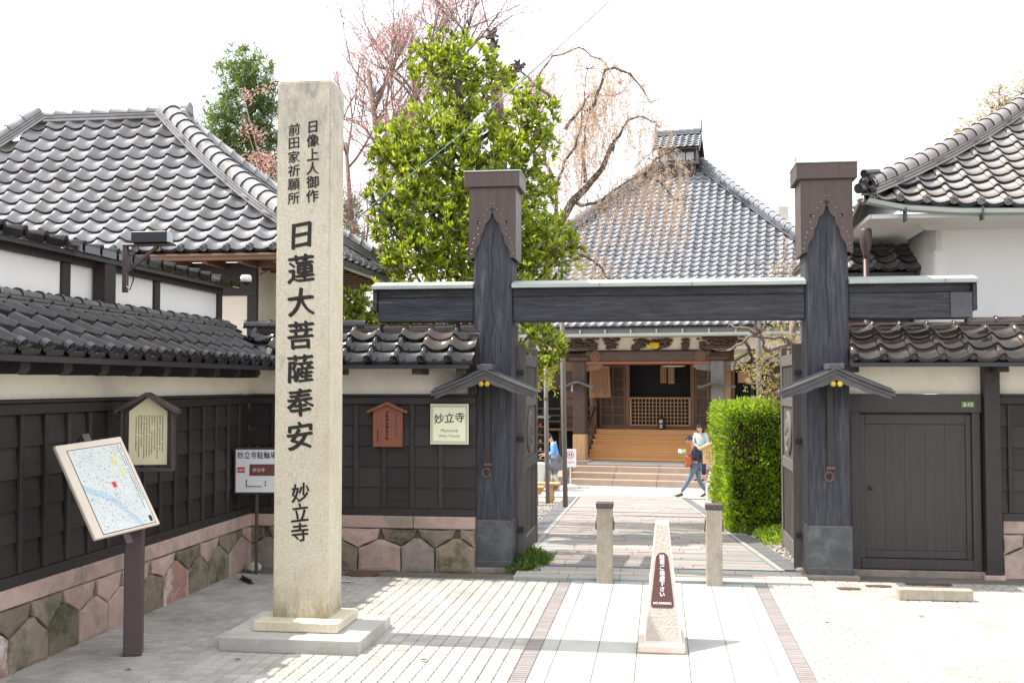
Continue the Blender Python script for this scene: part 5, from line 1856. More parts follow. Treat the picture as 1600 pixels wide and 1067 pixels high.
# temple name board on the wall
sb_ = thing('wooden_notice', 'large brown wooden board with columns of brush writing hung left of the temple doorway', 'sign', (-2.03, 36.35, 1.98), R(-8))
V, F = prism([(-.36, -.52), (.38, -.52), (.33, .52), (-.33, .52)], -.02, .02)
sbb = part('board', V, F, m_honey if False else m_brown, sb_)
sbb.data.materials[0] = M('notice_board_wood', (0.26, 0.12, 0.055), 0.6, (0.32, 0.16, 0.08), vs=4, scale=(6, 6, 1), bump=.2)
marks(-.28, .29, -.46, .45, 9, 16, .92, 12).build('lettering', m_ink, sbb).location = (0, -.022, 0)
# jar-shaped black lantern with white characters on the veranda edge
jr = thing('black_votive_vase', 'small black vase with white characters at the foot of the temple lattice', 'vase', (.005, 36.1, .42), R(-8))
part('vase_body', *lathe([(.07, 0), (.12, .08), (.13, .2), (.11, .32), (.06, .38), (.08, .42)], 16), m_blackm, jr, smooth=True)
lettering('妙立', .13, m_inkw, jr, (0, -.135, .2), vertical=True, bold=.02)
# left wing
wallp(-7, -2.6, 1.7, 2.95, m_brownd, 'wing_wall', 2.52, .05)
wallp(-3.4, -2.6, .42, 1.7, m_brown, 'wing_wall', 2.52, .05)
for z in (.5, .8, 1.1, 1.4, 1.7):
    wallp(-3.4, -2.35, z, z + .05, m_brownd, 'wing_rail', 2.49, .03)
for x0 in (-2.78, -2.05 - .02):
    pass
for x0 in (-3.0, -2.14):
    wn = box('shoji_window', x0, x0 + .42, 2.36 if x0 > -2.5 else 2.46, 2.38 if x0 > -2.5 else 2.48, 1.66, 1.95, m_shoji, T, bev=0)
    for q in range(1, 3):
        box('muntin', -.21 + .14 * q - .008, -.21 + .14 * q + .008, -.02, -.011, -.145, .145, m_brownd, wn, bev=0)
    box('muntin', -.21, .21, -.02, -.011, -.008, .008, m_brownd, wn, bev=0)
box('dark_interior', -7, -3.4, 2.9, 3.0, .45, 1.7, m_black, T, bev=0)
# right wing
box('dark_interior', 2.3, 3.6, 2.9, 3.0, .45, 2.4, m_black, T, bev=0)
wallp(2.36, 2.45, .44, 2.6, m_brown, 'door_jamb', 2.46, .1)
wallp(3.5, 3.6, .44, 2.6, m_brown, 'door_jamb', 2.46, .1)
wallp(3.6, 7, .44, 2.6, m_brownd, 'wing_wall', 2.52, .05)
lt2 = box('lattice', 2.46, 3.49, 2.46, 2.50, 1.36, 1.41, m_brown, T)
for k in range(12):
    x = 2.5 + .98 * k / 11
    box('lattice_bar', x - .012 - lt2.location.x, x + .012 - lt2.location.x, -.012, .012, .5 - lt2.location.z, -.026, m_brown, lt2, bev=0)
box('paper_strip', 2.55, 2.95, 2.55, 2.56, 1.95, 2.35, m_honey, T, bev=0)
# diamond lattice over pale plaster, upper right
box('plaster_panel', 2.45, 6.5, 2.30, 2.34, 2.62, 3.3, m_plaster, T, bev=0)
G = Geo()
for s in (-1, 1):
    for k in range(-2, 9):
        x0 = 2.4 + k * .5
        a = (x0, 2.6) if s > 0 else (x0, 3.3)
        V, F = sweep([(x0, 2.27, 2.6 if s > 0 else 3.3), (x0 + .7, 2.27, 3.3 if s > 0 else 2.6)] if False else [(x0 + 1.2 * i / 8, 2.27, (2.6 + .7 * i / 8) if s > 0 else (3.3 - .7 * i / 8)) for i in range(9)],
                     [(-.015, -.018), (.015, -.018), (.015, .018), (-.015, .018)])
        if x0 > 2.3 and x0 + 1.2 < 6.6:
            G.add(V, F)
G.build('diamond_lattice', m_brownd, T)
# eave, gutter
box('fascia', -7.3, 8, -.98, -.93, 3.42, 3.60, m_greyw, T)
V, F = sweep([(-7.4, -1.08, 3.40), (8, -1.08, 3.40)], [(-.07, .04), (-.06, -.04), (.0, -.07), (.06, -.04), (.07, .04), (.055, .04), (.0, -.05), (-.055, .04)])
part('rain_gutter', V, F, m_patina, T)
for x in np.arange(-6.6, 7.5, .78):
    box('gutter_bracket', x - .02, x + .02, -1.10, -.97, 3.40, 3.56, m_patina, T, bev=0)
tube('downpipe', [(2.9, -1.0, 3.36), (3.1, -.6, 3.0), (3.1, .9, 2.7), (3.1, .9, -.5)], .05, m_sleeve, T)
# roof, four faces
hT = hlin(.75, .015)
cx = .22
rz_ = 3.64
roof(T, (cx, -1.0, rz_), (1, 0, 0), (0, 1, 0), lambda d: -7.66 + d * .96, lambda d: 7.66 - d * .96, 7.2, hT, .29, .27, m_ttem, 300, amp=1.3, thick=.035, mat2=m_ttem)
roof(T, (cx + 7.66, -1.0, rz_), (0, 1, 0), (-1, 0, 0), lambda d: d * 1.041, lambda d: 14.4 - d * 1.041, 6.91, lambda d: hT(d * 1.041), .45, .5, m_ttem, 0, amp=1.3, thick=.03)
roof(T, (cx - 7.66, 13.4, rz_), (0, -1, 0), (1, 0, 0), lambda d: d * 1.041, lambda d: 14.4 - d * 1.041, 6.91, lambda d: hT(d * 1.041), .45, .5, m_ttem, 0, amp=1.3, thick=.03)
for s in (-1, 1):
    pts = []
    for i in range(15):
        d = 7.2 * i / 14
        pts.append((cx + s * (7.66 - d * .96), -1.0 + d, rz_ + hT(d) + .06))
    ridge(T, pts, m_ttem, r=.15, seg=.3, courses=3, cw=.34, ch=.06)
# ridge lantern box
b0 = rz_ + hT(7.2)
box('lantern_body', cx - .68, cx + .68, 5.7, 6.8, b0 - .9, b0 + .62, m_brownd, T)
box('lantern_sill', cx - .78, cx + .78, 5.6, 6.9, b0 + .02, b0 + .12, m_greyw, T)
for k in range(4):
    x = cx - .62 + .31 * k
    wn = box('window', x + .015, x + .295, 5.68, 5.70, b0 + .2, b0 + .46, m_glass, T, bev=0)
    box('frame', -.155, -.135, -.014, .0, -.15, .15, m_brownd, wn, bev=0)
box('window_head', cx - .7, cx + .7, 5.66, 5.70, b0 + .47, b0 + .55, m_brownd, T)
roof(T, (cx - .82, 5.35, b0 + .58), (1, 0, 0), (0, 1, 0), lambda d: 0, lambda d: 1.64, .9, hlin(.72, 0), .235, .2, m_ttem, 0, amp=1.3, thick=.035)
roof(T, (cx + .82, 7.15, b0 + .58), (-1, 0, 0), (0, -1, 0), lambda d: 0, lambda d: 1.64, .9, hlin(.72, 0), .235, .2, m_ttem, 0, amp=1.3, thick=.035)
ridge(T, [(cx - .8, 6.25, b0 + 1.23), (cx + .8, 6.25, b0 + 1.23)], m_ttem, r=.1, seg=.26, courses=2, cw=.26, ch=.06)
for s in (-1, 1):
    fish = [(0, 0), (.16, .02), (.17, .14), (.08, .26), (.12, .42), (.02, .52), (-.03, .40), (-.06, .24), (-.06, .06)]
    pr = [(cx + s * (.80 - a * -.2) - s * a * .4 + s * .04, b0 + 1.28 + b) for a, b in fish]
    V, F = prism(pr if s < 0 else pr[::-1], 6.17, 6.33)
    part('ridge_finial', V, F, m_redb, T)
    V, F = prism([(0, 0), (0, .5), (-.9, -.1), (-.9, -.28)], 0, .06)
    for yy in (5.4, 7.1):
        pass
    # gable boards
    gy = [(5.3, b0 + .56), (6.25, b0 + 1.24), (7.2, b0 + .56)]
    V = [(cx + s * .80, y, z) for y, z in gy] + [(cx + s * .80, y, z - .17) for y, z in gy] + [(cx + s * .85, y, z) for y, z in gy] + [(cx + s * .85, y, z - .17) for y, z in gy]
    F = [(0, 1, 4, 3), (1, 2, 5, 4), (6, 9, 10, 7), (7, 10, 11, 8), (0, 6, 7, 1), (1, 7, 8, 2), (3, 4, 10, 9), (4, 5, 11, 10), (0, 3, 9, 6), (2, 8, 11, 5)]
    part('gable_board', V, F, m_tedge, T)
box('back_wall', -6.5, 6.5, 3.2, 12, GZ, 3.5, m_brownd, T, bev=0)

# ================================================================== PLANTS
def leaves(name, P, D, L, Wd, mat, parent, seed=1, fold=.25):
    """rhombic leaves: base points P, unit directions D, lengths L, widths Wd"""
    r = np.random.default_rng(seed)
    n = len(P)
    rv = r.normal(size=(n, 3))
    S = np.cross(D, rv)
    S /= np.linalg.norm(S, axis=1)[:, None] + 1e-9
    Nn = np.cross(D, S)
    L = L[:, None]
    Wd = Wd[:, None]
    a = P
    b = P + D * L * .5 + S * Wd * .5 + Nn * Wd * fold
    c = P + D * L
    d = P + D * L * .5 - S * Wd * .5 + Nn * Wd * fold
    V = np.stack([a, b, c, d], 1).reshape(-1, 3)
    F = np.arange(4 * n).reshape(-1, 4)
    o = fast(name, V, F, mat, parent)
    tag(o, kind='stuff')
    return o

def unit(v):
    return v / (np.linalg.norm(v, axis=1)[:, None] + 1e-9)

def rosettes(lobes, dens, per, Lr, Wr, r, up=.5, sq=(1, 1, 1), inner=.55, spread=.9):
    Ps, Ds = [], []
    for (x, y, z, rad) in lobes:
        n = max(6, int(dens * rad * rad))
        dv = unit(r.normal(size=(n, 3)))
        q = inner + (1.08 - inner) * r.random(n) ** .45
        q *= 1 + .22 * np.sin(dv[:, 0] * 5 + x * 7) * np.cos(dv[:, 2] * 6 + z * 5)
        c = dv * (q * rad)[:, None] * np.array(sq) + [x, y, z]
        ax = unit(dv * .7 + np.array([0, 0, up]) + r.normal(size=(n, 3)) * .25)
        for k in range(per):
            sp = unit(ax + r.normal(size=(n, 3)) * spread)
            Ps.append(c + r.normal(size=(n, 3)) * .012)
            Ds.append(sp)
    P = np.concatenate(Ps)
    D = np.concatenate(Ds)
    n = len(P)
    return P, D, r.uniform(*Lr, n), r.uniform(*Wr, n)

class Limbs:
    def __init__(s, seed):
        s.G = Geo()
        s.r = random.Random(seed)
        s.tips = []
        s.mid = []
    def add(s, pts, r0, r1, n=7):
        k = len(pts)
        V, F = sweep(pts, circ(1, n), True, [r0 + (r1 - r0) * i / (k - 1) for i in range(k)])
        s.G.add(V, F)
    def wander(s, p, d, length, r0, r1, wig=.18, steps=6, grav=0.0, n=6):
        p, d = Vector(p), Vector(d).normalized()
        pts = [p.copy()]
        for i in range(steps):
            d = (d + Vector((s.r.gauss(0, wig), s.r.gauss(0, wig), s.r.gauss(0, wig) + grav))).normalized()
            p = p + d * length / steps
            pts.append(p.copy())
        s.add(pts, r0, r1, n)
        return pts, d
    def grow(s, p, d, length, rad, depth, wig=.14, spread=.7, grav=.04, kids=(2, 4), shrink=.68):
        pts, dd = s.wander(p, d, length, rad, rad * .6, wig, 5, grav, 6 if rad > .02 else 4)
        if depth == 0:
            s.tips += pts[1:]
            return
        s.mid += pts[3:]
        for k in range(s.r.randint(*kids)):
            q = pts[s.r.randint(2, 5)]
            nd = (dd + Vector((s.r.gauss(0, spread), s.r.gauss(0, spread), s.r.gauss(0, spread * .6)))).normalized()
            s.grow(q, nd, length * shrink * s.r.uniform(.8, 1.15), rad * .5, depth - 1, wig, spread, grav, kids, shrink)
    def build(s, name, mat, parent):
        return s.G.build(name, mat, parent, smooth=True)

def V3(*a):
    return Vector(a)

# ---- large broad-leaved evergreen
EV = [(-3.18, 16.03, 6.9, 0.37), (-3.47, 15.8, 6.74, 0.24), (-2.84, 16.09, 6.66, 0.37), (-2.55, 16.43, 6.59, 0.28), (-3.23, 15.84, 6.46, 0.38), (-3.0, 16.18, 6.3, 0.34), (-1.96, 15.72, 6.14, 0.24), (-1.81, 16.06, 5.93, 0.29), (-2.01, 15.74, 5.57, 0.38), (-1.78, 16.18, 5.52, 0.24), (-3.08, 15.59, 5.76, 0.33), (-2.71, 15.64, 5.62, 0.42), (-3.39, 15.25, 5.55, 0.37), (-3.71, 15.01, 5.28, 0.29), (-3.92, 15.09, 5.16, 0.18), (-3.1, 15.2, 5.21, 0.46), (-2.4, 15.5, 5.2, 0.46), (-3.49, 14.86, 4.87, 0.41), (-2.83, 15.26, 4.75, 0.5), (-2.16, 15.75, 4.91, 0.42), (-1.91, 16.09, 4.78, 0.34), (-3.65, 14.76, 4.41, 0.31), (-3.22, 14.92, 4.33, 0.45), (-3.69, 14.56, 4.06, 0.25), (-3.34, 14.62, 3.8, 0.44), (-2.94, 14.87, 3.96, 0.49), (-3.38, 14.42, 3.51, 0.3), (-2.9, 14.69, 3.49, 0.35), (-2.47, 15.32, 4.29, 0.55), (-2.44, 15.15, 3.71, 0.45), (-1.95, 15.6, 4.27, 0.33), (-1.82, 15.33, 3.91, 0.35), (-1.51, 15.37, 4.0, 0.29), (-1.33, 15.4, 3.82, 0.2), (-1.62, 15.16, 3.66, 0.32), (-1.97, 15.02, 3.6, 0.31), (-3.84, 14.8, 5.1, 0.23), (-3.91, 14.71, 4.58, 0.13), (-1.75, 14.68, 2.6, 0.24), (-1.51, 14.52, 2.38, 0.21), (-1.77, 14.49, 2.25, 0.19), (-1.59, 14.42, 2.12, 0.17), (-1.41, 14.34, 2.33, 0.15), (-1.86, 14.86, 2.96, 0.35)]
ev = thing('evergreen_tree', 'large glossy broad-leaved evergreen tree rising behind the left gate post', 'tree', (-2.65, 15.7, gz(15.7) - .05))
off = np.array([-2.65, 15.7, gz(15.7) - .05])
lb_ = [(x - off[0], y - off[1], z - off[2], r * 1.04) for x, y, z, r in EV]
back = [(x + random.uniform(-.2, .2), y + .7 + random.uniform(0, .4), z + random.uniform(-.25, .1), r * 1.0) for x, y, z, r in lb_[5:37:2] if z < 5.9]
rg = np.random.default_rng(21)
P, D, L_, W_ = rosettes(lb_ , 500, 11, (.075, .14), (.028, .045), rg, up=.8, inner=.6, spread=.65)
leaves('crown', P, D, L_, W_, l_ever, ev, 3)
P, D, L_, W_ = rosettes(back, 120, 8, (.10, .16), (.04, .06), rg, up=.5)
leaves('crown', P, D, L_, W_, l_ever, ev, 4)
lm = Limbs(31)
lm.add([V3(.05, .1, 0), V3(.0, .05, 1.5), V3(.05, 0, 3.0), V3(-.05, 0, 4.2), V3(-.2, .1, 5.4), V3(-.35, .2, 6.8)], .17, .05, 10)
for i, (x, y, z, r) in enumerate(lb_):
    zb = max(1.2, min(6.5, z - .5 - .35 * math.hypot(x, y)))
    t = zb / 6.8
    b = V3(.05 - .3 * t, .1 * t, zb)
    e = V3(x, y, z)
    m_ = b.lerp(e, .5) + V3(0, 0, -.12) + V3(random.uniform(-.1, .1), random.uniform(-.1, .1), 0)
    lm.add([b, b.lerp(m_, .5), m_, m_.lerp(e, .6), e], .045, .014, 6)
    for q in range(5):
        lm.wander(e, (random.gauss(0, 1), random.gauss(0, 1), .5 + random.random()), r * .8, .012, .004, .2, 4, 0, 4)
lm.build('trunk', m_bark, ev)
vn = thing('hanging_vine', 'thin yellow-green vine strands hanging below the evergreen beside the pole', 'vine', (-1.5, 14.3, 1.4))
rv_ = random.Random(3)
G = Geo(); Ps, Ds = [], []
for k in range(9):
    x0 = rv_.uniform(-.12, .10); y0 = rv_.uniform(-.1, .1); ln = rv_.uniform(.25, .55)
    pts = [V3(x0 + .03 * math.sin(i * .9 + k), y0, .85 - ln * i / 6) for i in range(7)]
    V, F = sweep(pts, circ(.003, 4)); G.add(V, F)
    for p in pts:
        for q in range(6):
            Ps.append([p.x + rv_.gauss(0, .012), p.y, p.z + rv_.uniform(-.04, .04)]); Ds.append([rv_.gauss(0, 1), rv_.gauss(0, 1), -.6])
G.build('stem', m_twig, vn)
Ps, Ds = np.array(Ps), unit(np.array(Ds))
leaves('foliage', Ps, Ds, np.full(len(Ps), .04), np.full(len(Ps), .025), l_vine, vn, 5)

# ---- conifer on the left
CON = [(-6.82, 17.04, 7.25, 0.26), (-6.61, 17.07, 7.09, 0.26), (-7.03, 17.02, 6.98, 0.26), (-6.77, 17.06, 6.72, 0.4), (-6.46, 17.11, 6.67, 0.26), (-7.19, 17.02, 6.3, 0.3), (-6.83, 17.07, 6.24, 0.42), (-6.41, 17.13, 6.24, 0.32), (-7.3, 17.02, 6.08, 0.23), (-6.62, 17.12, 5.87, 0.37), (-7.04, 17.07, 5.71, 0.32), (-6.36, 17.16, 5.66, 0.26), (-7.2, 17.04, 5.87, 0.23), (-6.41, 17.17, 5.18, 0.26), (-6.67, 17.13, 5.45, 0.3), (-6.3, 17.5, 4.9, .45), (-6.0, 17.6, 4.6, .4), (-5.6, 18.1, 4.7, .35), (-5.33, 18.36, 4.47, 0.28), (-5.39, 18.33, 4.92, 0.25)]
cn = thing('conifer_tree', 'dark green conifer with clumped needles between the tiled roof and the stone pillar', 'tree', (-6.7, 17.2, gz(17.2) - .05))
off = np.array([-6.7, 17.2, gz(17.2) - .05])
lb_ = [(x - off[0], y - off[1], z - off[2], r * 1.1) for x, y, z, r in CON]
P, D, L_, W_ = rosettes(lb_, 620, 12, (.10, .17), (.012, .02), rg, up=.35, inner=.2, spread=1.1)
leaves('crown', P, D, L_, W_, l_con, cn, 6)
lm = Limbs(41)
lm.add([V3(0, 0, 0), V3(0, 0, 3), V3(-.03, 0, 6), V3(-.05, -.1, 7.5)], .16, .03, 8)
for x, y, z, r in lb_:
    b = V3(0, 0, max(.5, z - .25))
    e = V3(x, y, z)
    lm.add([b, b.lerp(e, .5) + V3(0, 0, .05), e], .03, .01, 5)
lm.build('trunk', m_bark, cn)

# ---- bush behind the back wall
bs = thing('camellia_bush', 'bright green low bush showing above the tiled wall left of the gate beam', 'bush', (-3.55, 12.75, 0))
lb_ = [(x + 3.55, y - 12.75, z - .25, r * 1.3) for x, y, z, r in [(-3.63, 12.8, 2.8, 0.26), (-3.4, 12.83, 2.74, 0.2), (-3.69, 12.6, 2.67, 0.2), (-3.47, 12.63, 2.63, 0.2), (-3.2, 12.8, 2.6, .22), (-3.0, 12.9, 2.55, .2), (-2.75, 12.95, 2.55, .2), (-2.5, 13, 2.5, .2), (-3.9, 12.9, 2.9, .25), (-3.6, 13.0, 3.0, .28), (-3.5, 12.8, 2.2, .3), (-3.2, 12.85, 2.0, .3)]]
P, D, L_, W_ = rosettes(lb_, 900, 8, (.07, .11), (.03, .045), rg, up=.6)
leaves('foliage', P, D, L_, W_, l_ever, bs, 7)
lm = Limbs(42)
for x, y, z, r in lb_:
    lm.add([V3(random.uniform(-.1, .1), 0, 0), V3(x * .4, y * .4, z * .5), V3(x, y, z)], .025, .008, 5)
lm.build('stem', m_bark, bs)

# ---- bare cherry with red buds
ch = thing('budding_cherry_tree', 'tall leafless cherry with fine upright twigs and reddish buds behind the stone pillar', 'tree', (-4.68, 18.0, gz(18) - .05))
ox, oy, oz_ = -4.68, 18.0, gz(18) - .05
lm = Limbs(51)
def W3(p):
    return V3(p[0] - ox, p[1] - oy, p[2] - oz_)
A_ = [(-4.67, 18.0, oz_), (-4.671, 18.06, 1.47), (-4.679, 17.96, 4.08), (-4.652, 17.92, 5.168), (-4.775, 17.86, 6.255), (-4.91, 17.802, 7.234)]
lm.add([W3(p) for p in A_], .13, .035, 8)
B_ = [(-4.67, 18.06, 1.2), (-4.5, 18.486, 3.6), (-4.499, 18.434, 5.479), (-4.272, 18.42, 6.596), (-4.157, 18.407, 7.322)]
lm.add([W3(p) for p in B_], .11, .055, 8)
C_ = [(-4.68, 18.0, 1.3), (-5.0, 17.421, 3.6), (-5.073, 17.373, 4.762), (-5.152, 17.329, 5.9)]
lm.add([W3(p) for p in C_], .08, .03, 8)
D_ = [(-4.6, 18.2, 3.9), (-4.2, 18.1, 4.4), (-3.75, 18.0, 4.85), (-3.2, 17.9, 5.3), (-2.6, 17.9, 5.9)]
lm.add([W3(p) for p in D_], .06, .02, 7)
E_ = [(-4.3, 18.4, 6.3), (-3.9, 18.3, 6.9), (-3.4, 18.3, 7.5), (-3.0, 18.3, 8.0)]
lm.add([W3(p) for p in E_], .035, .012, 6)
for base, m0, m1, cnt in ((A_, 3, 5, 15), (B_, 2, 4, 15), (C_, 1, 3, 8), (D_, 1, 4, 10), (E_, 1, 3, 10)):
    for k in range(cnt):
        i = random.randint(m0, m1)
        t = random.random()
        p = W3(base[i - 1]).lerp(W3(base[i]), t)
        a = random.uniform(0, 6.28)
        lm.grow(p, (math.cos(a) * .55, math.sin(a) * .4, random.uniform(.7, 1.1)), random.uniform(.9, 1.5), .022, 3, .10, .50, .03, (3, 4), .66)
lm.build('trunk', m_twig, ch)
tp = np.array([t[:] for t in lm.tips + lm.mid[::3]])
rg = np.random.default_rng(5)
NB = 26000
idx = rg.integers(0, len(tp), NB)
P = tp[idx] + rg.normal(size=(NB, 3)) * .04
D = unit(rg.normal(size=(NB, 3)) + [0, 0, .3])
leaves('buds', P, D, rg.uniform(.025, .055, NB), rg.uniform(.008, .020, NB), l_pink, ch, 8)

# ---- pink spray in front of the conifer
cs = thing('red_leaf_maple', 'young maple with pinkish orange new leaves beside the conifer', 'tree', (-5.9, 15.9, gz(15.9) - .05))
ox, oy, oz_ = -5.9, 15.9, gz(15.9) - .05
lm = Limbs(55)
lm.add([V3(0, 0, 0), V3(.05, 0, 2.5), V3(.0, 0, 4.6)], .06, .03, 7)
for tx, tz in ((-.3, 5.5), (-.15, 5.2), (.1, 5.4), (-.4, 6.1), (.0, 4.9), (.2, 4.7), (-.45, 6.5), (.05, 5.0), (.3, 5.4)):
    e = V3(tx, random.uniform(-.3, .3), tz - oz_ - .1)
    lm.add([V3(0, 0, 4.3), V3(tx * .3, 0, 4.3 + (e.z - 4.3) * .5), e], .018, .006, 5)
    lm.grow(e, (random.gauss(0, 1), random.gauss(0, .5), random.uniform(-.4, .6)), .32, .006, 1, .2, .9, 0)
lm.build('trunk', m_twig, cs)
tp = np.array([t[:] for t in lm.tips])
idx = rg.integers(0, len(tp), 900)
P = tp[idx] + rg.normal(size=(900, 3)) * .05
leaves('foliage', P, unit(rg.normal(size=(900, 3)) + [0, 0, -.4]), rg.uniform(.04, .09, 900), rg.uniform(.015, .03, 900), l_pink, cs, 9)

# ---- weeping cherry
wp = thing('weeping_cherry', 'weeping cherry with a crooked bare trunk and long drooping threads of pale buds', 'tree', (-2.05, 21.9, gz(21.9) - .05))
ox, oy, oz_ = -2.05, 21.9, gz(21.9) - .05
lm = Limbs(61)
ls = Limbs(62)
WT = [(-2.95, 21.9, oz_), (-2.9, 21.96, 1.389), (-2.35, 21.854, 3.9), (-2.097, 21.796, 5.0), (-1.75, 21.823, 5.6), (-1.49, 21.841, 5.85), (-1.15, 21.85, 6.25), (-.95, 21.85, 6.75)]
lm.add([W3(p) for p in WT], .13, .045, 8)
WL = [[(-1.75, 21.82, 5.6), (-1.60, 21.837, 5.5), (-1.171, 21.9, 5.6), (-0.75, 21.936, 5.95), (-.3, 22, 6.15)],
      [(-2.05, 21.82, 5.2), (-2.1, 21.8, 5.8), (-1.92, 21.786, 6.4), (-1.70, 21.8, 6.7), (-1.55, 21.9, 7.5), (-1.45, 21.9, 8.3)],
      [(-1.49, 21.84, 5.95), (-1.55, 21.79, 6.7), (-1.42, 21.78, 7.4)],
      [(-2.09, 21.8, 5.0), (-1.946, 21.837, 4.7), (-1.307, 21.938, 4.4), (-0.925, 22.008, 3.95), (-.6, 22.1, 3.6)],
      [(-2.1, 21.8, 5.8), (-2.5, 22.3, 7.0), (-2.7, 22.6, 8.1), (-2.283, 22.646, 8.8), (-1.745, 22.711, 9.0), (-1.211, 22.795, 8.75), (-.8, 22.8, 8.2)],
      [(-1.42, 21.8, 7.4), (-1.0, 21.8, 8.3), (-.5, 21.9, 8.1), (-.2, 22, 7.6)],
      [(-.95, 21.85, 6.6), (-.7, 21.9, 7.2), (-.3, 22, 7.35), (.0, 22.1, 7.1)],
      [(-.3, 22, 6.1), (-.1, 22, 6.5), (.15, 22, 6.55), (.35, 22.1, 6.3)],
      [(-.3, 22, 6.1), (.0, 21.6, 5.9), (.3, 21.4, 5.5)],
      [(-2.2, 22.3, 7.8), (-2.9, 22.2, 8.4), (-3.3, 22.1, 8.2)],
      [(-1.9, 22.0, 7.1), (-1.4, 22.3, 7.9), (-.9, 22.5, 7.9)]]
bud = []
for L in WL:
    pts = [W3(p) for p in L]
    pts = resample(pts, .18)
    pts = [p + V3(random.gauss(0, .02), random.gauss(0, .02), random.gauss(0, .02)) for p in pts]
    lm.add(pts, .042, .008, 6)
    m0 = len(pts) // 5
    for p in pts[m0:]:
        for q in range(random.randint(3, 7)):
            a = random.uniform(0, 6.28)
            rr = random.uniform(.1, .5)
            ln = random.uniform(.5, 1.7)
            ln = max(.25, min(ln, p.z + oz_ - 3.9))
            s = [p, p + V3(math.cos(a) * rr * .5, math.sin(a) * rr * .5, random.uniform(.02, .18))]
            e = p + V3(math.cos(a) * rr, math.sin(a) * rr, 0)
            k = 8
            for i in range(1, k + 1):
                s.append(e + V3(.05 * math.sin(i * .8 + a) + random.gauss(0, .012), .05 * math.cos(i + a), -ln * (i / k)))
            ls.add(s, .0055, .0025, 3)
            for i in range(1, len(s)):
                bud.append(s[i]); bud.append(s[i].lerp(s[i - 1], random.random()))
for k in range(70):
    p = W3(random.choice(WL)[-1])
    lm.wander(p, (random.gauss(0, 1), random.gauss(0, .6), random.uniform(-.1, .9)), random.uniform(.3, .9), .007, .002, .2, 6, -.10, 3)
lm.build('trunk', m_bark, wp)
tag(ls.build('hanging_twigs', m_strand, wp), kind='stuff')
bp = np.array([b[:] for b in bud])
n = min(30000, len(bp) * 3)
idx = rg.integers(0, len(bp), n)
P = bp[idx] + rg.normal(size=(n, 3)) * .03
leaves('buds', P, unit(rg.normal(size=(n, 3)) + [0, 0, -.6]), rg.uniform(.03, .075, n), rg.uniform(.010, .022, n), l_weep, wp, 10)

# ---- pollarded trunk
po = thing('pollarded_tree', 'knobbly pollarded trunk top standing above the evergreen', 'tree', (-3.0, 20.7, gz(20.7) - .05))
ox, oy, oz_ = -3.0, 20.7, gz(20.7) - .05
lm = Limbs(71)
pp_ = [(-3.0, 20.7, oz_), (-2.95, 20.8, 1.4), (-3.016, 20.652, 5.609), (-3.128, 20.558, 7.584), (-3.235, 20.524, 8.078), (-3.17, 20.508, 8.4), (-3.2, 20.505, 8.68)]
lm.add([W3(p) for p in pp_], .17, .07, 9)
for p, s in (((-3.2, 20.5, 8.15), .15), ((-3.17, 20.5, 8.42), .12), ((-3.2, 20.5, 8.65), .12), ((-2.7, 20.5, 8.0), .11)):
    for q in range(12):
        lm.wander(W3(p), (random.gauss(0, 1), random.gauss(0, 1), random.gauss(.2, 1)), s * 1.3, .05, .02, .3, 3, 0, 5)
lm.add([W3((-3.15, 20.56, 7.7)), W3((-2.9, 20.5, 7.8)), W3((-2.55, 20.5, 8.05))], .07, .04, 6)
lm.build('trunk', m_bark, po)

# ---- small tree by the hedge
rt = thing('young_maple', 'small tree with crooked pale branches and yellow-green new leaves above the hedge', 'tree', (2.0, 17.3, gz(17.3)))
ox, oy, oz_ = 2.0, 17.3, gz(17.3)
lm = Limbs(81)
lm.add([V3(0, 0, 0), W3((2.031, 17.45, 1.905)), W3((2.014, 17.424, 2.505)), W3((2.10, 17.423, 3.2))], .075, .045, 8)
BR = [[(2.0, 17.4, 2.35), (1.9, 16.4, 2.5), (1.75, 15.9, 2.56), (1.55, 15.6, 2.55), (1.32, 15.4, 2.56), (1.22, 15.45, 2.56), (1.10, 15.6, 2.46), (.93, 15.7, 2.36)],
      [(1.9, 16.4, 2.5), (1.55, 15.9, 2.38), (1.46, 15.6, 2.40), (1.36, 15.4, 2.56), (1.42, 15.4, 2.74), (1.45, 15.4, 2.86)],
      [(1.33, 15.4, 2.58), (1.2, 15.4, 2.69), (1.06, 15.4, 2.68), (.95, 15.4, 2.74)],
      [(1.36, 15.4, 2.6), (1.28, 15.4, 2.8), (1.15, 15.3, 2.84)]]
bl = Limbs(82)
for L in BR:
    pts = resample([W3(p) for p in L], .09)
    pts = [p + V3(random.gauss(0, .012), random.gauss(0, .012), random.gauss(0, .012)) for p in pts]
    bl.add(pts, .032, .014, 7)
    for p in pts[3::2]:
        bl.wander(p, (random.gauss(-.5, .8), random.gauss(0, .6), random.gauss(.3, .6)), random.uniform(.08, .22), .008, .003, .35, 4, 0, 4)
bl.build('branch', m_barkl, rt)
RLb = [(1.23, 16.32, 2.19, 0.17), (1.61, 16.87, 2.24, 0.19), (1.51, 16.87, 1.91, 0.19), (1.8, 16.91, 2.0, 0.17), (1.8, 16.89, 2.39, 0.19), (1.95, 16.9, 2.68, 0.21), (1.71, 16.87, 2.68, 0.16), (1.99, 16.92, 2.29, 0.17), (1.6, 16.89, 1.71, 0.15), (1.94, 16.94, 1.81, 0.15), (1.4, 16.6, 2.05, .15), (1.7, 16.8, 1.6, .15)]
lb_ = []
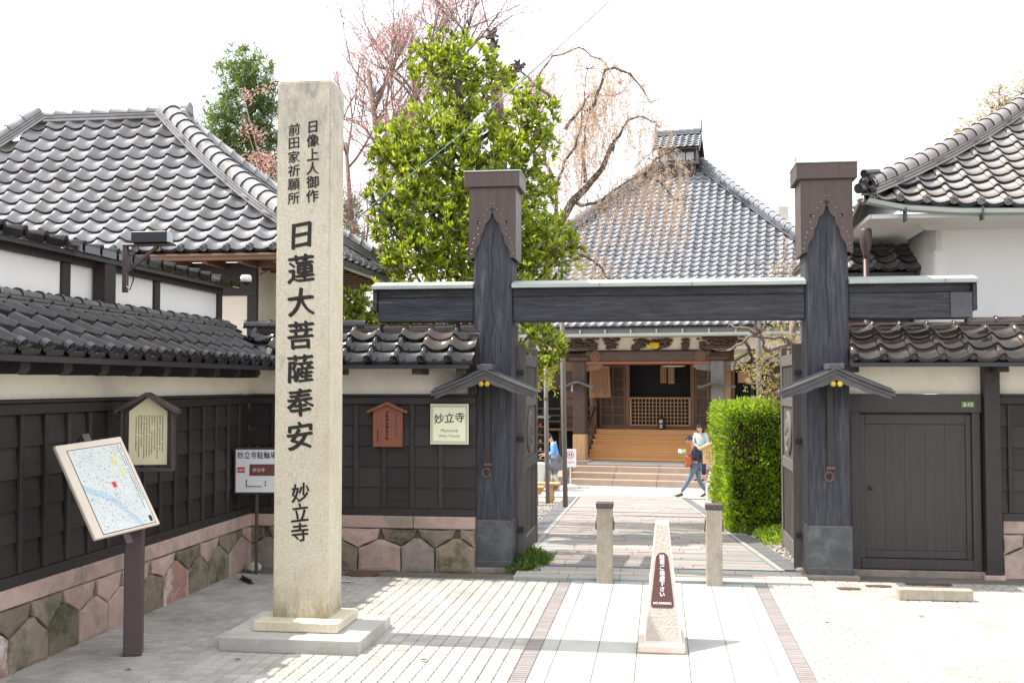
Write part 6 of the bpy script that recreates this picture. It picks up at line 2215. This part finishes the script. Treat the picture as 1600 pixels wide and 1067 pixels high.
for x, y, z, r in RLb:
    e = W3((x, y, z))
    lb_.append((e.x, e.y, e.z, r * 1.25))
    lm.add([W3((2.02, 17.4, max(1.4, z - .4))), W3((x, y, z)).lerp(W3((2.02, 17.4, z)), .4), e], .02, .006, 5)
    for q in range(4):
        lm.wander(e, (random.gauss(0, 1), random.gauss(0, 1), random.gauss(0, .6)), r * 1.3, .006, .002, .2, 4, 0, 4)
lm.build('trunk', m_barkl, rt)
P, D, L_, W_ = rosettes(lb_, 620, 5, (.03, .055), (.018, .03), rg, up=.0, inner=.1, spread=1.2)
leaves('foliage', P, D, L_, W_, l_yel, rt, 11)

rb = thing('flowering_branch_tree', 'pinkish budding twigs rising beside the right gate post in front of the temple roof', 'tree', (2.3, 20.4, gz(20.4)))
ox, oy, oz_ = 2.3, 20.4, gz(20.4)
lm = Limbs(83)
lm.add([V3(.1, 0, 0), V3(.08, 0, 2.5), V3(.05, 0, 4.6)], .06, .03, 6)
lb_ = []
for x, y, z, r in [(2.25, 20.42, 4.2, 0.2), (2.37, 20.44, 4.02, 0.18), (2.07, 20.4, 3.96, 0.15), (2.3, 20.4, 4.45, .15), (1.95, 20.4, 3.8, .12)]:
    e = W3((x, y, z)); lb_.append((e.x, e.y, e.z, r))
    lm.grow(V3(.08, 0, 3.9 ), (e - V3(.08, 0, 3.9)), .8, .015, 2, .2, .7, 0)
lm.build('trunk', m_barkl, rb)
P, D, L_, W_ = rosettes(lb_, 600, 4, (.03, .06), (.012, .025), rg, up=0, inner=.1, spread=1.2)
leaves('buds', P, D, L_, W_, l_weep, rb, 12)

# ---- distant tree behind the storehouse
kt = thing('distant_tree', 'pale yellowish feathery tree top beyond the storehouse roof', 'tree', (9.0, 31.2, LOW))
ox, oy, oz_ = 9.0, 31.2, LOW
lm = Limbs(91)
lm.add([V3(0, 0, 0), V3(0, 0, 5), V3(.1, 0, 9.5)], .2, .06, 7)
lb_ = []
for x, y, z, r in [(9.08, 31.25, 9.49, 0.45), (8.38, 31.17, 8.87, 0.4), (8.81, 31.23, 8.96, 0.42), (9.6, 31.32, 9.4, 0.42), (9.3, 31.3, 9.9, .35), (8.05, 31.1, 8.6, .35), (9.9, 31.3, 9.9, .5), (10.3, 31.3, 9.3, .6)]:
    e = W3((x, y, z)); lb_.append((e.x, e.y, e.z, r))
    lm.add([V3(0, 0, 7), V3(0, 0, 7).lerp(e, .5), e], .05, .015, 5)
    for q in range(14):
        lm.wander(e, (random.gauss(0, 1), random.gauss(0, 1), random.gauss(.3, .8)), r * 1.3, .012, .004, .2, 5, 0, 3)
lm.build('trunk', m_twig, kt)
P, D, L_, W_ = rosettes(lb_, 700, 4, (.05, .10), (.02, .04), rg, up=0, inner=.2, spread=1.2)
leaves('crown', P, D, L_, W_, l_yel, kt, 13)

# ---- hedge
hg = thing('clipped_hedge', 'tall square-clipped bright green conifer hedge just inside the right gate leaf', 'hedge', (1.85, 17.3, gz(17.3)))
hx0, hx1, hy0, hy1 = -.92, 1.6, -.55, 3.2
g0, hz1 = -.05, 1.58 - gz(17.3)
def hsurf(n, r, face):
    if face == 'f':
        P = np.stack([r.uniform(hx0, hx1, n), np.full(n, hy0), r.uniform(g0 + .05, hz1, n)], 1); N_ = np.array([0, -1, .25])
    elif face == 'l':
        P = np.stack([np.full(n, hx0), r.uniform(hy0, hy1, n), r.uniform(g0 + .05, hz1, n)], 1); N_ = np.array([-1, 0, .25])
    else:
        P = np.stack([r.uniform(hx0, hx1, n), r.uniform(hy0, hy1, n), np.full(n, hz1)], 1); N_ = np.array([0, 0, 1.])
    w = .04 * np.sin(P[:, 0] * 7 + P[:, 2] * 5) + .04 * np.sin(P[:, 1] * 6 - P[:, 2] * 8 + 1) + .045 * np.sin(P[:, 0] * 19 + 2 * np.sin(P[:, 2] * 11)) * np.sin(P[:, 2] * 17 + P[:, 1] * 13)
    rc = np.where(P[:, 2] < .3, (.3 - P[:, 2]) * .35, 0)
    N1 = N_ / np.linalg.norm(N_)
    P = P + N1 * (w - rc - .02 - r.random(n) * .10)[:, None]
    return P, np.tile(N1, (n, 1))
Ps, Ns = [], []
for f, n in (('f', 15000), ('l', 9000), ('t', 8000)):
    a, b = hsurf(n, rg, f)
    Ps.append(a); Ns.append(b)
P = np.concatenate(Ps); N_ = np.concatenate(Ns)
D = unit(N_ * .7 + rg.normal(size=P.shape) * .55 + [0, 0, .35])
n = len(P)
dry = (np.sin(P[:, 0] * 4.1 + 1) * np.sin(P[:, 2] * 3.3 + .4) + rg.normal(size=n) * .35) > .85
leaves('foliage', P[~dry], D[~dry], rg.uniform(.04, .11, (~dry).sum()), rg.uniform(.014, .032, (~dry).sum()), l_hedge, hg, 14)
leaves('dry_foliage', P[dry], D[dry], rg.uniform(.03, .07, dry.sum()), rg.uniform(.008, .016, dry.sum()), l_hedgeb, hg, 15)
ns2 = 420
P2 = np.stack([rg.uniform(hx0, hx1, ns2), rg.uniform(hy0, hy1 * .5, ns2), np.full(ns2, hz1 - .03)], 1)
P3 = np.stack([np.full(200, hx0 + .03), rg.uniform(hy0, hy1 * .5, 200), hz1 - rg.random(200) ** 2 * 1.2], 1)
Ps, Ds = [], []
for p, d in [(p, np.array([0, 0, 1.])) for p in P2] + [(p, np.array([-.8, 0, .6])) for p in P3]:
    d = d + rg.normal(size=3) * .35
    d /= np.linalg.norm(d)
    l = rg.uniform(.04, .14)
    for k in range(6):
        Ps.append(p + d * l * k / 6)
        e = d + rg.normal(size=3) * .45
        Ds.append(e / np.linalg.norm(e))
Ps, Ds = np.array(Ps), np.array(Ds)
leaves('sprigs', Ps, Ds, rg.uniform(.03, .06, len(Ps)), rg.uniform(.01, .018, len(Ps)), l_hedge, hg, 16)
m_core = M('hedge_core', (0.02, 0.022, 0.008), 0.95, bump=.5)
bm = bmesh.new()
bmesh.ops.create_grid(bm, x_segments=2, y_segments=2, size=1)
bm.free()
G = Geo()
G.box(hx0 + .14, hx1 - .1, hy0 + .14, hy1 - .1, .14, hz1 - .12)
G.build('inner_core', m_core, hg)  # solid dark box filling the hedge behind its leaves
lm = Limbs(95)
for x in np.arange(hx0 + .2, hx1, .3):
    lm.wander((x, hy0 + .25, -.05), (0, 0, 1), .5, .02, .012, .05, 3, 0, 5)
lm.build('stem', m_bark, hg)

def groundleaf(name, label, cat, x0, x1, y0, y1, n, L0, L1, w, mat, seed, hgt=.0, kind=None):
    r = np.random.default_rng(seed)
    cx_, cy_ = (x0 + x1) / 2, (y0 + y1) / 2
    P = np.stack([r.normal(cx_, (x1 - x0) / 4, n), r.normal(cy_, (y1 - y0) / 4, n), np.zeros(n)], 1)
    P[:, 0] = np.clip(P[:, 0], x0, x1)
    P[:, 1] = np.clip(P[:, 1], y0, y1)
    e = np.exp(-(((P[:, 0] - cx_) / (x1 - x0)) ** 2 + ((P[:, 1] - cy_) / (y1 - y0)) ** 2) * 3)
    P[:, 2] = [gz(v) for v in P[:, 1]]
    P[:, 2] += r.random(n) * hgt * e - .01
    D = unit(r.normal(size=(n, 3)) * .6 + [0, 0, .8])
    o = leaves(name, P, D, r.uniform(L0, L1, n), np.full(n, w), mat, None, seed)
    if kind is None:
        del o['kind']
        tag(o, label, cat)
    return o
groundleaf('fern_clump', 'low mossy green fern clump growing at the foot of the left gate leaf', 'plant', -1.55, -1.22, 10.95, 12.3, 2600, .03, .09, .03, l_fern, 3, .14)
groundleaf('low_shrub', 'low light green ground plant in the gravel between hedge and right gate leaf', 'plant', 1.35, 2.5, 14.6, 16.6, 5200, .04, .10, .018, l_hedge, 4, .22)
groundleaf('grass', None, None, -4.2, -1.9, 13, 24, 900, .02, .06, .008, l_fern, 5, .02, kind='stuff')

# ================================================================== COURTYARD THINGS
def pole(x, y, x1, y1, z1, r, label):
    p = thing('support_pole', label, 'pole', (x, y, gz(y)), 0, 'wooden tree support poles')
    tube('shaft', [(0, 0, -.03), ((x1 - x) / 2, (y1 - y) / 2, (z1 - gz(y)) / 2), (x1 - x, y1 - y, z1 - gz(y))], r, m_greyw, p, n=10)
    V, F = cyl(r * 1.12, r * 1.12, -.03, .03, 10)
    part('binding', V, F, m_rust, p, loc=((x1 - x) * .7, (y1 - y) * .7, (z1 - gz(y)) * .7))
pole(-2.06, 23.55, -2.15, 23.7, 3.9, .055, 'taller grey wooden pole standing in the gravel left of the path')
pole(-2.66, 25.6, -2.72, 25.7, 2.6, .05, 'shorter grey wooden pole rising behind the bench')
pole(1.80, 20.3, 1.75, 20.3, 3.6, .05, 'thin grey pole rising from behind the hedge')

bn_ = thing('bench', 'simple orange-brown wooden bench on the gravel left of the path', 'bench', (-3.05, 26.3, gz(26.3)))
for q in range(2):
    box('seat_plank', -.75, .62, -.2 + q * .21, .0 + q * .21, .40, .455, m_honey, bn_, bev=.008)
for x in (-.6, .42):
    for y_ in (-.12, .12):
        box('leg', x - .05, x + .05, y_ - .04, y_ + .04, 0, .398, m_honey, bn_)
    V, F = prism([(-.13, .28), (.13, .28), (.2, .395), (-.2, .395)], -.03, .03)
    part('leg_bracket', V, F, m_honey, bn_, loc=(x, 0, 0))
bn2 = thing('bench', 'lower orange-brown bench standing nearer, mostly behind the left gate leaf', 'bench', (-3.25, 24.6, gz(24.6)))
box('seat_plank', -.8, .62, -.2, .2, .36, .42, m_honey, bn2, bev=.008)
for x in (-.6, .42):
    box('leg', x - .05, x + .05, -.12, .12, 0, .358, m_honey, bn2)
    V, F = prism([(-.13, .24), (.13, .24), (.2, .355), (-.2, .355)], -.03, .03)
    part('leg_bracket', V, F, m_honey, bn2, loc=(x, -.14, 0))

ne = thing('prohibition_sign', 'small white sign with a red circle and footprints on a white pole by the steps', 'sign', (-2.62, 31.6, LOW))
part('base', *lathe([(.28, 0), (.28, .06), (.1, .10)], 18), m_white_plastic, ne)
box('pole', -.018, .018, -.018, .018, .1, .62, m_white_plastic, ne)
box('face', -.17, .17, -.03, -.02, .60, 1.12, m_signw, ne)
V, F = sweep([(.095 * math.cos(t), -.034, .96 + .10 * math.sin(t)) for t in np.linspace(0, 2 * math.pi, 21)], circ(.010, 5), True, None, Vector((0, 1, 0)))
part('red_ring', V, F, m_inkr, ne)
for s in (-1, 1):
    part('footprint', [(s * .03 + .018 * math.cos(t), -.032, .96 + .05 * math.sin(t)) for t in np.linspace(0, 6.28, 11)[:-1]], [tuple(range(10))], m_ink, ne)
marks(-.13, .13, .70, .78, 5, 1, 1, 22).build('lettering', m_inkr, ne).location = (0, -.032, 0)

yk = thing('prayer_notice', 'bright yellow wooden notice with a little roof on a post beside the hedge', 'notice board', (1.33, 28.6, LOW + .02))
box('stone_base', -.20, .22, -.17, .17, -.05, .42, m_conc, yk, bev=.03)
m_yw = M('fresh_pine_wood', (0.58, 0.40, 0.14), 0.6, (0.64, 0.47, 0.20), vs=4, scale=(6, 6, 1), bump=.1)
box('post', -.045, .045, -.04, .04, .42, .95, m_yw, yk)
V, F = prism([(-.28, .93), (.28, .93), (.28, 1.30), (0, 1.44), (-.28, 1.30)], -.06, -.04)
yb = part('panel', V, F, m_yw, yk)
marks(-.2, .2, .97, 1.25, 6, 9, .9, 31).build('lettering', m_inkbr, yb).location = (0, -.062, 0)
for s in (-1, 1):
    pr = [(0, 1.50), (s * .38, 1.33), (s * .37, 1.29), (0, 1.455)]
    V, F = prism(pr if s < 0 else pr[::-1], -.14, .08)
    part('roof_board', V, F, m_yw, yk)
# shoe shelf at the temple side
ss = thing('shoe_shelf', 'open wooden shoe shelf with shoes behind the person in blue', 'shelf', (-3.62, 31.9, LOW), R(-8))
box('side_panel', -.55, -.5, -.15, .2, 0, 2.0, m_greyw, ss)
box('side_panel', .25, .3, -.15, .2, .55, 2.0, m_greyw, ss)
box('back_panel', -.5, .25, .17, .2, .5, 2.0, m_brownd, ss)
box('top_board', -.6, .35, -.2, .22, 2.0, 2.05, m_greyw, ss)
for k in range(6):
    box('shelf_board', -.5, .25, -.15, .17, .55 + k * .24, .57 + k * .24, m_greyw, ss)
for k in range(6):
    for q in range(4):
        if random.random() < .75:
            x = -.42 + q * .18
            c = random.choice((m_shoe, m_navy, m_inkr, m_signw, m_honey))
            o = box('shoe', x - .035, x + .035, -.12, .1, .575 + k * .24, .65 + k * .24, c, None, bev=.025)
            o.matrix_basis = wm(ss) @ Matrix.Translation(o.location)
            tag(o, 'one of the shoes stored on the open shelf by the person in blue', 'shoe', 'shoes on the open shelf')
tk = thing('stone_basin', 'pale grey rounded stone basin at the feet of the person in blue', 'basin', (-3.62, 30.7, LOW))
part('basin_body', *lathe([(.25, 0), (.33, .3), (.38, .75), (.34, .78), (.30, .6), (.0, .55)], 18), m_conc, tk, smooth=True)

# ================================================================== PEOPLE
def skin_mesh(name, nodes, edges, mat, parent, sub=1, root=0):
    me = bpy.data.meshes.new(name)
    keys = list(nodes)
    me.from_pydata([nodes[k][0] for k in keys], [(keys.index(a), keys.index(b)) for a, b in edges], [])
    o = bpy.data.objects.new(name, me)
    COL.objects.link(o)
    sk = o.modifiers.new('skin', 'SKIN')
    sk.use_smooth_shade = True
    for i, k in enumerate(keys):
        rr = nodes[k][1]
        me.skin_vertices[0].data[i].radius = (rr, rr) if not isinstance(rr, tuple) else rr
        me.skin_vertices[0].data[i].use_root = (i == root)
    sb = o.modifiers.new('sub', 'SUBSURF')
    sb.levels = sub
    sb.render_levels = sub
    bpy.context.view_layer.update()
    dg = bpy.context.evaluated_depsgraph_get()
    m2 = bpy.data.meshes.new_from_object(o.evaluated_get(dg))
    m2.name = name
    bpy.data.objects.remove(o)
    m2.materials.clear()
    m2.materials.append(mat)
    m2.polygons.foreach_set('use_smooth', [True] * len(m2.polygons))
    return obj(name, m2, parent)

def hand_nodes(N, E, tagk, wrist, d, side, s=1.0):
    """palm and five fingers growing from the wrist along d"""
    d = Vector(d).normalized()
    sd = Vector(side).normalized()
    w = Vector(wrist)
    palm = w + d * .055 * s
    N[tagk + 'palm'] = (tuple(palm), .028 * s)
    E.append((tagk + 'wr', tagk + 'palm'))
    curl = d.cross(sd) * .5
    for i, (off_, ln) in enumerate(((-.028, .06), (-.01, .072), (.01, .068), (.028, .052))):
        b = palm + sd * off_ + d * .035
        m = b + d * ln * .5
        e = m + (d + curl).normalized() * ln * .5
        N[f'{tagk}f{i}a'] = (tuple(b), .0095 * s)
        N[f'{tagk}f{i}b'] = (tuple(m), .0085 * s)
        N[f'{tagk}f{i}c'] = (tuple(e), .0075 * s)
        E += [(tagk + 'palm', f'{tagk}f{i}a'), (f'{tagk}f{i}a', f'{tagk}f{i}b'), (f'{tagk}f{i}b', f'{tagk}f{i}c')]
    t0 = palm - sd * .03
    t1 = t0 - sd * .02 + d * .03
    N[tagk + 't0'] = (tuple(t0), .011 * s)
    N[tagk + 't1'] = (tuple(t1), .009 * s)
    E += [(tagk + 'palm', tagk + 't0'), (tagk + 't0', tagk + 't1')]

def person(root, J, top_mat, leg_mat, shoe_mat=None, hair='short', hairmat=None, sleeve=True, shin_mat=None):
    """J: joint positions in local coordinates; the figure faces the direction J['face']"""
    shoe_mat = shoe_mat or m_shoe
    v = {k: Vector(p) for k, p in J.items()}
    f = v['face'].normalized()
    N, E = {}, []
    def nd(k, p, r): N[k] = (tuple(p), r)
    nd('pelvis', v['pelvis'], (.13, .10)); nd('waist', v['pelvis'].lerp(v['chest'], .45), (.115, .09)); nd('chest', v['chest'], (.145, .105))
    nd('neck0', v['chest'].lerp(v['neck'], .8), .06); nd('neck', v['neck'], .05)
    nd('head', v['head'] - (v['head'] - v['neck']).normalized() * .03, .075); nd('crown', v['head'] + (v['head'] - v['neck']).normalized() * .06, .072)
    E += [('pelvis', 'waist'), ('waist', 'chest'), ('chest', 'neck0'), ('neck0', 'neck'), ('neck', 'head'), ('head', 'crown')]
    for s in ('l', 'r'):
        nd(s + 'sh', v[s + 'sh'], .055); nd(s + 'el', v[s + 'el'], .038); nd(s + 'wr', v[s + 'wr'], .026)
        E += [('chest', s + 'sh'), (s + 'sh', s + 'el'), (s + 'el', s + 'wr')]
        nd(s + 'hip', v[s + 'hip'], .085); nd(s + 'kn', v[s + 'kn'], .055); nd(s + 'an', v[s + 'an'], .038)
        nd(s + 'toe', v[s + 'an'] + v.get(s + 'ft', f) * .15 - Vector((0, 0, .045)), .03)
        E += [('pelvis', s + 'hip'), (s + 'hip', s + 'kn'), (s + 'kn', s + 'an'), (s + 'an', s + 'toe')]
        hd_ = (v[s + 'wr'] - v[s + 'el']).normalized()
        hand_nodes(N, E, s, v[s + 'wr'], hd_, hd_.cross(Vector((0, 0, 1))) if abs(hd_.z) < .9 else f)
    body = skin_mesh('body', N, E, m_skin, root)
    up = (v['head'] - v['neck']).normalized()
    fh = (f - up * f.dot(up))
    if 'look' in v:
        fh = v['look'].normalized()
    fh.normalize()
    sh_ = fh.cross(up).normalized()
    hm = Matrix(((sh_.x, fh.x, up.x, v['head'].x), (sh_.y, fh.y, up.y, v['head'].y), (sh_.z, fh.z, up.z, v['head'].z), (0, 0, 0, 1)))
    # head shell with face
    bm = bmesh.new()
    bmesh.ops.create_uvsphere(bm, u_segments=20, v_segments=14, radius=1)
    for q in bm.verts:
        x, y, z = q.co
        jaw = 1 - .28 * max(0, -z)
        q.co = Vector((x * .077 * jaw, y * .095 * (1 - .12 * max(0, -z)) + .004, z * .118))
    me = bpy.data.meshes.new('face'); bm.to_mesh(me); bm.free(); me.materials.append(m_skin)
    me.polygons.foreach_set('use_smooth', [True] * len(me.polygons))
    fc_ = obj('face', me, root, mtx=hm)
    part('nose', *lathe([(.013, 0), (.009, .018), (.004, .03)], 8), m_skin, fc_, smooth=True, loc=(0, .088, -.028), rot=(R(-25), 0, 0))
    for s in (-1, 1):
        part('eye', *lathe([(.010, 0), (.009, .004), (.003, .006)], 8), m_ink, fc_, loc=(s * .03, .084, .008), rot=(R(-90), 0, 0))
        part('ear', *lathe([(.022, 0), (.024, .008), (.012, .014)], 8), m_skin, fc_, smooth=True, loc=(s * .072, 0, -.008), rot=(0, R(90) * s, 0))
    box('mouth', -.02, .02, .080, .086, -.064, -.057, m_inkbr, fc_, bev=.002)
    # hair
    bm = bmesh.new()
    bmesh.ops.create_uvsphere(bm, u_segments=22, v_segments=16, radius=1)
    rr = random.Random(2)
    kill = []
    for q in bm.verts:
        x, y, z = q.co
        k = 1.0 + rr.uniform(-.04, .09)
        if (y > .45 and z < .35) or z < -.35 or (y > .0 and z < -.05):
            kill.append(q)
        q.co = Vector((x * .088 * k, y * .105 * k - .004, z * .128 * k + .008))
    bmesh.ops.delete(bm, geom=kill, context='VERTS')
    me = bpy.data.meshes.new('hair'); bm.to_mesh(me); bm.free(); me.materials.append(m_hair)
    obj('hair', me, root, mtx=hm)
    if hair == 'long':
        G = Geo()
        for k in range(13):
            a = math.pi * (.08 + .84 * k / 12) + math.pi
            p0 = V3(.082 * math.cos(a), .09 * math.sin(a) * 1 - .0, .02)
            V, F = sweep([p0, p0 * 1.08 + V3(0, -.01, -.1), p0 * 1.15 + V3(0, -.02, -.22), p0 * .95 + V3(0, -.02, -.32)], circ(.022, 6), True, [.9, 1, 1, .5])
            G.add(V, F)
        o = G.build('hair_length', m_hair, root, smooth=True)
        o.matrix_basis = hm
    # clothes
    C, CE = {}, []
    def nc(k, p, r): C[k] = (tuple(p), r)
    nc('hem', v['pelvis'] - (v['chest'] - v['pelvis']) * .12, (.155, .125)); nc('w', v['pelvis'].lerp(v['chest'], .45), (.14, .115)); nc('c', v['chest'], (.168, .128)); nc('n', v['chest'].lerp(v['neck'], .65), .075)
    CE += [('hem', 'w'), ('w', 'c'), ('c', 'n')]
    for s in ('l', 'r'):
        nc(s + 'sh', v[s + 'sh'], .072)
        nc(s + 'el', v[s + 'el'], .055)
        nc(s + 'cu', v[s + 'el'].lerp(v[s + 'wr'], .88), .04)
        CE += [('c', s + 'sh'), (s + 'sh', s + 'el'), (s + 'el', s + 'cu')]
    skin_mesh('shirt', C, CE, top_mat, root)
    C, CE = {}, []
    nc('p', v['pelvis'], (.145, .115))
    for s in ('l', 'r'):
        nc(s + 'h', v[s + 'hip'], .10)
        nc(s + 'k', v[s + 'kn'], .075)
        nc(s + 'a', v[s + 'kn'].lerp(v[s + 'an'], .90 if shin_mat is None else .15), .062)
        CE += [('p', s + 'h'), (s + 'h', s + 'k'), (s + 'k', s + 'a')]
    skin_mesh('trousers', C, CE, leg_mat, root)
    if shin_mat:
        for s in ('l', 'r'):
            tube('leggings', [v[s + 'kn'], v[s + 'kn'].lerp(v[s + 'an'], .5), v[s + 'an']], 1, shin_mat, root, n=10, radii=[.068, .066, .052])
    for s in ('l', 'r'):
        d = v.get(s + 'ft', f).normalized()
        a = v[s + 'an']
        V, F = sweep([a - d * .07 - V3(0, 0, .045), a - d * .02 - V3(0, 0, .035), a + d * .09 - V3(0, 0, .045), a + d * .18 - V3(0, 0, .055)], circ(1, 10), True, [.036, .047, .042, .024])
        part('shoe', V, F, shoe_mat, root, smooth=True)

# man walking to the left, reading papers
pm = thing('person', 'person in a navy jacket and jeans walking left across the forecourt while reading papers', 'person', (.86, 29.6, LOW - .01))
J = dict(face=(-1, -.1, 0), pelvis=(.05, 0, .90), chest=(.0, 0, 1.30), neck=(-.04, 0, 1.47), head=(-.12, -.01, 1.585), look=(-.82, -.25, -.55),
         lsh=(.02, -.17, 1.38), lel=(.03, -.2, 1.10), lwr=(-.20, -.10, 1.14), rsh=(.02, .17, 1.38), rel=(.0, .2, 1.10), rwr=(-.22, .06, 1.16),
         lhip=(.04, -.09, .86), lkn=(-.16, -.09, .47), lan=(-.38, -.09, .10), rhip=(.06, .09, .86), rkn=(.14, .09, .47), ran=(.33, .09, .13),
         lft=(-.95, 0, -.12), rft=(-.9, 0, -.45))
person(pm, J, m_navy, m_jean)
pm.scale = (.95, .95, .95)
pp1 = thing('papers', 'light papers held open in the hands of the walking person', 'papers', (.86 - .31, 29.56, LOW + 1.19), 0)
for k, (m_, tl) in enumerate(((m_signw, -14), (m_green, 10))):
    part('sheet', *prism([(-.11, 0), (.10, 0), (.10, .006), (-.11, .006)], -.09, .1), m_, pp1, loc=(0, 0, .012 * k), rot=(R(25), R(-tl), 0))
ob_ = thing('shoulder_bag', 'orange-brown leather bag hanging at the front of the walking person', 'bag', (.70, 29.42, LOW + .93))
bm = bmesh.new()
bmesh.ops.create_cube(bm, size=1)
for q in bm.verts:
    q.co = Vector((q.co.x * .16, q.co.y * .10, q.co.z * .30))
bmesh.ops.bevel(bm, geom=bm.edges[:], offset=.035, segments=3, affect='EDGES')
me = bpy.data.meshes.new('bag_body'); bm.to_mesh(me); bm.free(); me.materials.append(m_orange)
obj('bag_body', me, ob_, rot=(0, R(18), 0))
tube('strap', [(.03, 0, .12), (.08, -.02, .3), (.18, .06, .52)], .012, m_orange, ob_)
box('flap', -.085, .085, -.062, -.05, .02, .13, m_orange, ob_, rot=(0, R(18), 0))
# woman behind him
pw_ = thing('person', 'person with long dark hair in a pale mint cardigan standing behind the walking person', 'person', (1.14, 32.40, LOW + .175))
J = dict(face=(-.5, -.86, 0), pelvis=(0, 0, .88), chest=(0, 0, 1.26), neck=(-.01, -.03, 1.42), head=(-.03, -.06, 1.53), look=(-.45, -.75, -.4),
         lsh=(.15, -.06, 1.35), lel=(.20, -.12, 1.08), lwr=(.05, -.28, 1.0), rsh=(-.15, .06, 1.35), rel=(-.22, .0, 1.08), rwr=(-.08, -.2, .98),
         lhip=(.08, -.02, .84), lkn=(.08, -.04, .46), lan=(.08, 0, .09), rhip=(-.08, .02, .84), rkn=(-.08, 0, .46), ran=(-.08, .03, .09))
person(pw_, J, m_mint, m_navy, hair='long')
# person in blue leaning at the shelf
pb = thing('person', 'person in a bright blue shirt and grey apron bending towards the shoe shelf', 'person', (-3.02, 30.95, LOW))
J = dict(face=(-.95, .3, 0), pelvis=(.05, 0, .86), chest=(-.02, .02, 1.22), neck=(-.08, .04, 1.37), head=(-.16, .06, 1.47), look=(-.85, .3, -.4),
         lsh=(.0, -.16, 1.30), lel=(-.02, -.24, 1.03), lwr=(-.24, -.12, .98), rsh=(-.02, .18, 1.30), rel=(-.1, .24, 1.03), rwr=(-.32, .16, 1.0),
         lhip=(.05, -.09, .82), lkn=(.02, -.10, .45), lan=(.10, -.1, .09), rhip=(.03, .09, .82), rkn=(-.04, .1, .45), ran=(-.06, .1, .09))
person(pb, J, m_bluec, m_greyc, m_white_plastic, shin_mat=m_khaki)
V, F = lathe([(.13, 0), (.19, -.25), (.21, -.42), (.20, -.42), (.12, -.02)], 18)
part('apron', V, F, m_greyc, pb, smooth=True, loc=(.04, 0, .98))
